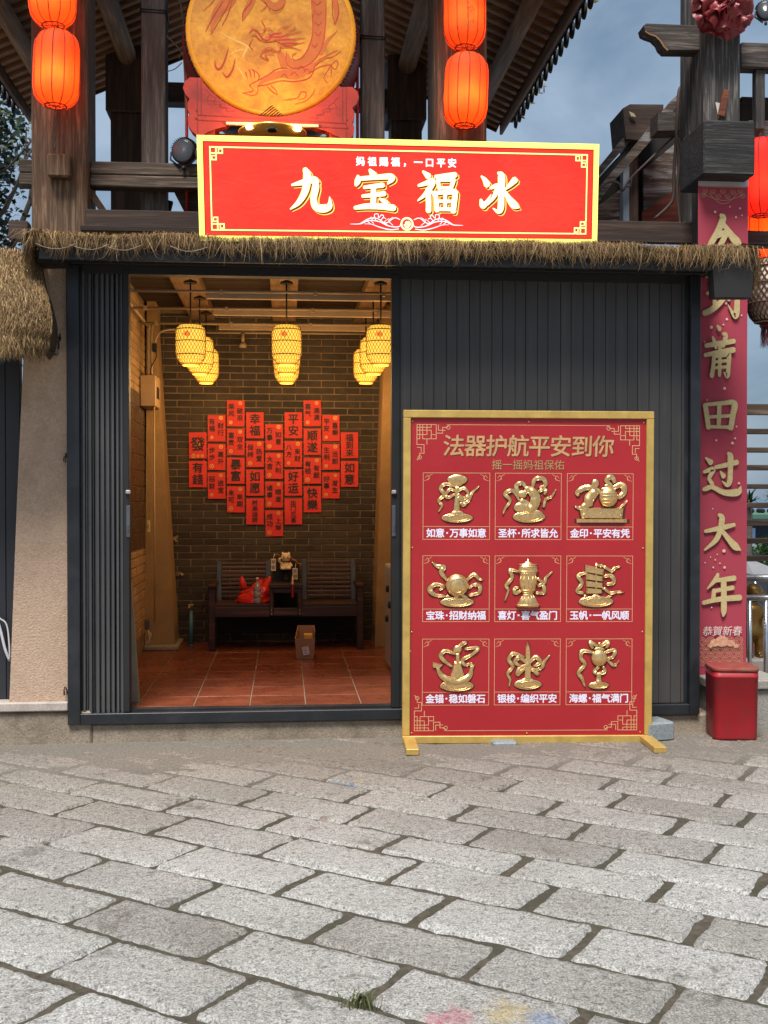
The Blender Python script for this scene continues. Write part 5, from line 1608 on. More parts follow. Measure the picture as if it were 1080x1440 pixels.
# ================================================================== STANDING BOARD WITH NINE PICTURES
def menu_board():
    O = Vector((1.680, 7.75, 1.150))
    F = frame_rot(O, R(-2.78), R(.25), R(-.20))
    W, H = 1.739, 2.301
    S = 1.739 / 352.9
    X = lambda px: (px - 742.3) * S
    Yv = lambda py: (811.0 - py) * S
    t = thing('standing_board', 'tall red standing board in a gold frame showing nine gold charms', 'board', (O.x, O.y, 0))
    fw = .052
    q = MB(); q.fbox(F, -W / 2 + fw, W / 2 - fw, -H / 2 + fw, H / 2 - fw, -.02, -.008); q.build('panel', M_BRED, t)
    q = MB()
    for (a, b, c, d, (m0, m1)) in ((-W / 2, W / 2, H / 2 - fw, H / 2, (0, 0)), (-W / 2, W / 2, -H / 2, -H / 2 + fw, (0, 0))): q.fbox(F, a, b, c, d, -.035, .012, .004)
    for (a, b) in ((-W / 2, -W / 2 + fw), (W / 2 - fw, W / 2)): q.fbox(F, a, b, -H / 2 + fw + .0006, H / 2 - fw - .0006, -.034, .0112, .004)
    q.build('frame', M_GOLDP, t)
    for u in (-W / 2 + .045, W / 2 - .045):
        q = MB()
        F0 = Frame(Vector((0, 0, 0)) + F.P(u, 0), F.U, (0, 0, 1), F.N)
        F0.O.z = 0
        q.fbox(F0, -.042, .042, .004, .046, -.235, .36, .004)
        q.build('foot', M_GOLDP, t)
    q = MB()
    for (px, py) in ((579, 593), (742, 593), (905, 593), (579, 770), (905, 770), (579, 888), (905, 888), (579, 1030), (742, 1031), (903, 1030), (577, 915)):
        q.lathe([(.006, 0), (.006, .004), (.003, .006)], n=8, F=Frame(F.P(X(px), Yv(py), -.008), F.U, F.N, F.V))
    q.build('screws', mat('brass_screw', lin((210, 180, 100)), .35, .7), t)
    # printed border with fretwork corners
    q = MB()
    d = -.0076
    for (py, a, b) in ((597.5, 627, 857), (1027, 625, 857)): q.line([(X(a), Yv(py)), (X(b), Yv(py))], F, d, .0035)
    def fret(cx, cy, su, sv):
        g = lambda x, y: (X(cx + su * x), Yv(cy + sv * y))
        n = 0
        for pts in ([(0, 0), (27, 0), (27, 12), (36, 12), (36, 4), (42, 4), (46, 0)], [(0, 0), (0, 28), (10, 28), (10, 40), (4, 40), (4, 46), (0, 50)], [(0, 8), (20, 8), (20, 20), (8, 20), (8, 0)], [(0, 14), (14, 14), (14, 0)], [(4, 0), (4, 20), (0, 20)], [(0, 4), (20, 4), (20, 0)],
                    [(20, 14), (27, 14), (27, 20), (14, 20), (14, 28)], [(30, 0), (30, 8), (40, 8)], [(0, 32), (6, 32), (6, 38)]):
            q.line([g(x, y) for x, y in pts], F, d + n * .00012, .0042); n += 1
        for (x, y) in ((44, 4), (4, 46)): q.line([g(x + 2.6 * math.cos(a * .7854), y + 2.6 * math.sin(a * .7854)) for a in range(8)], F, d + n * .00012, .0036, True); n += 1
    for (cx, cy, su, sv) in ((585, 597.5, 1, 1), (899, 597.5, -1, 1), (583, 1027, 1, -1), (898, 1027, -1, -1)): fret(cx, cy, su, sv)
    q.build('fret_border', M_BLINE, t)
    hs, hh = MB(), MB()
    for i, ch in enumerate('法器护航平安到你'):
        u, v = X(637 + i * 30.1), Yv(626.5)
        hs.text(ch, F, u + .005, v - .006, .156, -.0075, 1, .022, slant=.05); hh.text(ch, F, u, v, .156, -.0066, 1, .015, slant=.05)
    hs.build('heading_shade', M_BHSH, t); hh.build('heading', M_BHEAD, t)
    hs, hh = MB(), MB()
    for i, ch in enumerate('摇一摇妈祖保佑'):
        u, v = X(697.5 + i * 14.7), Yv(653)
        hs.text(ch, F, u + .003, v - .004, .073, -.0075, 1, .012); hh.text(ch, F, u, v, .073, -.0068, 1, .008)
    hs.build('subheading_shade', M_BHSH, t); hh.build('subheading', mat('dull_gold_ink', lin((176, 128, 84)), .5), t)

    caps = ['如意·万事如意', '圣杯·所求皆允', '金印·平安有凭', '宝珠·招财纳福', '喜灯·喜气盈门', '玉帆·一帆风顺', '金锚·稳如磐石', '银梭·编织平安', '海螺·福气满门']
    colx = ((594, 687.6), (695.5, 788.5), (797, 890.5))
    rowy = ((665, 740, 758), (781, 855.8, 873.5), (898, 972.8, 991))
    # picture data, in the same 270-unit-wide squares (x right, y down); r: ribbons, e: ellipses/balls, s: solid outlines
    base = lambda x, y, a, b: ('e', x, y, a, b, .35)
    EM = [
     [('r', [(128, 55, 6), (92, 45, 11), (70, 62, 12), (84, 88, 13), (62, 112, 9), (76, 130, 8), (62, 158, 3)]), ('r', [(140, 95, 6), (165, 122, 9), (186, 108, 9), (196, 82, 9), (228, 52, 2)]),
      ('r', [(135, 76, 6), (110, 66, 10), (92, 86, 9), (100, 100, 10), (132, 84, 6)]), ('r', [(135, 76, 6), (165, 62, 10), (182, 84, 9), (168, 102, 10), (138, 84, 6)]), ('r', [(140, 84, 6), (170, 118, 10), (160, 132, 8), (150, 118, 5)]),
      ('r', [(137, 55, 13), (137, 100, 14), (135, 160, 20), (136, 170, 16)]), ('e', 138, 28, 40, 22, .5), ('e', 112, 26, 15, 13, .7), ('e', 164, 26, 15, 13, .7), ('e', 138, 44, 20, 12, .7), ('e', 137, 72, 11, 11, .9), ('e', 138, 166, 28, 16, .7), base(138, 182, 65, 19)],
     [('r', [(100, 115, 6), (72, 72, 12), (40, 84, 14), (60, 112, 10), (42, 140, 8), (30, 168, 3)]), ('r', [(150, 70, 8), (100, 80, 14), (84, 52, 14), (110, 40, 13), (125, 62, 8)]), ('r', [(150, 62, 8), (160, 26, 14), (195, 22, 14), (204, 48, 12), (178, 60, 8)]), ('r', [(176, 74, 8), (205, 66, 10), (200, 88, 8)]),
      ('r', [(196, 140, 8), (206, 106, 9), (228, 96, 8), (248, 64, 2)]), ('r', [(100, 110, 14), (126, 124, 20), (122, 160, 16)]), ('r', [(118, 62, 10), (140, 68, 24), (162, 92, 31), (160, 125, 31), (138, 150, 26), (112, 142, 12)]), ('e', 110, 86, 20, 16, .8), ('e', 108, 140, 34, 22, .6), ('e', 160, 166, 36, 18, .6), base(138, 178, 68, 24)],
     [('r', [(140, 80, 10), (112, 62, 16), (74, 58, 18), (40, 76, 14), (46, 92, 8)]), ('r', [(190, 60, 8), (160, 28, 16), (182, 14, 16), (194, 40, 10)]), ('r', [(180, 60, 10), (222, 46, 20), (232, 76, 18), (206, 100, 14)]), ('r', [(210, 140, 6), (232, 124, 8), (246, 106, 2)]),
      ('r', [(118, 70, 22), (92, 98, 34), (80, 124, 24), (54, 140, 14), (30, 134, 5)]), ('r', [(92, 118, 18), (96, 134, 14)]), ('e', 114, 40, 16, 18, .9), ('e', 168, 96, 39, 40, .85), ('e', 168, 64, 32, 10, .9), ('e', 168, 50, 18, 8, .9), ('s', [(50, 138), (232, 138), (226, 184), (58, 184)], 9), ('s', [(38, 184), (246, 184), (246, 200), (38, 200)], 11), ('r', [(60, 176, 12), (90, 158, 14), (120, 174, 14), (150, 156, 14), (180, 172, 14), (222, 160, 12)])],
     [('r', [(100, 102, 6), (74, 66, 16), (86, 46, 14), (58, 42, 12), (36, 24, 3)]), ('r', [(96, 164, 6), (50, 158, 12), (28, 136, 16), (52, 116, 12), (84, 124, 10), (66, 140, 6)]), ('r', [(176, 100, 8), (206, 76, 12), (226, 92, 10), (246, 98, 2)]), ('r', [(186, 160, 8), (226, 150, 12), (230, 122, 13), (204, 118, 10), (186, 134, 6)]), ('e', 139, 119, 48, 46, .9), base(139, 188, 70, 20), ('r', [(96, 160, 8), (120, 176, 10), (150, 158, 10), (182, 172, 8)])],
     [('r', [(104, 66, 6), (62, 58, 12), (70, 88, 12), (46, 120, 12), (54, 142, 8), (40, 184, 3)]), ('r', [(172, 90, 8), (200, 110, 10), (208, 90, 10), (236, 62, 2)]), ('r', [(166, 150, 8), (200, 150, 12), (196, 118, 12), (174, 124, 8)]), ('r', [(108, 140, 8), (84, 152, 12), (80, 132, 10), (100, 128, 6)]),
      ('l', 135, [(2, 10), (3, 22), (14, 26), (20, 34), (38, 40), (42, 62), (36, 70), (34, 80), (37, 110), (30, 140), (22, 150), (20, 158), (34, 176), (48, 200), (46, 208)])],
     [('r', [(84, 66, 6), (46, 80, 12), (62, 110, 12), (42, 142, 12), (70, 152, 8)]), ('r', [(150, 42, 8), (182, 60, 10), (196, 50, 9), (222, 40, 2)]), ('r', [(150, 84, 8), (182, 80, 13), (192, 108, 13), (160, 116, 7)]), ('r', [(150, 130, 8), (178, 150, 10), (206, 146, 9), (236, 148, 2)]), ('r', [(120, 34, 6), (138, 40, 10), (150, 34, 5)]),
      ('s', [(75, 34), (156, 54), (150, 80), (76, 66)], 7), ('s', [(76, 68), (150, 83), (150, 106), (78, 97)], 8), ('s', [(78, 99), (150, 109), (148, 132), (80, 126)], 7), ('s', [(80, 128), (148, 135), (148, 154), (80, 154)], 8), ('r', [(120, 28, 4), (120, 176, 5)]), base(120, 186, 73, 23), ('r', [(70, 160, 6), (96, 178, 12), (120, 164, 14), (148, 178, 12), (184, 160, 5)])],
     [('r', [(136, 60, 8), (92, 48, 12), (74, 70, 14), (98, 96, 10), (122, 112, 6)]), ('r', [(170, 40, 8), (226, 36, 10), (196, 66, 10), (162, 84, 12), (172, 104, 10), (204, 98, 6)]), ('r', [(140, 40, 8), (158, 22, 14), (180, 12, 8)]), ('r', [(142, 55, 10), (144, 120, 14), (142, 176, 16)]), ('e', 142, 42, 18, 17, .8), ('r', [(60, 112, 8), (80, 150, 18), (140, 176, 26), (190, 150, 18), (200, 106, 7)]), ('s', [(130, 90), (156, 90), (176, 168), (108, 168)], 6), ('s', [(40, 92), (86, 104), (66, 124), (58, 118), (40, 116)], 7), ('s', [(186, 100), (214, 104), (204, 128)], 7), base(140, 190, 70, 23), ('r', [(84, 184, 8), (110, 196, 10), (150, 184, 10), (190, 194, 8)])],
     [('r', [(124, 74, 6), (78, 60, 12), (58, 84, 12), (74, 112, 12), (54, 140, 10), (64, 166, 8), (60, 196, 3)]), ('r', [(146, 128, 8), (190, 120, 10), (204, 92, 10), (228, 64, 2)]), ('r', [(136, 104, 7), (104, 76, 14), (84, 94, 13), (108, 112, 7)]), ('r', [(136, 106, 7), (104, 120, 14), (94, 146, 12), (128, 116, 6)]), ('r', [(136, 104, 7), (168, 74, 14), (186, 96, 13), (160, 112, 7)]), ('r', [(136, 106, 7), (164, 130, 14), (180, 146, 10), (146, 116, 6)]),
      ('s', [(136, 8), (146, 34), (150, 176), (122, 176), (126, 34)], 9), ('e', 136, 104, 14, 16, .9), base(137, 186, 58, 21), ('e', 136, 172, 30, 13, .7)],
     [('r', [(112, 54, 8), (66, 50, 13), (60, 78, 12), (76, 104, 12), (50, 136, 12), (64, 160, 12), (78, 196, 3)]), ('r', [(156, 54, 8), (198, 46, 12), (190, 74, 11), (168, 82, 8), (196, 108, 10), (216, 88, 2)]), ('r', [(132, 32, 8), (98, 14, 13), (108, 40, 8)]), ('r', [(136, 32, 8), (170, 12, 13), (164, 38, 8)]), ('r', [(134, 112, 8), (116, 132, 13), (132, 142, 10), (158, 132, 12), (150, 112, 7)]), ('e', 135, 78, 34, 34, .9), ('e', 135, 42, 22, 9, .9), ('r', [(135, 14, 5), (135, 40, 9)]), ('r', [(134, 138, 12), (133, 166, 16), (133, 186, 22)]), base(133, 190, 43, 15)],
    ]
    M_OUT = mat('dark_brown_ink', lin((70, 26, 16)), .6)
    names = ('scepter', 'divination shell', 'seal urn', 'pearl', 'lantern', 'sail', 'anchor', 'shuttle', 'conch vase')
    for i in range(9):
        r, c = divmod(i, 3)
        x0, x1 = colx[c]; y0, ym, y1 = rowy[r]
        q = MB()
        wl_ = .0032
        q.line([(X(x0), Yv(y0)), (X(x1), Yv(y0)), (X(x1), Yv(y1)), (X(x0), Yv(y1))], F, d, wl_, True)
        q.line([(X(x0), Yv(ym)), (X(x1), Yv(ym))], F, d + .0002, wl_)
        for s, xx in ((1, x0), (-1, x1)):
            g = lambda a, b: (X(xx + s * a), Yv(y0 + b))
            q.line([g(1.5, 11), g(8, 9), g(8, 4.5), g(13, 1.5)], F, d + .0003, .0026)
            q.line([g(3, 7), g(6, 3), g(9, 7), g(5, 10)], F, d + .0004, .0024)
        cell = q.build('picture_cell', M_BLINE, t)
        cell['label'] = 'picture cell with a gold %s' % names[i]
        k = (x1 - x0) / 270 * S
        G = Frame(F.P(X(x0), Yv(y0), -.0078), F.U, -F.V, F.N)
        q = MB(); ol = MB(); nl = 0
        for it in EM[i]:
            nl += 1; wo_ = .0003 + nl * .00006
            if it[0] == 'r': ol.stroke([(p[0] + .8, p[1] + 1.6, p[2] * 1.45 + 3) for p in it[1]], Frame(G.O, G.U * k, G.V * k, G.N), wo_, 1.0, n=6)
            elif it[0] == 'e': ol.sheet([((it[1] + .8 + (it[3] + 2.6) * math.cos(a * .2094)) * k, (it[2] + 1.6 + (it[4] + 2.6) * math.sin(a * .2094)) * k) for a in range(30)], G, wo_)
            elif it[0] == 's':
                cx_ = sum(p[0] for p in it[1]) / len(it[1]); cy_ = sum(p[1] for p in it[1]) / len(it[1])
                ol.sheet([((cx_ + (p[0] - cx_) * 1.09 + .8) * k, (cy_ + (p[1] - cy_) * 1.09 + 1.6) * k) for p in it[1]], G, wo_)
            if it[0] == 'r':
                sp = spline([tuple(v * k for v in p) for p in it[1]], 6)
                q.tube([G.P(p[0], p[1], .004 + .003 * math.sin(j * .9)) for j, p in enumerate(sp)], [p[2] * .62 for p in sp], 8, flat=.5, fdir=F.N)
                for sd in (-1, 1):    # rolled edges of the ribbon
                    eg = []
                    for j, p in enumerate(sp):
                        p0, p1 = sp[max(0, j - 1)], sp[min(len(sp) - 1, j + 1)]
                        tv = Vector((p1[0] - p0[0], p1[1] - p0[1]))
                        tv = tv.normalized() if tv.length > 1e-9 else Vector((1, 0))
                        eg.append(G.P(p[0] - tv.y * p[2] * .52 * sd, p[1] + tv.x * p[2] * .52 * sd, .0065 + .003 * math.sin(j * .9)))
                    q.tube(eg, [max(.0012, p[2] * .15) for p in sp], 5)
            elif it[0] == 'e':
                _, ex, ey, a, b, fl = it
                prof = [(math.sin(th) , -math.cos(th)) for th in [math.pi * j / 12 for j in range(13)]]
                vs_ = [G.P((ex + a * rr * math.cos(ph)) * k, (ey + b * zz) * k, max(-.0, .004 + min(a, b) * k * .55 * fl * rr * math.sin(ph))) for rr, zz in prof for ph in [2 * math.pi * j / 20 for j in range(20)]]
                q.add(vs_, [(a_ * 20 + b_, a_ * 20 + (b_ + 1) % 20, (a_ + 1) * 20 + (b_ + 1) % 20, (a_ + 1) * 20 + b_) for a_ in range(12) for b_ in range(20)], True)
                if a > 40:   # engraved rings on the foot plates
                    for sc in (.86, .62):
                        q.tube([G.P((ex + a * sc * math.cos(ph)) * k, (ey + b * sc * math.sin(ph)) * k, .006 + min(a, b) * k * .55 * fl * math.sqrt(max(0, 1 - sc * sc))) for ph in [2 * math.pi * j / 24 for j in range(24)]], .0028, 5, closed=True)
            elif it[0] == 's':
                pl = it[1]; cx_ = sum(p[0] for p in pl) / len(pl); cy_ = sum(p[1] for p in pl) / len(pl)
                n = len(pl)
                vs_ = [G.P(p[0] * k, p[1] * k, 0) for p in pl] + [G.P((cx_ + (p[0] - cx_) * .82) * k, (cy_ + (p[1] - cy_) * .82) * k, it[2] * .0014) for p in pl]
                q.add(vs_, [tuple(range(n, 2 * n))] + [(a_, (a_ + 1) % n, n + (a_ + 1) % n, n + a_) for a_ in range(n)])
            else:
                _, lx, prof = it
                q.lathe([(rr * k, zz * k) for rr, zz in prof], n=20, F=Frame(G.P(lx * k, 0, .004), F.U, -F.V, F.N), flat=.45)
                for zz, rr in ((34, 39), (44, 40), (62, 43), (70, 37), (140, 31), (150, 24), (158, 22), (200, 49)):
                    q.tube([G.P((lx + rr * math.cos(ph)) * k, zz * k, .004 + rr * k * .45 * math.sin(ph)) for ph in [math.pi * j / 14 for j in range(15)]], .0035, 6)
                for an in (.5, 1.05, 1.57, 2.1, 2.64):
                    q.tube([G.P((lx + rr * math.cos(an)) * k, zz * k, .0045 + rr * k * .45 * math.sin(an)) for rr, zz in ((21, 158), (35, 177), (49, 200))], .0028, 5)
                    q.tube([G.P((lx + rr * math.cos(an)) * k, zz * k, .0045 + rr * k * .45 * math.sin(an)) for rr, zz in ((35, 82), (38, 110), (31, 138))], .0022, 5)
        if i == 1:    # bands of the shell
            for j in range(7):
                a = -1.2 + j * .42
                q.tube([G.P((132 + rr * math.cos(a)) * k, (112 + rr * math.sin(a)) * k, .0135 if 0 < jj < 2 else .006) for jj, rr in enumerate((16, 34, 58))], .0024, 5)
        if i == 2:
            for zz in (78, 90, 104, 118): q.tube([G.P((168 + math.sqrt(max(1, 39 ** 2 - (zz - 96) ** 2)) * math.cos(ph)) * k, zz * k, .004 + .034 * math.sin(ph) * math.sqrt(max(0, 1 - ((zz - 96) / 40) ** 2))) for ph in [math.pi * j / 12 for j in range(13)]], .002, 5)
        q.build('gold_relief', M_EMB, cell)
        ol.build('printed_outline', M_OUT, cell)
        q = MB()
        s_, pc = .0655, 12.9
        xm = (x0 + x1) / 2
        txt = caps[i]
        widths = [pc * .55 if ch == '·' else pc for ch in txt]
        xx = xm - sum(widths) / 2
        for ch, wd in zip(txt, widths):
            if ch == '·': q.fbox(F, X(xx + wd / 2) - .006, X(xx + wd / 2) + .006, Yv((ym + y1) / 2) - .006, Yv((ym + y1) / 2) + .006, -.0078, -.0072)
            else: q.text(ch, F, X(xx + wd / 2), Yv((ym + y1) / 2), s_, -.0072, 1, .024)
            xx += wd
        q.build('caption', M_WINK, cell)
menu_board()
def loose_block(name, px0, px1, pyt, pyb, Y, dep, skew, label):
    q = MB()
    a, b = at(px0, pyb, Y), at(px1, pyt, Y)
    c = Vector(((a.x + b.x) / 2, Y + dep / 2, (b.z + 0) / 2))
    q.obox(c, Vector((b.x - a.x, skew, 0)) / 2, Vector((-skew, dep, 0)) / 2, (0, 0, max(.02, b.z / 2)), .012)
    tag(q.build(name, mat('grey_cut_granite', lin((132, 138, 140)), .7, 0, .3, 80, .6, 60, .006), None), label, 'stone')
loose_block('granite_block', 905, 946, 1016, 1044, 7.72, .22, .05, 'blue-grey cut granite block lying behind the right foot of the red board')
loose_block('granite_chip', 694, 728, 1046, 1053, 7.66, .12, 0, 'flat grey stone chip wedged under the red standing board')

# ================================================================== DRUM ON ITS STAND
def drum():
    Y = 8.50
    c = at(381.5, 44, Y)
    Rr = 119.5 / 1600 * Y * 1.0
    t = thing('big_drum', 'great round drum with ochre skin and a red dragon painting, on a red stand', 'drum', (c.x, Y + .45, c.z - Rr))
    F = Frame(c)
    A = Frame(c, (1, 0, 0), (0, 1, 0), (0, 0, 1))
    q = MB()
    q.lathe([(Rr * .985, .012), (Rr * 1.0, .05), (Rr * 1.055, .20), (Rr * 1.075, .42), (Rr * 1.055, .66), (Rr, .82), (Rr * .98, .86)], n=64, F=A)
    q.build('barrel', mat('red_brown_barrel', lin((120, 40, 26)), .4, 0, .15, 5), t)
    m, nt, b = _new('ochre_drum_skin')
    vec = _objvec(nt)
    n1 = _noise(nt, 5, 6, .65, vec, .4); n2 = _noise(nt, 34, 4, .7, vec)
    col = _ramp(nt, n1, [(.3, lin((186, 110, 22))), (.55, lin((224, 148, 34))), (.75, lin((238, 172, 56)))])
    col = _mix(nt, 1.0, col, _ramp(nt, n2, [(.3, (.8, .8, .8)), (.6, (1.06, 1.06, 1.06))]), 'MULTIPLY')
    nt.links.new(col, b.inputs['Base Color']); b.inputs['Roughness'].default_value = .5
    q = MB(); q.lathe([(0, 0), (Rr * .5, -.004), (Rr * .92, -.004), (Rr * .965, 0), (Rr * .99, .03)], n=64, F=Frame(c, (1, 0, 0), (0, 1, 0), (0, 0, 1)), caps=False)
    hd = q.build('drum_skin', m, t)
    q = MB()
    q.lathe([(Rr * .935, -.0045), (Rr * .985, -.001), (Rr * .995, .03)], n=64, F=A, caps=False)
    q.build('skin_rim', mat('amber_rim', lin((236, 158, 36)), .45, 0, .15, 8), t)
    q = MB()
    for k in range(150):   # black lacing round the rim
        a = 2 * math.pi * k / 150
        r0, r1 = Rr * .992, Rr * 1.012
        d = .010 if k % 2 else -.010
        q.tube([c + Vector((r0 * math.cos(a - d * .9), .0, r0 * math.sin(a - d * .9))), c + Vector((r1 * math.cos(a + .014), .03, r1 * math.sin(a + .014)))], .0055, 4)
    for k in range(7):
        for j in range(7 - k):
            u = (j - (6 - k) / 2) * .026
            p = F.P(u, -Rr * .985 + k * .011 + .006, .006)
            q.tube([p - Vector((.009, 0, .005)), p + Vector((.009, 0, .005))], .0032, 4)
    q.build('lacing', M_DARK, t)
    # red line painting; crop units (4.154 px of zoom = 1 photo px)
    kk = 1 / 4.154 / 1600 * Y
    cx, cy = (381.5 - 250) * 4.154, 44 * 4.154
    def P(pts, f=1.0): return [((x - cx) * kk, (cy - y) * kk, w * kk * f) for x, y, w in pts]
    body = [[(820, -420, 40), (860, -250, 70), (820, -60, 88), (826, 90, 88), (812, 220, 84), (760, 330, 76), (690, 372, 62), (650, 350, 44), (640, 318, 20)],
            [(600, 420, 30), (650, 425, 70), (720, 415, 64), (790, 372, 34), (830, 340, 16)], [(640, 420, 50), (560, 440, 44), (500, 470, 26), (470, 500, 10)],
            [(200, 200, 6), (230, 100, 60), (300, 20, 90), (330, -60, 80), (360, -160, 40)], [(380, 130, 6), (410, 60, 44), (450, -20, 40), (470, -120, 10)], [(915, 128, 4), (925, 60, 36), (910, -20, 40), (900, -120, 8)],
            [(830, 300, 34), (870, 230, 24), (930, 165, 4)], [(500, -10, 30), (560, 40, 50), (610, 10, 40), (640, -80, 10)], [(520, 230, 40), (580, 215, 60), (640, 240, 54), (690, 250, 20)], [(600, 320, 50), (620, 380, 50)]]
    q = MB()
    for i, s in enumerate(body): q.stroke(P(s, .86), F, .0049 + i * .00006, n=6)
    q.build('dragon_wash', mat('light_orange_wash', lin((200, 100, 26)), .55, 0, .12, 12), hd)
    L = [[(780, -300, 6), (775, -100, 6), (782, 60, 7), (785, 180, 7), (762, 270, 6), (722, 330, 6), (680, 345, 5), (668, 320, 5), (690, 305, 4)], [(862, -100, 6), (862, 60, 7), (850, 220, 7), (810, 320, 7), (740, 380, 6), (660, 390, 6), (630, 350, 6), (634, 300, 5)],
         [(640, 392, 6), (580, 400, 6), (520, 440, 6), (450, 480, 5), (420, 498, 5)], [(800, 372, 6), (770, 440, 7), (690, 468, 7), (600, 468, 6), (520, 492, 6), (470, 500, 5)], [(420, 500, 6), (440, 530, 6), (380, 545, 5)], [(470, 500, 5), (466, 540, 6), (440, 556, 5), (385, 545, 5)],
         [(410, 460, 4), (400, 430, 8), (396, 420, 3)], [(430, 455, 4), (424, 420, 9), (412, 408, 3)], [(450, 456, 4), (448, 420, 9), (432, 404, 3)], [(470, 470, 4), (476, 440, 8), (452, 412, 3)],
         [(800, 370, 6), (860, 330, 6), (900, 320, 5), (950, 285, 4)], [(820, 340, 5), (890, 300, 5), (930, 280, 4)], [(890, 370, 5), (920, 340, 6), (932, 360, 6), (915, 390, 5), (890, 372, 5)], [(890, 370, 5), (850, 440, 5), (870, 470, 4)], [(895, 380, 5), (890, 440, 4)], [(760, 420, 6), (830, 378, 6), (890, 365, 5)],
         [(740, 400, 4), (720, 380, 6), (700, 400, 4)], [(700, 440, 4), (680, 415, 6), (655, 435, 4)], [(770, 410, 4), (750, 395, 6), (735, 415, 4)], [(640, 450, 4), (622, 428, 6), (600, 445, 4)],
         [(800, 60, 4), (818, 80, 6), (838, 60, 4)], [(800, 120, 4), (818, 140, 6), (838, 118, 4)], [(798, 180, 4), (816, 200, 6), (834, 176, 4)], [(790, 0, 4), (810, 22, 6), (836, 0, 4)], [(780, 250, 4), (796, 266, 6), (816, 244, 4)],
         # head
         [(420, 200, 6), (440, 176, 8), (470, 190, 10), (500, 230, 9), (530, 235, 8), (548, 210, 8), (530, 200, 7)], [(430, 216, 5), (455, 210, 8), (480, 236, 8), (520, 244, 7)], [(440, 230, 4), (420, 270, 6), (440, 294, 5)], [(530, 220, 5), (560, 200, 9), (600, 190, 6), (660, 140, 3)], [(545, 215, 5), (600, 215, 9), (640, 200, 8), (720, 180, 3)],
         [(560, 235, 5), (620, 230, 9), (680, 225, 8), (745, 215, 3)], [(580, 255, 5), (640, 250, 10), (700, 250, 7), (740, 240, 3)], [(590, 275, 5), (640, 270, 10), (690, 280, 6), (720, 290, 3)], [(480, 330, 5), (500, 305, 8), (540, 295, 9), (590, 300, 8), (600, 270, 7)], [(480, 330, 5), (510, 345, 7), (530, 350, 6), (510, 320, 5), (560, 315, 6)], [(490, 300, 4), (530, 280, 7), (570, 290, 5)],
         [(515, 120, 4), (490, 125, 5), (510, 160, 6), (500, 196, 6), (470, 200, 5)], [(540, 205, 9), (552, 214, 9)], [(500, 180, 5), (530, 170, 6), (560, 190, 5)], [(580, 180, 5), (610, 160, 6), (640, 150, 3)], [(625, 190, 4), (680, 165, 6), (680, 150, 3)],
         # flames, clouds, seal
         [(222, 360, 3), (228, 400, 14), (250, 410, 14), (275, 370, 12), (300, 290, 3)], [(268, 430, 4), (290, 455, 12), (320, 420, 12), (340, 350, 3)], [(610, 580, 4), (660, 572, 6), (700, 560, 6), (715, 530, 6), (745, 530, 6), (740, 560, 5), (700, 575, 4)], [(680, 600, 4), (740, 580, 6), (780, 545, 5), (800, 505, 3)], [(520, 500, 4), (550, 530, 8), (585, 550, 3)], [(540, 495, 4), (570, 520, 6), (580, 545, 3)],
         [(200, 215, 4), (250, 130, 5), (300, 40, 5), (320, -40, 4)], [(265, 160, 4), (300, 90, 5), (325, 0, 4)], [(170, 200, 4), (210, 120, 5), (270, 20, 5)], [(160, 80, 3), (200, 40, 5), (240, -10, 4)], [(480, 0, 5), (520, 30, 6), (500, 60, 6), (480, 70, 4)], [(530, 50, 5), (550, 75, 5), (600, 60, 6), (625, 20, 5)], [(380, 128, 4), (385, 80, 6), (430, 20, 6), (450, -40, 4)], [(915, 130, 4), (900, 70, 6), (900, 0, 5)], [(915, 130, 4), (935, 60, 6), (930, 0, 5)],
         [(780, -10, 4), (795, 40, 4), (785, 100, 4)], [(830, -200, 8), (700, -330, 8), (500, -330, 8), (380, -240, 6)], [(300, -200, 10), (420, -280, 8), (560, -260, 8), (640, -160, 5)], [(560, -60, 5), (620, -120, 8), (700, -150, 6)]]
    q = MB()
    for i, s in enumerate(L): q.stroke(P(s, .72), F, .0058 + i * .00003, n=6)
    q.build('dragon_drawing', mat('vermilion_line', lin((192, 46, 16)), .5, 0, .1), hd)
    q = MB()   # pale scuffs where it is beaten
    for i, s in enumerate([[(250, 200, 3), (320, 235, 9), (400, 270, 12), (430, 300, 4)], [(340, 380, 3), (370, 420, 7), (400, 470, 3)], [(300, 330, 3), (360, 300, 8), (420, 300, 3)], [(380, 340, 4), (400, 300, 14), (410, 270, 5)]]): q.stroke(P(s), F, .0046 + i * .00004)
    q.build('scuffs', mat('pale_scuff', lin((226, 172, 84)), .6), hd)
    # stand
    Ys = 8.40
    zc = lambda py: aZ(py, Ys); xc = lambda px: aX(px, Ys)
    t2 = thing('drum_stand', 'carved vermilion wooden stand with scalloped ends cradling the drum', 'stand', (c.x, Ys + .4, 3.7))
    Fp = Frame((0, Ys, 0))
    left = [(268, 113), (261, 119), (258.5, 128), (262, 137), (268, 143), (264.5, 149), (265, 158), (268, 164), (265, 170), (266, 180), (271, 188), (276, 192), (280, 200)]
    q = MB()
    rim = [(381.5 + 121 * math.cos(R(a)), 44 + 121 * math.sin(R(a)) ) for a in range(143, 36, -5)]
    top = [(px, py) for px, py in left][::-1]
    poly = top + [(286, 113)] + rim + [(481, 120)] + [(763 - px + .5, py + 6 if py < 190 else py + 2) for px, py in left] + [(481, 192), (470, 188), (458, 182), (447, 180), (441, 177), (325, 173), (318, 180), (305, 184), (292, 189)]
    q.prism([(xc(px), zc(py)) for px, py in poly], Fp, -.09, 0)
    q.build('front_board', M_REDP, t2)
    q = MB()
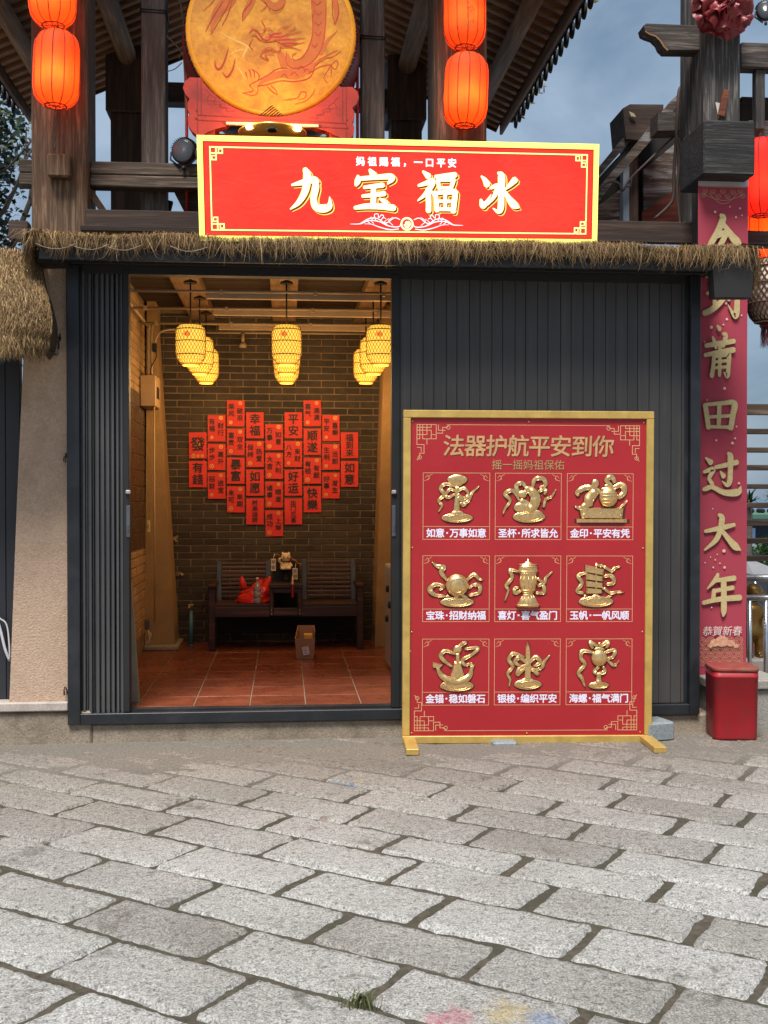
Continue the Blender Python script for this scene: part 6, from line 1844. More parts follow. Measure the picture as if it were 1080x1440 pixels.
    for (a, b) in (((279, 113), (279, 190)), ((284, 113), (284, 165)), ((487, 120), (487, 193)), ((482, 120), (482, 172)), ((279, 165), (487, 171)), ((279, 172), (487, 178))):
        q.line([(xc(a[0]), zc(a[1])), (xc(b[0]), zc(b[1]))], Fp, .0016 + .0002 * (a[0] % 5), .005)
    for (px, py) in ((278, 159), (277, 170), (488, 166), (488.5, 177)): q.sheet([(xc(px) + .008 * math.cos(k), zc(py) + .008 * math.sin(k)) for k in range(6)], Fp, .003)
    for (ax, ay, sx) in ((284, 116, 1), (482, 122, -1)):   # carved swirls in the corner spandrels
        for j in range(4):
            q.line([(xc(ax + sx * (5 + j * 7)), zc(ay + 12 + j * 8)), (xc(ax + sx * (12 + j * 8)), zc(ay + 18 + j * 7)), (xc(ax + sx * (8 + j * 9)), zc(ay + 28 + j * 5)), (xc(ax + sx * (20 + j * 9)), zc(ay + 30 + j * 4))], Fp, .0012, .003)
    q.build('carved_lines', mat('dark_carving', lin((120, 34, 22)), .6), t2)
    q = MB(); q.box(xc(319), xc(448), Ys - .03, Ys - .001, zc(179), zc(175.5)); q.build('light_strip', mat('pale_lamp_strip', lin((230, 180, 150)), .5), t2)
    q = MB()
    for px in (296, 470): q.box(xc(px) - .035, xc(px) + .035, Ys + .012, Ys + .9, 3.7, zc(150), .01)
    q.box(xc(276), xc(487), Ys + .30, Ys + .34, 3.7, zc(172), .004)
    for px in (255.5, 509): q.tube([(xc(px), Ys + .5, 3.7), (xc(px), Ys + .5, c.z + .2)], .012, 8)
    q.build('rear_frame', M_REDP, t2)
    # gilt bowl with two lamps glowing beneath
    b = at(383, 195, 8.25)
    t3 = thing('gilt_bowl_lamp', 'gilt bowl with two small warm lamps under the drum', 'lamp', (b.x, 8.3, b.z))
    q = MB()
    q.lathe([(.02, 0), (.10, .008), (.20, .035), (.245, .075), (.25, .085), (.235, .08), (.1, .03)], (b.x, 8.36, b.z - .01), 32)
    q.build('bowl', mat('polished_gilt', lin((236, 176, 80)), .35, .3, .1, 20), t3)
    e = emis('warm_spot_glass', (1.0, .78, .36), 9.0)
    for s in (-1, 1):
        q = MB(); q.lathe([(0, 0), (.028, .004), (.034, .02), (.022, .034), (0, .038)], (b.x + s * .165 + (.01), 8.20, b.z + .045), 14); q.build('lamp_bulb', e, t3)
        l = bpy.data.lights.new('bowl_glow', 'POINT'); l.energy = 2.2; l.color = (1, .66, .28); l.shadow_soft_size = .03
        lo = bpy.data.objects.new('bowl_glow', l); COL.objects.link(lo); lo.parent = t3; lo.location = Vector((b.x + s * .165, 8.16, b.z + .10)) - t3.location
    q = MB(); q.lathe([(.03, 0), (.045, .01), (.012, .03), (.0, .05)], (b.x, 8.12, b.z + .01), 10); q.build('finial', M_DARK, t3)
drum()

def cables_left():
    q = MB()
    Y = 8.9
    def C(pts, r): q.tube([tuple(p) for p in spline([tuple(at(px, py, Y)) for px, py in pts], 6)], r, 5)
    C([(250, -10), (257, 22), (259, 48), (258, 75), (260, 112), (262, 190)], .006)
    C([(234, 50), (246, 62), (256, 74), (262, 82), (268, 104)], .005)
    C([(234, 101), (246, 97), (256, 88)], .004)
    C([(254, 78), (251, 84), (256, 76), (264, 92), (266, 108)], .006)
    tag(q.build('power_cables', mat('tan_cable', lin((120, 96, 70)), .6), None), 'thin tangled cables strung between the slim post and the drum', 'cable')
cables_left()

def floodlight(px, py, Y, r, label, aim=(-.25, -.9, -.1)):
    c = at(px, py, Y)
    t = thing('floodlight', label, 'floodlight', (c.x, Y, c.z - r * 1.5))
    d = Vector(aim).normalized(); e1 = d.cross(Vector((0, 0, 1))).normalized(); e2 = e1.cross(d)
    F = Frame(c, e1, -d, e2)
    q = MB(); q.lathe([(r * .5, r * 1.0), (r * .85, r * .85), (r, r * .3), (r * 1.0, -r * .1), (r * .92, -r * .14)], n=28, F=F); q.build('housing', mat('grey_lamp_housing', lin((52, 55, 58)), .45, .3), t)
    q = MB(); q.lathe([(0, -r * .15), (r * .9, -r * .145), (r * .93, -r * .2), (r * .8, -r * .26), (0, -r * .3)], n=28, F=F); q.build('lens', mat('dull_lens', lin((70, 73, 77)), .18, 0, .1), t)
    q = MB()
    for k in range(16):
        a = R(20 + 140 * k / 15)
        p = F.P(math.cos(a) * r * 1.03, r * .25, math.sin(a) * r * 1.03)
        q.obox(p, F.V * r * .3, (F.U * math.cos(a) + F.N * math.sin(a)) * r * .12, (F.U * -math.sin(a) + F.N * math.cos(a)) * r * .025)
    q.build('cooling_fins', M_BLACK, t)
    q = MB()
    for s in (-1, 1): q.tube([c + e1 * s * r * 1.05, c + e1 * s * r * 1.1 - Vector((0, 0, r * .6)), c + e1 * s * r * .3 - Vector((0, 0, r * 1.25))], r * .08, 6)
    q.tube([c - Vector((0, 0, r * 1.2)), c - Vector((0, 0, r * 1.5))], r * .16, 8)
    q.build('bracket', M_BLACK, t)
floodlight(258, 213, 8.80, .094, 'round grey floodlight on the rail beside the lit sign')

# ================================================================== LANTERNS OUTSIDE
def red_lantern(px, py0, py1, Y, label, rpx, hang=None, m=None, words=None, chain=None, power=3.2):
    a, b = at(px, py0, Y), at(px, py1, Y)
    c = Vector((a.x, Y, b.z)); H = a.z - b.z
    r = rpx / 1600 * Y
    m = m or M_LANT
    t = thing('silk_lantern', label, 'lantern', tuple(c), 'red silk lanterns outside the shop')
    prof = [(.45, 0.0), (.62, .012), (.80, .06), (.93, .13), (.985, .22), (1.0, .36), (1.0, .64), (.985, .78), (.93, .87), (.80, .94), (.62, .988), (.45, 1.0)]
    n = 48; ribs = 12
    q = MB()
    vs_ = []
    for (rr, zz) in prof:
        for k in range(n):
            an = 2 * math.pi * k / n + .13
            f = 1 - .028 * abs(math.cos(an * ribs / 2 - .13 * ribs / 2)) ** .7 * 1.0 + .028 * 0
            f = .975 + .025 * abs(math.sin(ribs / 2 * an))
            w = 1 + .022 * noise.noise(Vector((math.cos(an) * 3, math.sin(an) * 3, zz * 5 + px)))
            vs_.append((c.x + rr * r * f * w * math.cos(an), c.y + rr * r * f * w * math.sin(an), c.z + zz * H))
    q.add(vs_, [(i * n + k, i * n + (k + 1) % n, (i + 1) * n + (k + 1) % n, (i + 1) * n + k) for i in range(len(prof) - 1) for k in range(n)], True)
    q.build('silk', m, t, False)
    q = MB()
    for k in range(ribs):
        an = 2 * math.pi * k / ribs
        for_ = [(c.x + rr * r * .985 * math.cos(an), c.y + rr * r * .985 * math.sin(an), c.z + zz * H) for rr, zz in prof]
        q.tube(for_, .0036, 4, False)
    for zz in (0.0, 1.0): q.tube([(c.x + r * .46 * math.cos(2 * math.pi * k / 20), c.y + r * .46 * math.sin(2 * math.pi * k / 20), c.z + zz * H) for k in range(20)], .006, 5, closed=True)
    for k in range(4):
        an = k * math.pi / 4
        q.tube([(c.x + r * .45 * math.cos(an), c.y + r * .45 * math.sin(an), c.z), (c.x - r * .45 * math.cos(an), c.y - r * .45 * math.sin(an), c.z)], .003, 4)
    q.build('ribs', M_LRIB, t)
    q = MB(); q.lathe([(0, .36), (.03, .38), (.04, .46), (.03, .54), (.012, .58)], (c.x, c.y, c.z), 12)
    q.v = [(v[0], v[1], c.z + (v[2] - c.z) * H) for v in q.v]
    q.build('bulb', emis('warm_lamp_glass', (1.0, .6, .2), 3.0), t)
    l = bpy.data.lights.new('silk_lantern_glow', 'POINT'); l.energy = power; l.color = (1.0, .52, .16); l.shadow_soft_size = .05
    lo = bpy.data.objects.new('silk_lantern_glow', l); COL.objects.link(lo); lo.parent = t; lo.location = (0, -r * .25, H * .40)
    t.rotation_euler = (random.uniform(-.03, .03), random.uniform(-.035, .035), 0)
    q = MB()
    top = hang or H + .12
    q.tube([(c.x, c.y, c.z + H * 1.0), (c.x, c.y, c.z + top)], .004, 5)
    q.tube([(c.x - .012 * math.cos(k), c.y, c.z + H + .03 + .02 * math.sin(k)) for k in range(6)], .004, 4, closed=True)
    if chain:
        z = c.z
        for k in range(int(chain / .035)):
            q.tube([(c.x + (.007 * math.cos(j * .785) if k % 2 else 0), c.y + (0 if k % 2 else .007 * math.cos(j * .785)), z - .018 - k * .035 + .019 * math.sin(j * .785)) for j in range(8)], .0028, 4, closed=True)
    q.build('hanger', mat('dull_chain', lin((84, 74, 66)), .5, .4), t)
    if words:
        q = MB()
        for j, ch in enumerate(words):
            vs_, fs = glyph(ch, 0.0)
            out = []
            for (x, y) in vs_:
                an = -math.pi / 2 + .12 + (x - .5) * .07 / r
                z = c.z + H * .40 - j * .10 + (y - .38) * .085
                out.append((c.x + r * 1.004 * math.cos(an), c.y + r * 1.004 * math.sin(an), z))
            q.add(out, fs)
        q.build('lettering', mat('olive_gold_ink', lin((120, 96, 40)), .5), t)
    return t
red_lantern(78, 46, 149, 8.45, 'whole orange-red silk lantern over the left timber post', 31.5, chain=.35)
red_lantern(74.5, -66, 36, 8.45, 'upper silk lantern of the left pair, cut off by the photo top', 32)
red_lantern(653.5, 78, 177, 8.45, 'whole orange silk lantern on the right pavilion post over the lit sign', 31.5, power=3.0)
red_lantern(654, -35, 67, 8.45, 'upper silk lantern with gold characters on the right pavilion post', 30, words='漁村', power=1.8)

# ================================================================== TREE ON THE LEFT
def tree():
    t = thing('broadleaf_tree', 'dark leafy tree behind the left pavilion post', 'tree', (-4.75, 14.5, -.12))
    rnd = random.Random(11)
    tr = MB(); lf = MB()
    base = Vector((-4.75, 14.5, -.1))
    def limb(p, d, L, r, lev):
        if p.x > -3.35 or (p.x > -3.7 and d.x > .2): return      # pruned back from the pavilion
        n = 5
        pts = [p]; rs = [r]
        for k in range(n):
            d = (d + Vector((rnd.uniform(-.22, .22), rnd.uniform(-.22, .22), rnd.uniform(-.06, .14)))).normalized()
            pts.append(pts[-1] + d * (L / n)); rs.append(r * (1 - .6 * (k + 1) / n))
        tr.tube(pts, rs, 7)
        if lev < 3:
            for k in range(4 if lev == 0 else 3):
                s = pts[rnd.randint(2, n)]
                nd = (d + Vector((rnd.uniform(-1, 1), rnd.uniform(-1, 1), rnd.uniform(-.2, .7)))).normalized()
                limb(s, nd, L * rnd.uniform(.5, .75), r * .5, lev + 1)
        else:
            for s in pts[1:]:
                for _ in range(34):
                    o = Vector((rnd.gauss(0, .18), rnd.gauss(0, .18), rnd.gauss(0, .13)))
                    q = s + o
                    if q.x > -3.12 and not (rnd.random() < .10 and q.z < 5.6): continue
                    a = Vector((rnd.uniform(-1, 1), rnd.uniform(-1, 1), rnd.uniform(-.7, .5))).normalized() * rnd.uniform(.06, .11)
                    b = a.cross(Vector((rnd.uniform(-1, 1), rnd.uniform(-1, 1), rnd.uniform(-1, 1)))).normalized() * a.length * .36
                    lf.add([q, q + a * .5 + b, q + a * 1.1, q + a * .5 - b], [(0, 1, 2, 3)])
    for (dx, dz, L) in ((0, 1, 3.0), (-.35, 1, 2.9), (.35, .9, 2.7), (.55, .8, 2.3), (-.6, .9, 2.5), (.1, 1.2, 3.2), (-.1, 1, 3.3)):
        limb(base + Vector((dx * .2, 0, 0)), Vector((dx, rnd.uniform(-.25, .25), dz)).normalized(), L * 1.4, .11, 0)
    for k in range(9):
        limb(base + Vector((rnd.uniform(-1, 1.0), rnd.uniform(-.6, .6), rnd.uniform(2.8, 5.0))), Vector((rnd.uniform(-.5, .5), 0, 1)).normalized(), 1.5, .04, 2)
    tr.build('trunk', M_BARK, t, False)
    lf.build('crown', M_FOL, t, False)
tree()

# ================================================================== GATE POST WITH BANNER AT THE RIGHT
def poly_px(pts, Y): return [(at(px, py, Y).x, at(px, py, Y).z) for px, py in pts]

def gate():
    t = thing('timber_gate', 'weathered grey timber gate post with scrolled crossbeam and charred cap block', 'gate', (3.35, 8.75, 0))
    Y = 8.62
    q = MB(); q.box(aX(988, Y), aX(1039, Y), Y, Y + .27, .37, 6.2, .012); q.build('post', M_GW_Z, t)
    q = MB(); q.box(aX(966, 8.95), aX(987, 8.95), 8.95, 9.15, .3, 6.2, .01); q.build('rear_post', M_GW_Z, t)
    Yb = 8.72
    F = Frame((0, Yb, 0))
    pl = poly_px([(905, 36), (909, 33), (985, 36), (985, 70.5), (938, 70), (932, 64), (929, 57), (922, 50), (913, 47), (907, 44)], Yb)
    q = MB(); q.prism(pl, F, -.14, 0)
    xr = aX(1040, Yb)
    q.box(xr, 5.4, Yb, Yb + .14, aZ(72, Yb), aZ(36, Yb), .006)
    q.build('crossbeam', M_GW_X, t)
    q = MB(); q.line(poly_px([(907, 44), (913, 48), (922, 51), (929, 58), (933, 65), (939, 71)], Yb), F, .004, .012)
    q.build('scroll_gilding', mat('worn_gilding', lin((150, 108, 60)), .6), t)
    Yc = 8.1
    a, b = at(990, 168, Yc), at(1062, 247, Yc)
    q = MB(); q.box(a.x, b.x, Yc, 8.616, b.z, a.z, .012); q.build('cap_block', M_CHAR, t)
    # peg and worn white patch on the post just above the block
    q = MB(); q.beam(at(1014, 164, 8.58), at(1021, 127, 8.58), .035, .05, .004); q.build('peg', M_RUST, t)
    q = MB(); q.prism(poly_px([(1006, 144), (1019, 146), (1022, 150), (1017, 165), (1010, 165)], 8.615), Frame((0, 8.617, 0)), 0, .004); q.build('white_patch', mat('flaking_white_paint', lin((206, 204, 190)), .8), t)
    for (p0, p1) in ((1063, 1076), (1098, 1110)):
        q = MB(); q.box(aX(p0, Yb), aX(p1, Yb), Yb + .03, Yb + .11, aZ(160, Yb), aZ(73, Yb), .006); q.build('baluster', M_GW_Z, t)
    for (y0, y1, m) in ((115, 157, M_DK_X), (158.5, 205, M_GW_X), (206, 222, M_RUST), (310, 331, M_GW_X)):
        q = MB(); q.box(aX(1040, 8.95), 5.4, 8.95 if y0 != 158.5 else 8.80, 9.1, aZ(y1, 8.95), aZ(y0, 8.95), .008); q.build('side_rail', m, t)
    # granite footing with its ledge
    q = MB()
    q.box(3.115, 3.62, 8.03, 8.95, -.05, .30, .012); q.box(3.09, 3.65, 8.0, 8.98, .3005, .372, .01)
    q.build('footing', mat('grey_granite', lin((146, 142, 134)), .85, 0, .3, 80, .6, 90, .008), t)
gate()

def rosette():
    c = at(1016, 10, 8.5)
    q = MB()
    rnd = random.Random(21)
    for ring, (n, rad, size, out) in enumerate(((9, .14, .17, .0), (8, .09, .16, .05), (6, .05, .14, .09), (3, .015, .11, .12))):
        for k in range(n):
            a = 2 * math.pi * k / n + ring * .4 + rnd.uniform(-.15, .15)
            o = c + Vector((math.cos(a) * rad, -out, math.sin(a) * rad))
            rd = Vector((math.cos(a), 0, math.sin(a))); tg = Vector((-math.sin(a), 0, math.cos(a))); N = Vector((0, -1, 0))
            m = 8
            vs_ = []
            seed = rnd.uniform(0, 99)
            for j in range(m + 1):
                for i in range(m + 1):
                    s, v = i / m * 2 - 1, j / m
                    w = noise.noise(Vector((s * 1.7, v * 2.2, seed)))
                    wd = size * (.45 + .75 * v)
                    vs_.append(o + tg * (s * wd * .62) + rd * ((v - .4) * size * (1 - .25 * s * s)) + N * (.035 * math.sin(s * 4.5 + seed) * v + .06 * w + .035 * (1 - v)))
            q.add(vs_, [(j * (m + 1) + i, j * (m + 1) + i + 1, (j + 1) * (m + 1) + i + 1, (j + 1) * (m + 1) + i) for j in range(m) for i in range(m)], True)
    tag(q.build('cloth_rosette', mat('faded_red_satin', lin((132, 36, 40)), .42, 0, .15, 6, island=.12), None, False), 'faded red satin rosette bow tied at the top of the gate post', 'rosette')
rosette()

def banner():
    Y = 8.28
    TL, BR_ = at(981.5, 249, Y), at(1049, 960, Y)
    W, H = BR_.x - TL.x, TL.z - BR_.z
    t = thing('vertical_banner', 'long faded red vertical banner with gold brush characters hanging on the gate post', 'banner', ((TL.x + BR_.x) / 2, Y, BR_.z))
    F = Frame((TL.x + W / 2, Y, TL.z))
    S = Y / 1600
    U = lambda px: (px - 1015.2) * S
    V = lambda py: (249 - py) * S
    q = MB()
    n, m = 6, 60
    vs_ = [F.P(-W / 2 + W * i / n, -H * j / m, .002 + .004 * math.sin(i * 1.3 + j * .15) * min(1, j / 8)) for j in range(m + 1) for i in range(n + 1)]
    q.add(vs_, [(j * (n + 1) + i, j * (n + 1) + i + 1, (j + 1) * (n + 1) + i + 1, (j + 1) * (n + 1) + i) for j in range(m) for i in range(n)], True)
    q.build('cloth', mat('faded_crimson_cloth', lin((164, 56, 72)), .75, 0, .07, 1.2), t, False)
    w = .0085
    q = MB(); q.fbox(F, -W / 2, W / 2, V(262), 0, w - .001, w); q.build('top_hem', mat('grey_white_hem', lin((180, 172, 180)), .8), t)
    q = MB()
    for px in (985, 1015, 1045): q.lathe([(.006, 0), (.005, .005)], n=8, F=Frame(F.P(U(px), V(253), w), F.U, F.N, F.V))
    q.build('nails', M_DARK, t)
    # scrollwork at head and foot
    q = MB()
    rnd = random.Random(4)
    k = 0
    def ln(pts, wd=.0042):
        nonlocal k
        q.line([(U(x), V(y)) for x, y in pts], F, w + .0004 + k * .00006, wd); k += 1
    ln([(982, 263), (1048, 263)])
    ln([(983 + 64 * s, 272 + 10 * math.sin(math.pi * s)) for s in [j / 16 for j in range(17)]])
    ln([(994 + 42 * s, 272 + 15 * math.sin(math.pi * s)) for s in [j / 16 for j in range(17)]])
    for (cx, cy) in ((989, 269), (1041, 269), (1000, 270), (1030, 270), (1015, 269), (1008, 276), (1022, 276), (986, 275), (1044, 275)):
        ln([(cx + (1 + a * .34) * math.cos(a), cy + (1 + a * .30) * math.sin(a)) for a in [j * .6 for j in range(18)]], .003)
    M_scr = mat('dull_gold_print', lin((196, 150, 110)), .6)
    q.build('head_scrollwork', M_scr, t)
    q = MB()
    for r0 in range(7):       # waves at the foot
        for j in range(5 + r0 % 2):
            cx = 984 + j * 14 - (r0 % 2) * 6; cy = 955 - r0 * 6
            for rr in (6.5, 4.2, 2):
                pts = [(cx + rr * math.cos(a), cy - rr * math.sin(a)) for a in [math.pi * u / 8 for u in range(9)]]
                pts = [p for p in pts if 982.5 < p[0] < 1048]
                if len(pts) > 2: ln(pts, .0032)
    q.build('foot_waves', M_scr, t)
    q = MB()
    for (cx, cy, rr) in ((1004, 921, 7), (1015, 919, 10), (1028, 922, 6), (998, 925, 4), (1036, 926, 4)):
        q.sheet([(U(cx + rr * math.cos(a * .3927)), V(cy - rr * .8 * math.sin(a * .3927))) for a in range(16)], F, w + .0085 + .0002 * rr)
    q.build('peony_print', mat('pink_cream_print', lin((206, 150, 120)), .6, 0, .3, 40), t)
    M_g, M_s = mat('olive_gold_print', lin((192, 172, 122)), .55, 0, .14, 60), mat('dark_gold_edge', lin((178, 134, 86)), .6)
    for ch, cy, hh, ww in (('今', 333, 62, 56), ('到', 418, 62, 56), ('莆', 505, 63, 46), ('田', 593, 42, 50), ('过', 677, 62, 56), ('大', 763, 56, 54), ('年', 851, 60, 56)):
        g = MB(); sh = MB()
        cx = 1014 if ch not in '莆田' else 1009.5
        brush(sh, ch, F, U(cx), V(cy), ww / 100 * S, w + .009, 1.22, hh / ww)
        brush(g, ch, F, U(cx), V(cy), ww / 100 * S, w + .0125, 1.06, hh / ww)
        o = g.build('brush_character', M_g, t); o['label'] = 'gold brush character %s' % ch
        sh.build('character_edge', M_s, o)
    q = MB()
    q.text('恭贺新春'.replace('贺', '賀'), F, U(993.5), V(904), .078, w + .009, 14.8 * S, .006, slant=.12)
    q.build('small_lettering', mat('silver_pink_print', lin((214, 190, 180)), .6), t)
    q = MB()
    for (x, y, r) in ((1003, 299, 2), (1025, 291, 1.3), (1040, 293, 1.6), (1034, 306, 1.5), (1043, 303, 1.2), (1020, 430, 2.2), (1021, 453, 2), (998, 465, 2.4), (994, 442, 1.2), (1016, 461, 1.4), (1018, 553, 2.2), (992, 570, 1), (1036, 608, 1.4), (1030, 632, 2.2), (1034, 625, 1.6), (1006, 628, 1.6), (1040, 690, 1.8), (1001, 727, 1), (1018, 788, 2.6), (1005, 801, 1.2), (998, 797, 1), (1012, 806, 1.2), (1019, 812, 2), (990, 805, 1.2), (1008, 793, 1), (1000, 870, 1.2), (988, 486, 1), (1043, 447, 1.2), (1007, 438, 1), (1002, 812, 1.4)):
        q.sheet([(U(x + r * math.cos(a * .785)), V(y + r * math.sin(a * .785))) for a in range(8)], F, w + .0008)
    q.build('gold_flecks', mat('pale_fleck', lin((222, 176, 160)), .6), t)
banner()

def lean_to():
    t = thing('timber_lean_to', 'weathered lean-to of worn grey boards and dark beams beside the gate post', 'lean-to', (3.0, 9.9, 3.2))
    def P(name, pts, Y, d, m):
        q = MB(); q.prism(poly_px(pts, Y), Frame((0, Y, 0)), -d, 0); return q.build(name, m, t)
    P('dark_wall', [(838, 312), (838, 258), (886, 203), (925, 168), (966, 128), (966, 312)], 10.0, .8, M_DARK)
    P('grey_board', [(905, 238), (952, 200), (953, 312), (905, 312)], 9.94, .04, M_WORN)
    P('red_board', [(903, 312), (903, 298), (956, 262), (956, 312)], 9.90, .03, M_RUST)
    P('grey_board', [(838, 312), (838, 292), (878, 262), (878, 312)], 9.94, .04, M_WORN)
    P('corner_post', [(886, 184), (897.5, 184), (897.5, 312), (886, 312)], 9.72, .12, M_DK_Z)
    P('pale_post', [(876.5, 206), (885.5, 204), (885.5, 312), (876.5, 312)], 9.74, .10, mat('lit_side_grey', lin((150, 160, 170)), .6))  # lit side face of the corner post, its light put into the colour
    P('end_block', [(876, 152), (886, 146.5), (933, 147), (933, 178), (912, 198), (880, 195)], 9.62, .4, M_DK_X)
    P('worn_rafter', [(838, 270), (862, 240), (886, 213), (924, 166), (945, 140), (967, 121), (972, 130), (950, 152), (926, 186), (890, 226), (862, 256), (838, 290)], 9.55, .07, M_WORN)
    P('upper_rail', [(838, 240), (876, 194), (886, 190), (886, 199), (838, 253)], 9.66, .06, M_GW_X)
    P('dark_rafter', [(838, 256), (886, 202), (886, 212), (838, 268)], 9.68, .05, M_DARK)
    P('beam_stub', [(925, 158), (976, 156), (976, 183), (925, 184)], 9.30, .20, M_GW_X)
    P('post', [(967, 130), (978.5, 128), (978.5, 312), (967, 312)], 9.22, .12, M_GW_Z)
    q = MB()
    def C(pts, r, Y): q.tube([tuple(p) for p in spline([tuple(at(px, py, Y)) for px, py in pts], 6)], r, 6)
    C([(968, 150), (968, 128), (960, 122), (955, 128), (953, 160), (951, 195), (948, 240), (947, 275), (940, 290), (920, 308)], .014, 9.15)
    C([(842, 268), (856, 256), (870, 258), (876, 268), (886, 252), (912, 226), (934, 205), (950, 190)], .010, 9.45)
    C([(952, 190), (955, 230), (952, 270), (957, 320), (957, 338)], .012, 9.12)
    C([(956, 200), (958, 250), (958, 338)], .010, 9.14)
    C([(876, 268), (880, 262), (886, 262), (888, 252)], .007, 9.44)
    q.build('cables', mat('brown_cable', lin((84, 68, 58)), .6), t)
    q = MB(); q.prism(poly_px([(884, 157), (891, 160), (894, 165), (887, 164)], 9.60), Frame((0, 9.6, 0)), 0, .01); q.build('dead_leaf', mat('pale_dead_leaf', lin((176, 170, 130)), .7), t)
lean_to()

def bin_():
    g = gnd(1040, 1043)
    F = frame_rot(Vector((0, 0, 0)), R(-8))
    c = Vector((aX(1043, g.y) , g.y + .17, 0))
    W = .315
    t = thing('red_bin', 'scuffed red rubbish bin with a dusty flat lid at the foot of the banner', 'bin', tuple(c))
    F = frame_rot(c, R(-8))
    def rr(w, d, r, n=6):
        out = []
        for (sx, sy, a0) in ((1, -1, -90), (1, 1, 0), (-1, 1, 90), (-1, -1, 180)):
            for k in range(n + 1):
                a = R(a0 + 90 * k / n)
                out.append((sx * (w / 2 - r) + r * math.cos(a), sy * (d / 2 - r) + r * math.sin(a)))
        return out
    def loft(q, secs):
        n = None
        vs_ = []
        for (w, d, r, z) in secs:
            ring = rr(w, d, r)
            n = len(ring)
            vs_ += [F.P(x, z, -y) for x, y in ring]
        q.add(vs_, [(i * n + k, i * n + (k + 1) % n, (i + 1) * n + (k + 1) % n, (i + 1) * n + k) for i in range(len(secs) - 1) for k in range(n)], True)
        b = len(q.v) - len(vs_)
        q.f += [tuple(b + k for k in range(n))[::-1], tuple(b + (len(secs) - 1) * n + k for k in range(n))]; q.s += [False, False]
    q = MB(); loft(q, [(W * .94, .29, .045, .004), (W * .965, .295, .05, .02), (W * 1.0, .31, .05, .44), (W * 1.012, .315, .05, .443), (W * 1.012, .315, .05, .452), (W * 1.0, .31, .05, .455), (W * 1.0, .31, .05, .485)])
    q.build('body', M_BIN, t)
    q = MB(); loft(q, [(W * 1.02, .32, .055, .486), (W * 1.03, .325, .055, .490), (W * 1.03, .325, .055, .505), (W * 1.01, .315, .05, .511)])
    q.build('lid', mat('rust_dusted_red_lid', lin((138, 44, 42)), .7, 0, .2, 14, stain=lin((128, 92, 66)), ss=7, stamt=.95), t)
bin_()

def wicker_lantern():
    Y = 8.95
    c = at(1087, 455, Y)
    r = 39 / 1600 * Y; H = (455 - 362) / 1600 * Y
    t = thing('wicker_lantern', 'unlit brown wicker lantern with cream lining and maroon tassels by the banner', 'lantern', tuple(c))
    prof = [(.42, 0), (.66, .03), (.84, .12), (.95, .28), (1.0, .48), (.98, .68), (.88, .86), (.70, .97), (.5, 1.0)]
    def rad(z):
        for (r0, a), (r1, b) in zip(prof, prof[1:]):
            if a <= z <= b: return r * (r0 + (r1 - r0) * (z - a) / (b - a))
        return r * .5
    q = MB(); q.lathe([(rr * r * .965, zz * H) for rr, zz in prof], tuple(c), 32, caps=False); q.build('lining', mat('cream_lining', lin((224, 208, 184)), .8), t, False)
    q = MB()
    n = 30
    for d in (1, -1):
        for k in range(n):
            pts = []
            for j in range(19):
                z = j / 18; a = 2 * math.pi * k / n + d * 1.55 * z
                pts.append((c.x + rad(z) * math.cos(a), c.y + rad(z) * math.sin(a), c.z + z * H))
            q.tube(pts, .0048, 4, False)
    for z in (.0, .03, .3, .6, .86, 1.0): q.tube([(c.x + rad(z) * 1.01 * math.cos(2 * math.pi * k / 32), c.y + rad(z) * 1.01 * math.sin(2 * math.pi * k / 32), c.z + z * H) for k in range(32)], .007, 5, closed=True)
    q.build('weave', mat('dark_brown_wicker', lin((92, 56, 44)), .7, 0, .2, 20), t)
    q = MB()
    rnd = random.Random(8)
    q.tube([(c.x + r * .4 * math.cos(2 * math.pi * k / 20), c.y + r * .4 * math.sin(2 * math.pi * k / 20), c.z - .015) for k in range(20)], .02, 6, closed=True)
    for _ in range(170):
        a = rnd.uniform(0, 6.28); p = Vector((c.x + r * .42 * math.cos(a), c.y + r * .42 * math.sin(a), c.z - .02))
        q.strand([p, p + Vector((rnd.uniform(-.01, .01), 0, -.08)), p + Vector((rnd.uniform(-.02, .02), 0, -.16 - rnd.uniform(0, .02)))], .007, (math.sin(a), -math.cos(a), 0))
    q.build('tassels', M_TASS, t, False)
    q = MB(); q.tube([c + Vector((0, 0, H)), c + Vector((0, 0, H + .22))], .006, 6); q.build('hanger', M_WIRE, t)
wicker_lantern()
red_lantern(1072, 196, 303, 8.75, 'bright red lantern with fine ribs hanging right of the charred cap block', 29, m=M_LANT2, power=1.6)
red_lantern(1090, 272, 373, 9.5, 'glowing orange lantern half hidden behind the rail right of the banner', 40, power=4.0)
floodlight(1077, 15, 8.78, .075, 'small dark floodlight on the gate crossbeam at the photo edge')

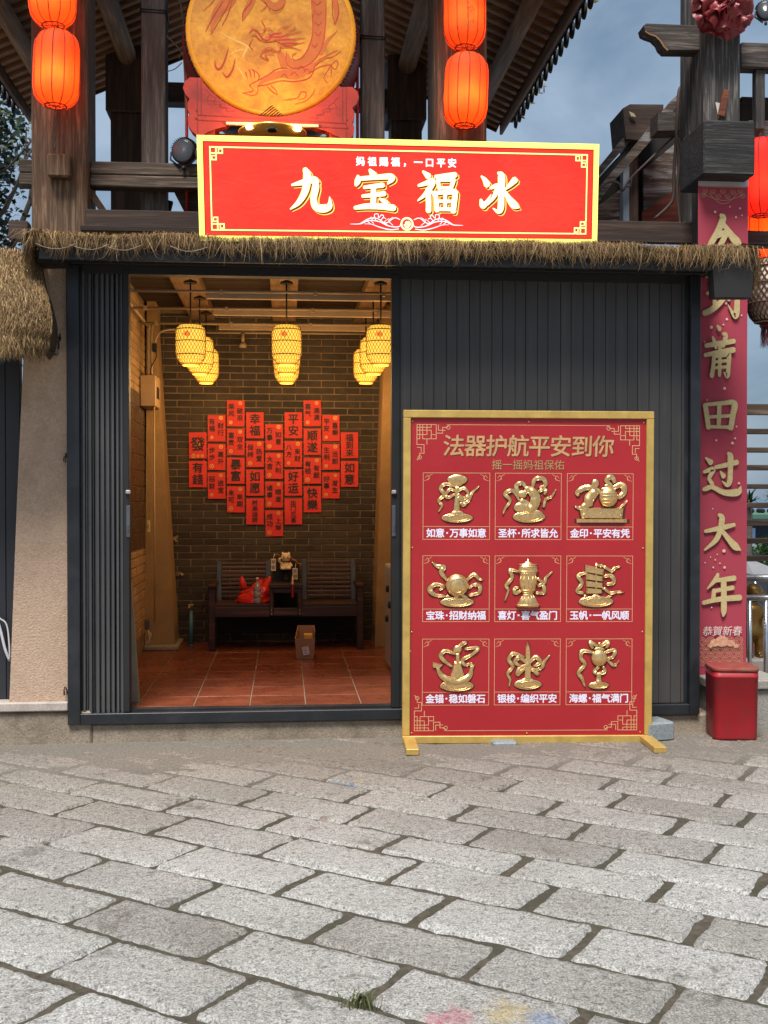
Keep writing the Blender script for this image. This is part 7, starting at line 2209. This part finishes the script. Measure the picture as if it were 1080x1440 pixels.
# ================================================================== BEYOND THE GATE
def far_side():
    t = thing('slat_fence', 'open fence of weathered horizontal slats seen right of the banner', 'fence', (4.9, 11.0, 0))
    Y = 11.0
    for k, (y0, y1) in enumerate(((563, 579), (599, 607), (626.5, 634), (652, 660), (680, 687), (707, 715), (732, 741), (759, 767), (784, 793))):
        q = MB(); q.box(4.1, 6.4, Y, Y + .06, aZ(y1, Y), aZ(y0, Y), .006); q.build('slat', wood('fence_slat_wood', lin((70, 58, 48)), lin((120, 104, 88)), 'x') if k == 0 else bpy.data.materials['fence_slat_wood'], t)
    for x in (4.2, 6.3):
        q = MB(); q.box(x - .05, x + .05, Y + .062, Y + .16, -.12, aZ(560, Y), .006); q.build('upright', bpy.data.materials['fence_slat_wood'], t)
    t = thing('steel_railing', 'two-rail stainless steel railing right of the red bin', 'railing', (4.6, 9.55, 0))
    Y = 9.55
    q = MB()
    for py, r in ((817, .032), (846, .026)): q.tube([(3.62, Y, aZ(py, Y)), (6.2, Y, aZ(py, Y))], r, 12)
    q.build('rail', M_STEEL, t)
    for px in (1055, 1078, 1101, 1124):
        x = aX(px, Y)
        q = MB(); q.tube([(x, Y, -.1), (x, Y, aZ(846, Y))], .019, 10); q.build('baluster', M_STEEL, t)
    # bronze child statue
    Y = 10.6
    z0 = aZ(932, Y); h = aZ(824, Y) - z0
    x = aX(1060, Y)
    t = thing('bronze_statue', 'golden bronze statue of a standing child behind the steel railing', 'statue', (x, Y, -.12))
    q = MB(); q.box(x - .25, x + .25, Y - .2, Y + .25, -.12, z0, .015); q.build('plinth', M_LEDGE, t)
    q = MB()
    k = h / 1.0
    Zk = lambda v: z0 + v * k
    for s in (-1, 1):
        q.tube([(x + s * .07 * k, Y, Zk(.0)), (x + s * .075 * k, Y - .01, Zk(.16)), (x + s * .06 * k, Y, Zk(.36))], [.05 * k, .06 * k, .075 * k], 12)
        q.obox((x + s * .075 * k, Y - .04 * k, Zk(.02)), (.045 * k, 0, 0), (0, .09 * k, 0), (0, 0, .025 * k), .015)
        q.tube([(x + s * .13 * k, Y, Zk(.66)), (x + s * .21 * k, Y - .02, Zk(.54)), (x + s * .20 * k, Y - .12 * k, Zk(.46)), (x + s * .12 * k, Y - .18 * k, Zk(.48))], [.055 * k, .048 * k, .04 * k, .032 * k], 10)
        q.lathe([(0, -.02), (.02, -.015), (.022, .015), (0, .03)], (x + s * .14 * k, Y, Zk(.86)), 8)
    q.lathe([(.0, .28), (.15, .29), (.155, .36), (.125, .46), (.14, .58), (.15, .64), (.12, .70), (.05, .725), (.045, .76), (.0, .77)], (0, 0, 0), 18)
    q.v[-18 * 10:] = [(x + v[0] * k, Y + v[1] * k * .75, Zk(v[2])) for v in q.v[-18 * 10:]]
    q.lathe([(0, .74), (.07, .755), (.115, .80), (.128, .87), (.11, .94), (.06, .985), (0, 1.0)], (0, 0, 0), 18)
    q.v[-18 * 7:] = [(x + v[0] * k, Y + v[1] * k, Zk(v[2])) for v in q.v[-18 * 7:]]
    q.lathe([(0, -.01), (.016, 0), (0, .025)], (x, Y - .128 * k, Zk(.855)), 8)
    remeshed(q, 'figure', mat('polished_bronze', lin((150, 112, 58)), .35, .8, .2, 8), t, .012, smooth=3)
    # orange barrier block further back
    q = MB(); q.box(aX(1064, 12), aX(1100, 12), 12.0, 12.3, aZ(892, 12), aZ(866, 12), .02)
    q.box(aX(1066, 12), aX(1098, 12), 12.02, 12.28, -.12, aZ(892, 12) - .001, .02)
    tag(q.build('orange_barrier', mat('orange_plastic', lin((214, 120, 92)), .5), None), 'pale orange plastic barrier behind the bronze statue', 'barrier')
    # low house by the shore with a green roof edge
    t = thing('shore_house', 'distant dark low house with green roof edge by the shore', 'house', (13, 31, -.5))
    Y = 30.0
    x0, x1 = aX(985, Y), aX(1150, Y)
    q = MB(); q.box(x0, x1, Y, Y + 6, -2.2, aZ(733, Y)); q.build('wall', mat('dark_slate_wall', lin((48, 50, 54)), .8), t)
    q = MB(); q.box(x0 - .3, x1 + .3, Y - .4, Y + 6.3, aZ(732.5, Y), aZ(722, Y), .04); q.build('roof', mat('sea_green_roof', lin((70, 104, 88)), .7), t)
    for (a, b) in ((1046, 1062), (1084, 1098)):
        q = MB(); q.box(aX(a, Y), aX(b, Y), Y - .02, Y - .002, aZ(771, Y), aZ(744, Y)); w = q.build('window', mat('pale_sky_glass', lin((176, 196, 214)), .15), t)
        f = MB(); f.box(aX((a + b) / 2 - .4, Y), aX((a + b) / 2 + .4, Y), Y - .04, Y - .021, aZ(771, Y), aZ(744, Y)); f.build('mullion', M_STEEL, w)
    for px in (1052, 1067, 1082, 1097):
        q = MB(); q.box(aX(px - 2.4, Y), aX(px + 2.4, Y), Y - .35, Y + .1, aZ(722, Y), aZ(715.5, Y), .05); q.build('roof_planter', M_DARK, t)
    # spiky palms
    rnd = random.Random(6)
    for i, px in enumerate((1051, 1084)):
        Yp = 27.0
        b = at(px, 722, Yp)
        lb = ('left of the two spiky palms above the green roof', 'right of the two spiky palms above the green roof')[i]
        t = thing('palm_tree', lb, 'palm tree', (b.x, Yp, -.5))
        q = MB(); q.tube([(b.x, Yp, -2.2), (b.x + .05, Yp, b.z + .25)], [.12, .08], 8); q.build('trunk', M_BARK, t)
        q = MB()
        for _ in range(26):
            a = rnd.uniform(0, 6.28); e = rnd.uniform(-.1, 1.3)
            d = Vector((math.cos(a) * math.cos(e), math.sin(a) * math.cos(e), math.sin(e)))
            L = rnd.uniform(.4, .65); p = Vector((b.x + .05, Yp, b.z + .25))
            q.strand([p, p + d * L * .5 + Vector((0, 0, .04)), p + d * L - Vector((0, 0, .1))], .07, d.cross(Vector((0, 0, 1))).normalized() if abs(d.z) < .95 else (1, 0, 0))
        q.build('crown', M_FOL, t, False)
    # shrub by the house, two furled grey canopies
    t = thing('round_shrub', 'small bright green shrub before the dark shore house', 'shrub', (aX(1081, 20), 20, -.3))
    q = MB()
    c = at(1083, 776, 20)
    for _ in range(700):
        d = Vector((rnd.gauss(0, 1), rnd.gauss(0, 1), rnd.gauss(0, 1))).normalized() * .30 * rnd.random() ** .4
        a = Vector((rnd.uniform(-1, 1), rnd.uniform(-1, 1), rnd.uniform(-1, 1))).normalized() * .05; b2 = a.cross(Vector((.3, .2, 1))).normalized() * .02
        p = c + d
        q.add([p - a, p + b2, p + a, p - b2], [(0, 1, 2, 3)])
    q.build('foliage', leaf_mat('bright_leaves', (.04, .09, .015), (.12, .2, .04)), t, False)
    q = MB(); q.tube([c - Vector((0, 0, .9)), c], .03, 6); q.build('stem', M_BARK, t)
    for i, (a, b2, Yc) in enumerate(((1030, 1068, 17), (1060, 1110, 16.5))):
        t = thing('grey_canopy', ('nearer sagging grey canvas canopy below the shore house', 'farther sagging grey canvas canopy below the shore house')[1 - i], 'canopy', (aX((a + b2) / 2, Yc), Yc + 1, -.12))
        q = MB()
        xa, xb = aX(a, Yc), aX(b2, Yc)
        zt, zb = aZ(788 + i * 3, Yc), aZ(812, Yc)
        q.add([(xa, Yc, zb), (xb, Yc, zb), (xb - .1, Yc + 2, zb), (xa + .1, Yc + 2, zb), ((xa + xb) / 2, Yc + 1, zt)], [(0, 1, 4), (1, 2, 4), (2, 3, 4), (3, 0, 4), (0, 3, 2, 1)])
        q.build('canvas', mat('grey_canvas', lin((128, 128, 130)), .9), t)
        q = MB()
        for x in (xa + .05, xb - .05): q.tube([(x, Yc + .05, -.12), (x, Yc + .05, zb)], .02, 6)
        q.build('pole', M_STEEL, t)
    # television aerial on a mast behind the eave
    Y = 13.4
    t = thing('roof_aerial', 'small wire aerial beyond the tiled eave against the sky', 'aerial', tuple(at(758, 131, Y)))
    q = MB()
    for px in (753, 758.5, 765): q.tube([at(px, 110, Y), at(px, 130, Y)], .008, 5)
    for py in (114, 122): q.tube([at(751, py, Y), at(769, py - 1, Y)], .007, 5)
    q.tube([at(751, 129, Y), at(763, 131, Y)], .010, 5)
    q.tube([at(757, 130, Y), at(727, 140, 12.95)], .010, 6)
    q.build('wires', mat('pale_wire', lin((150, 150, 140)), .5), t)
far_side()
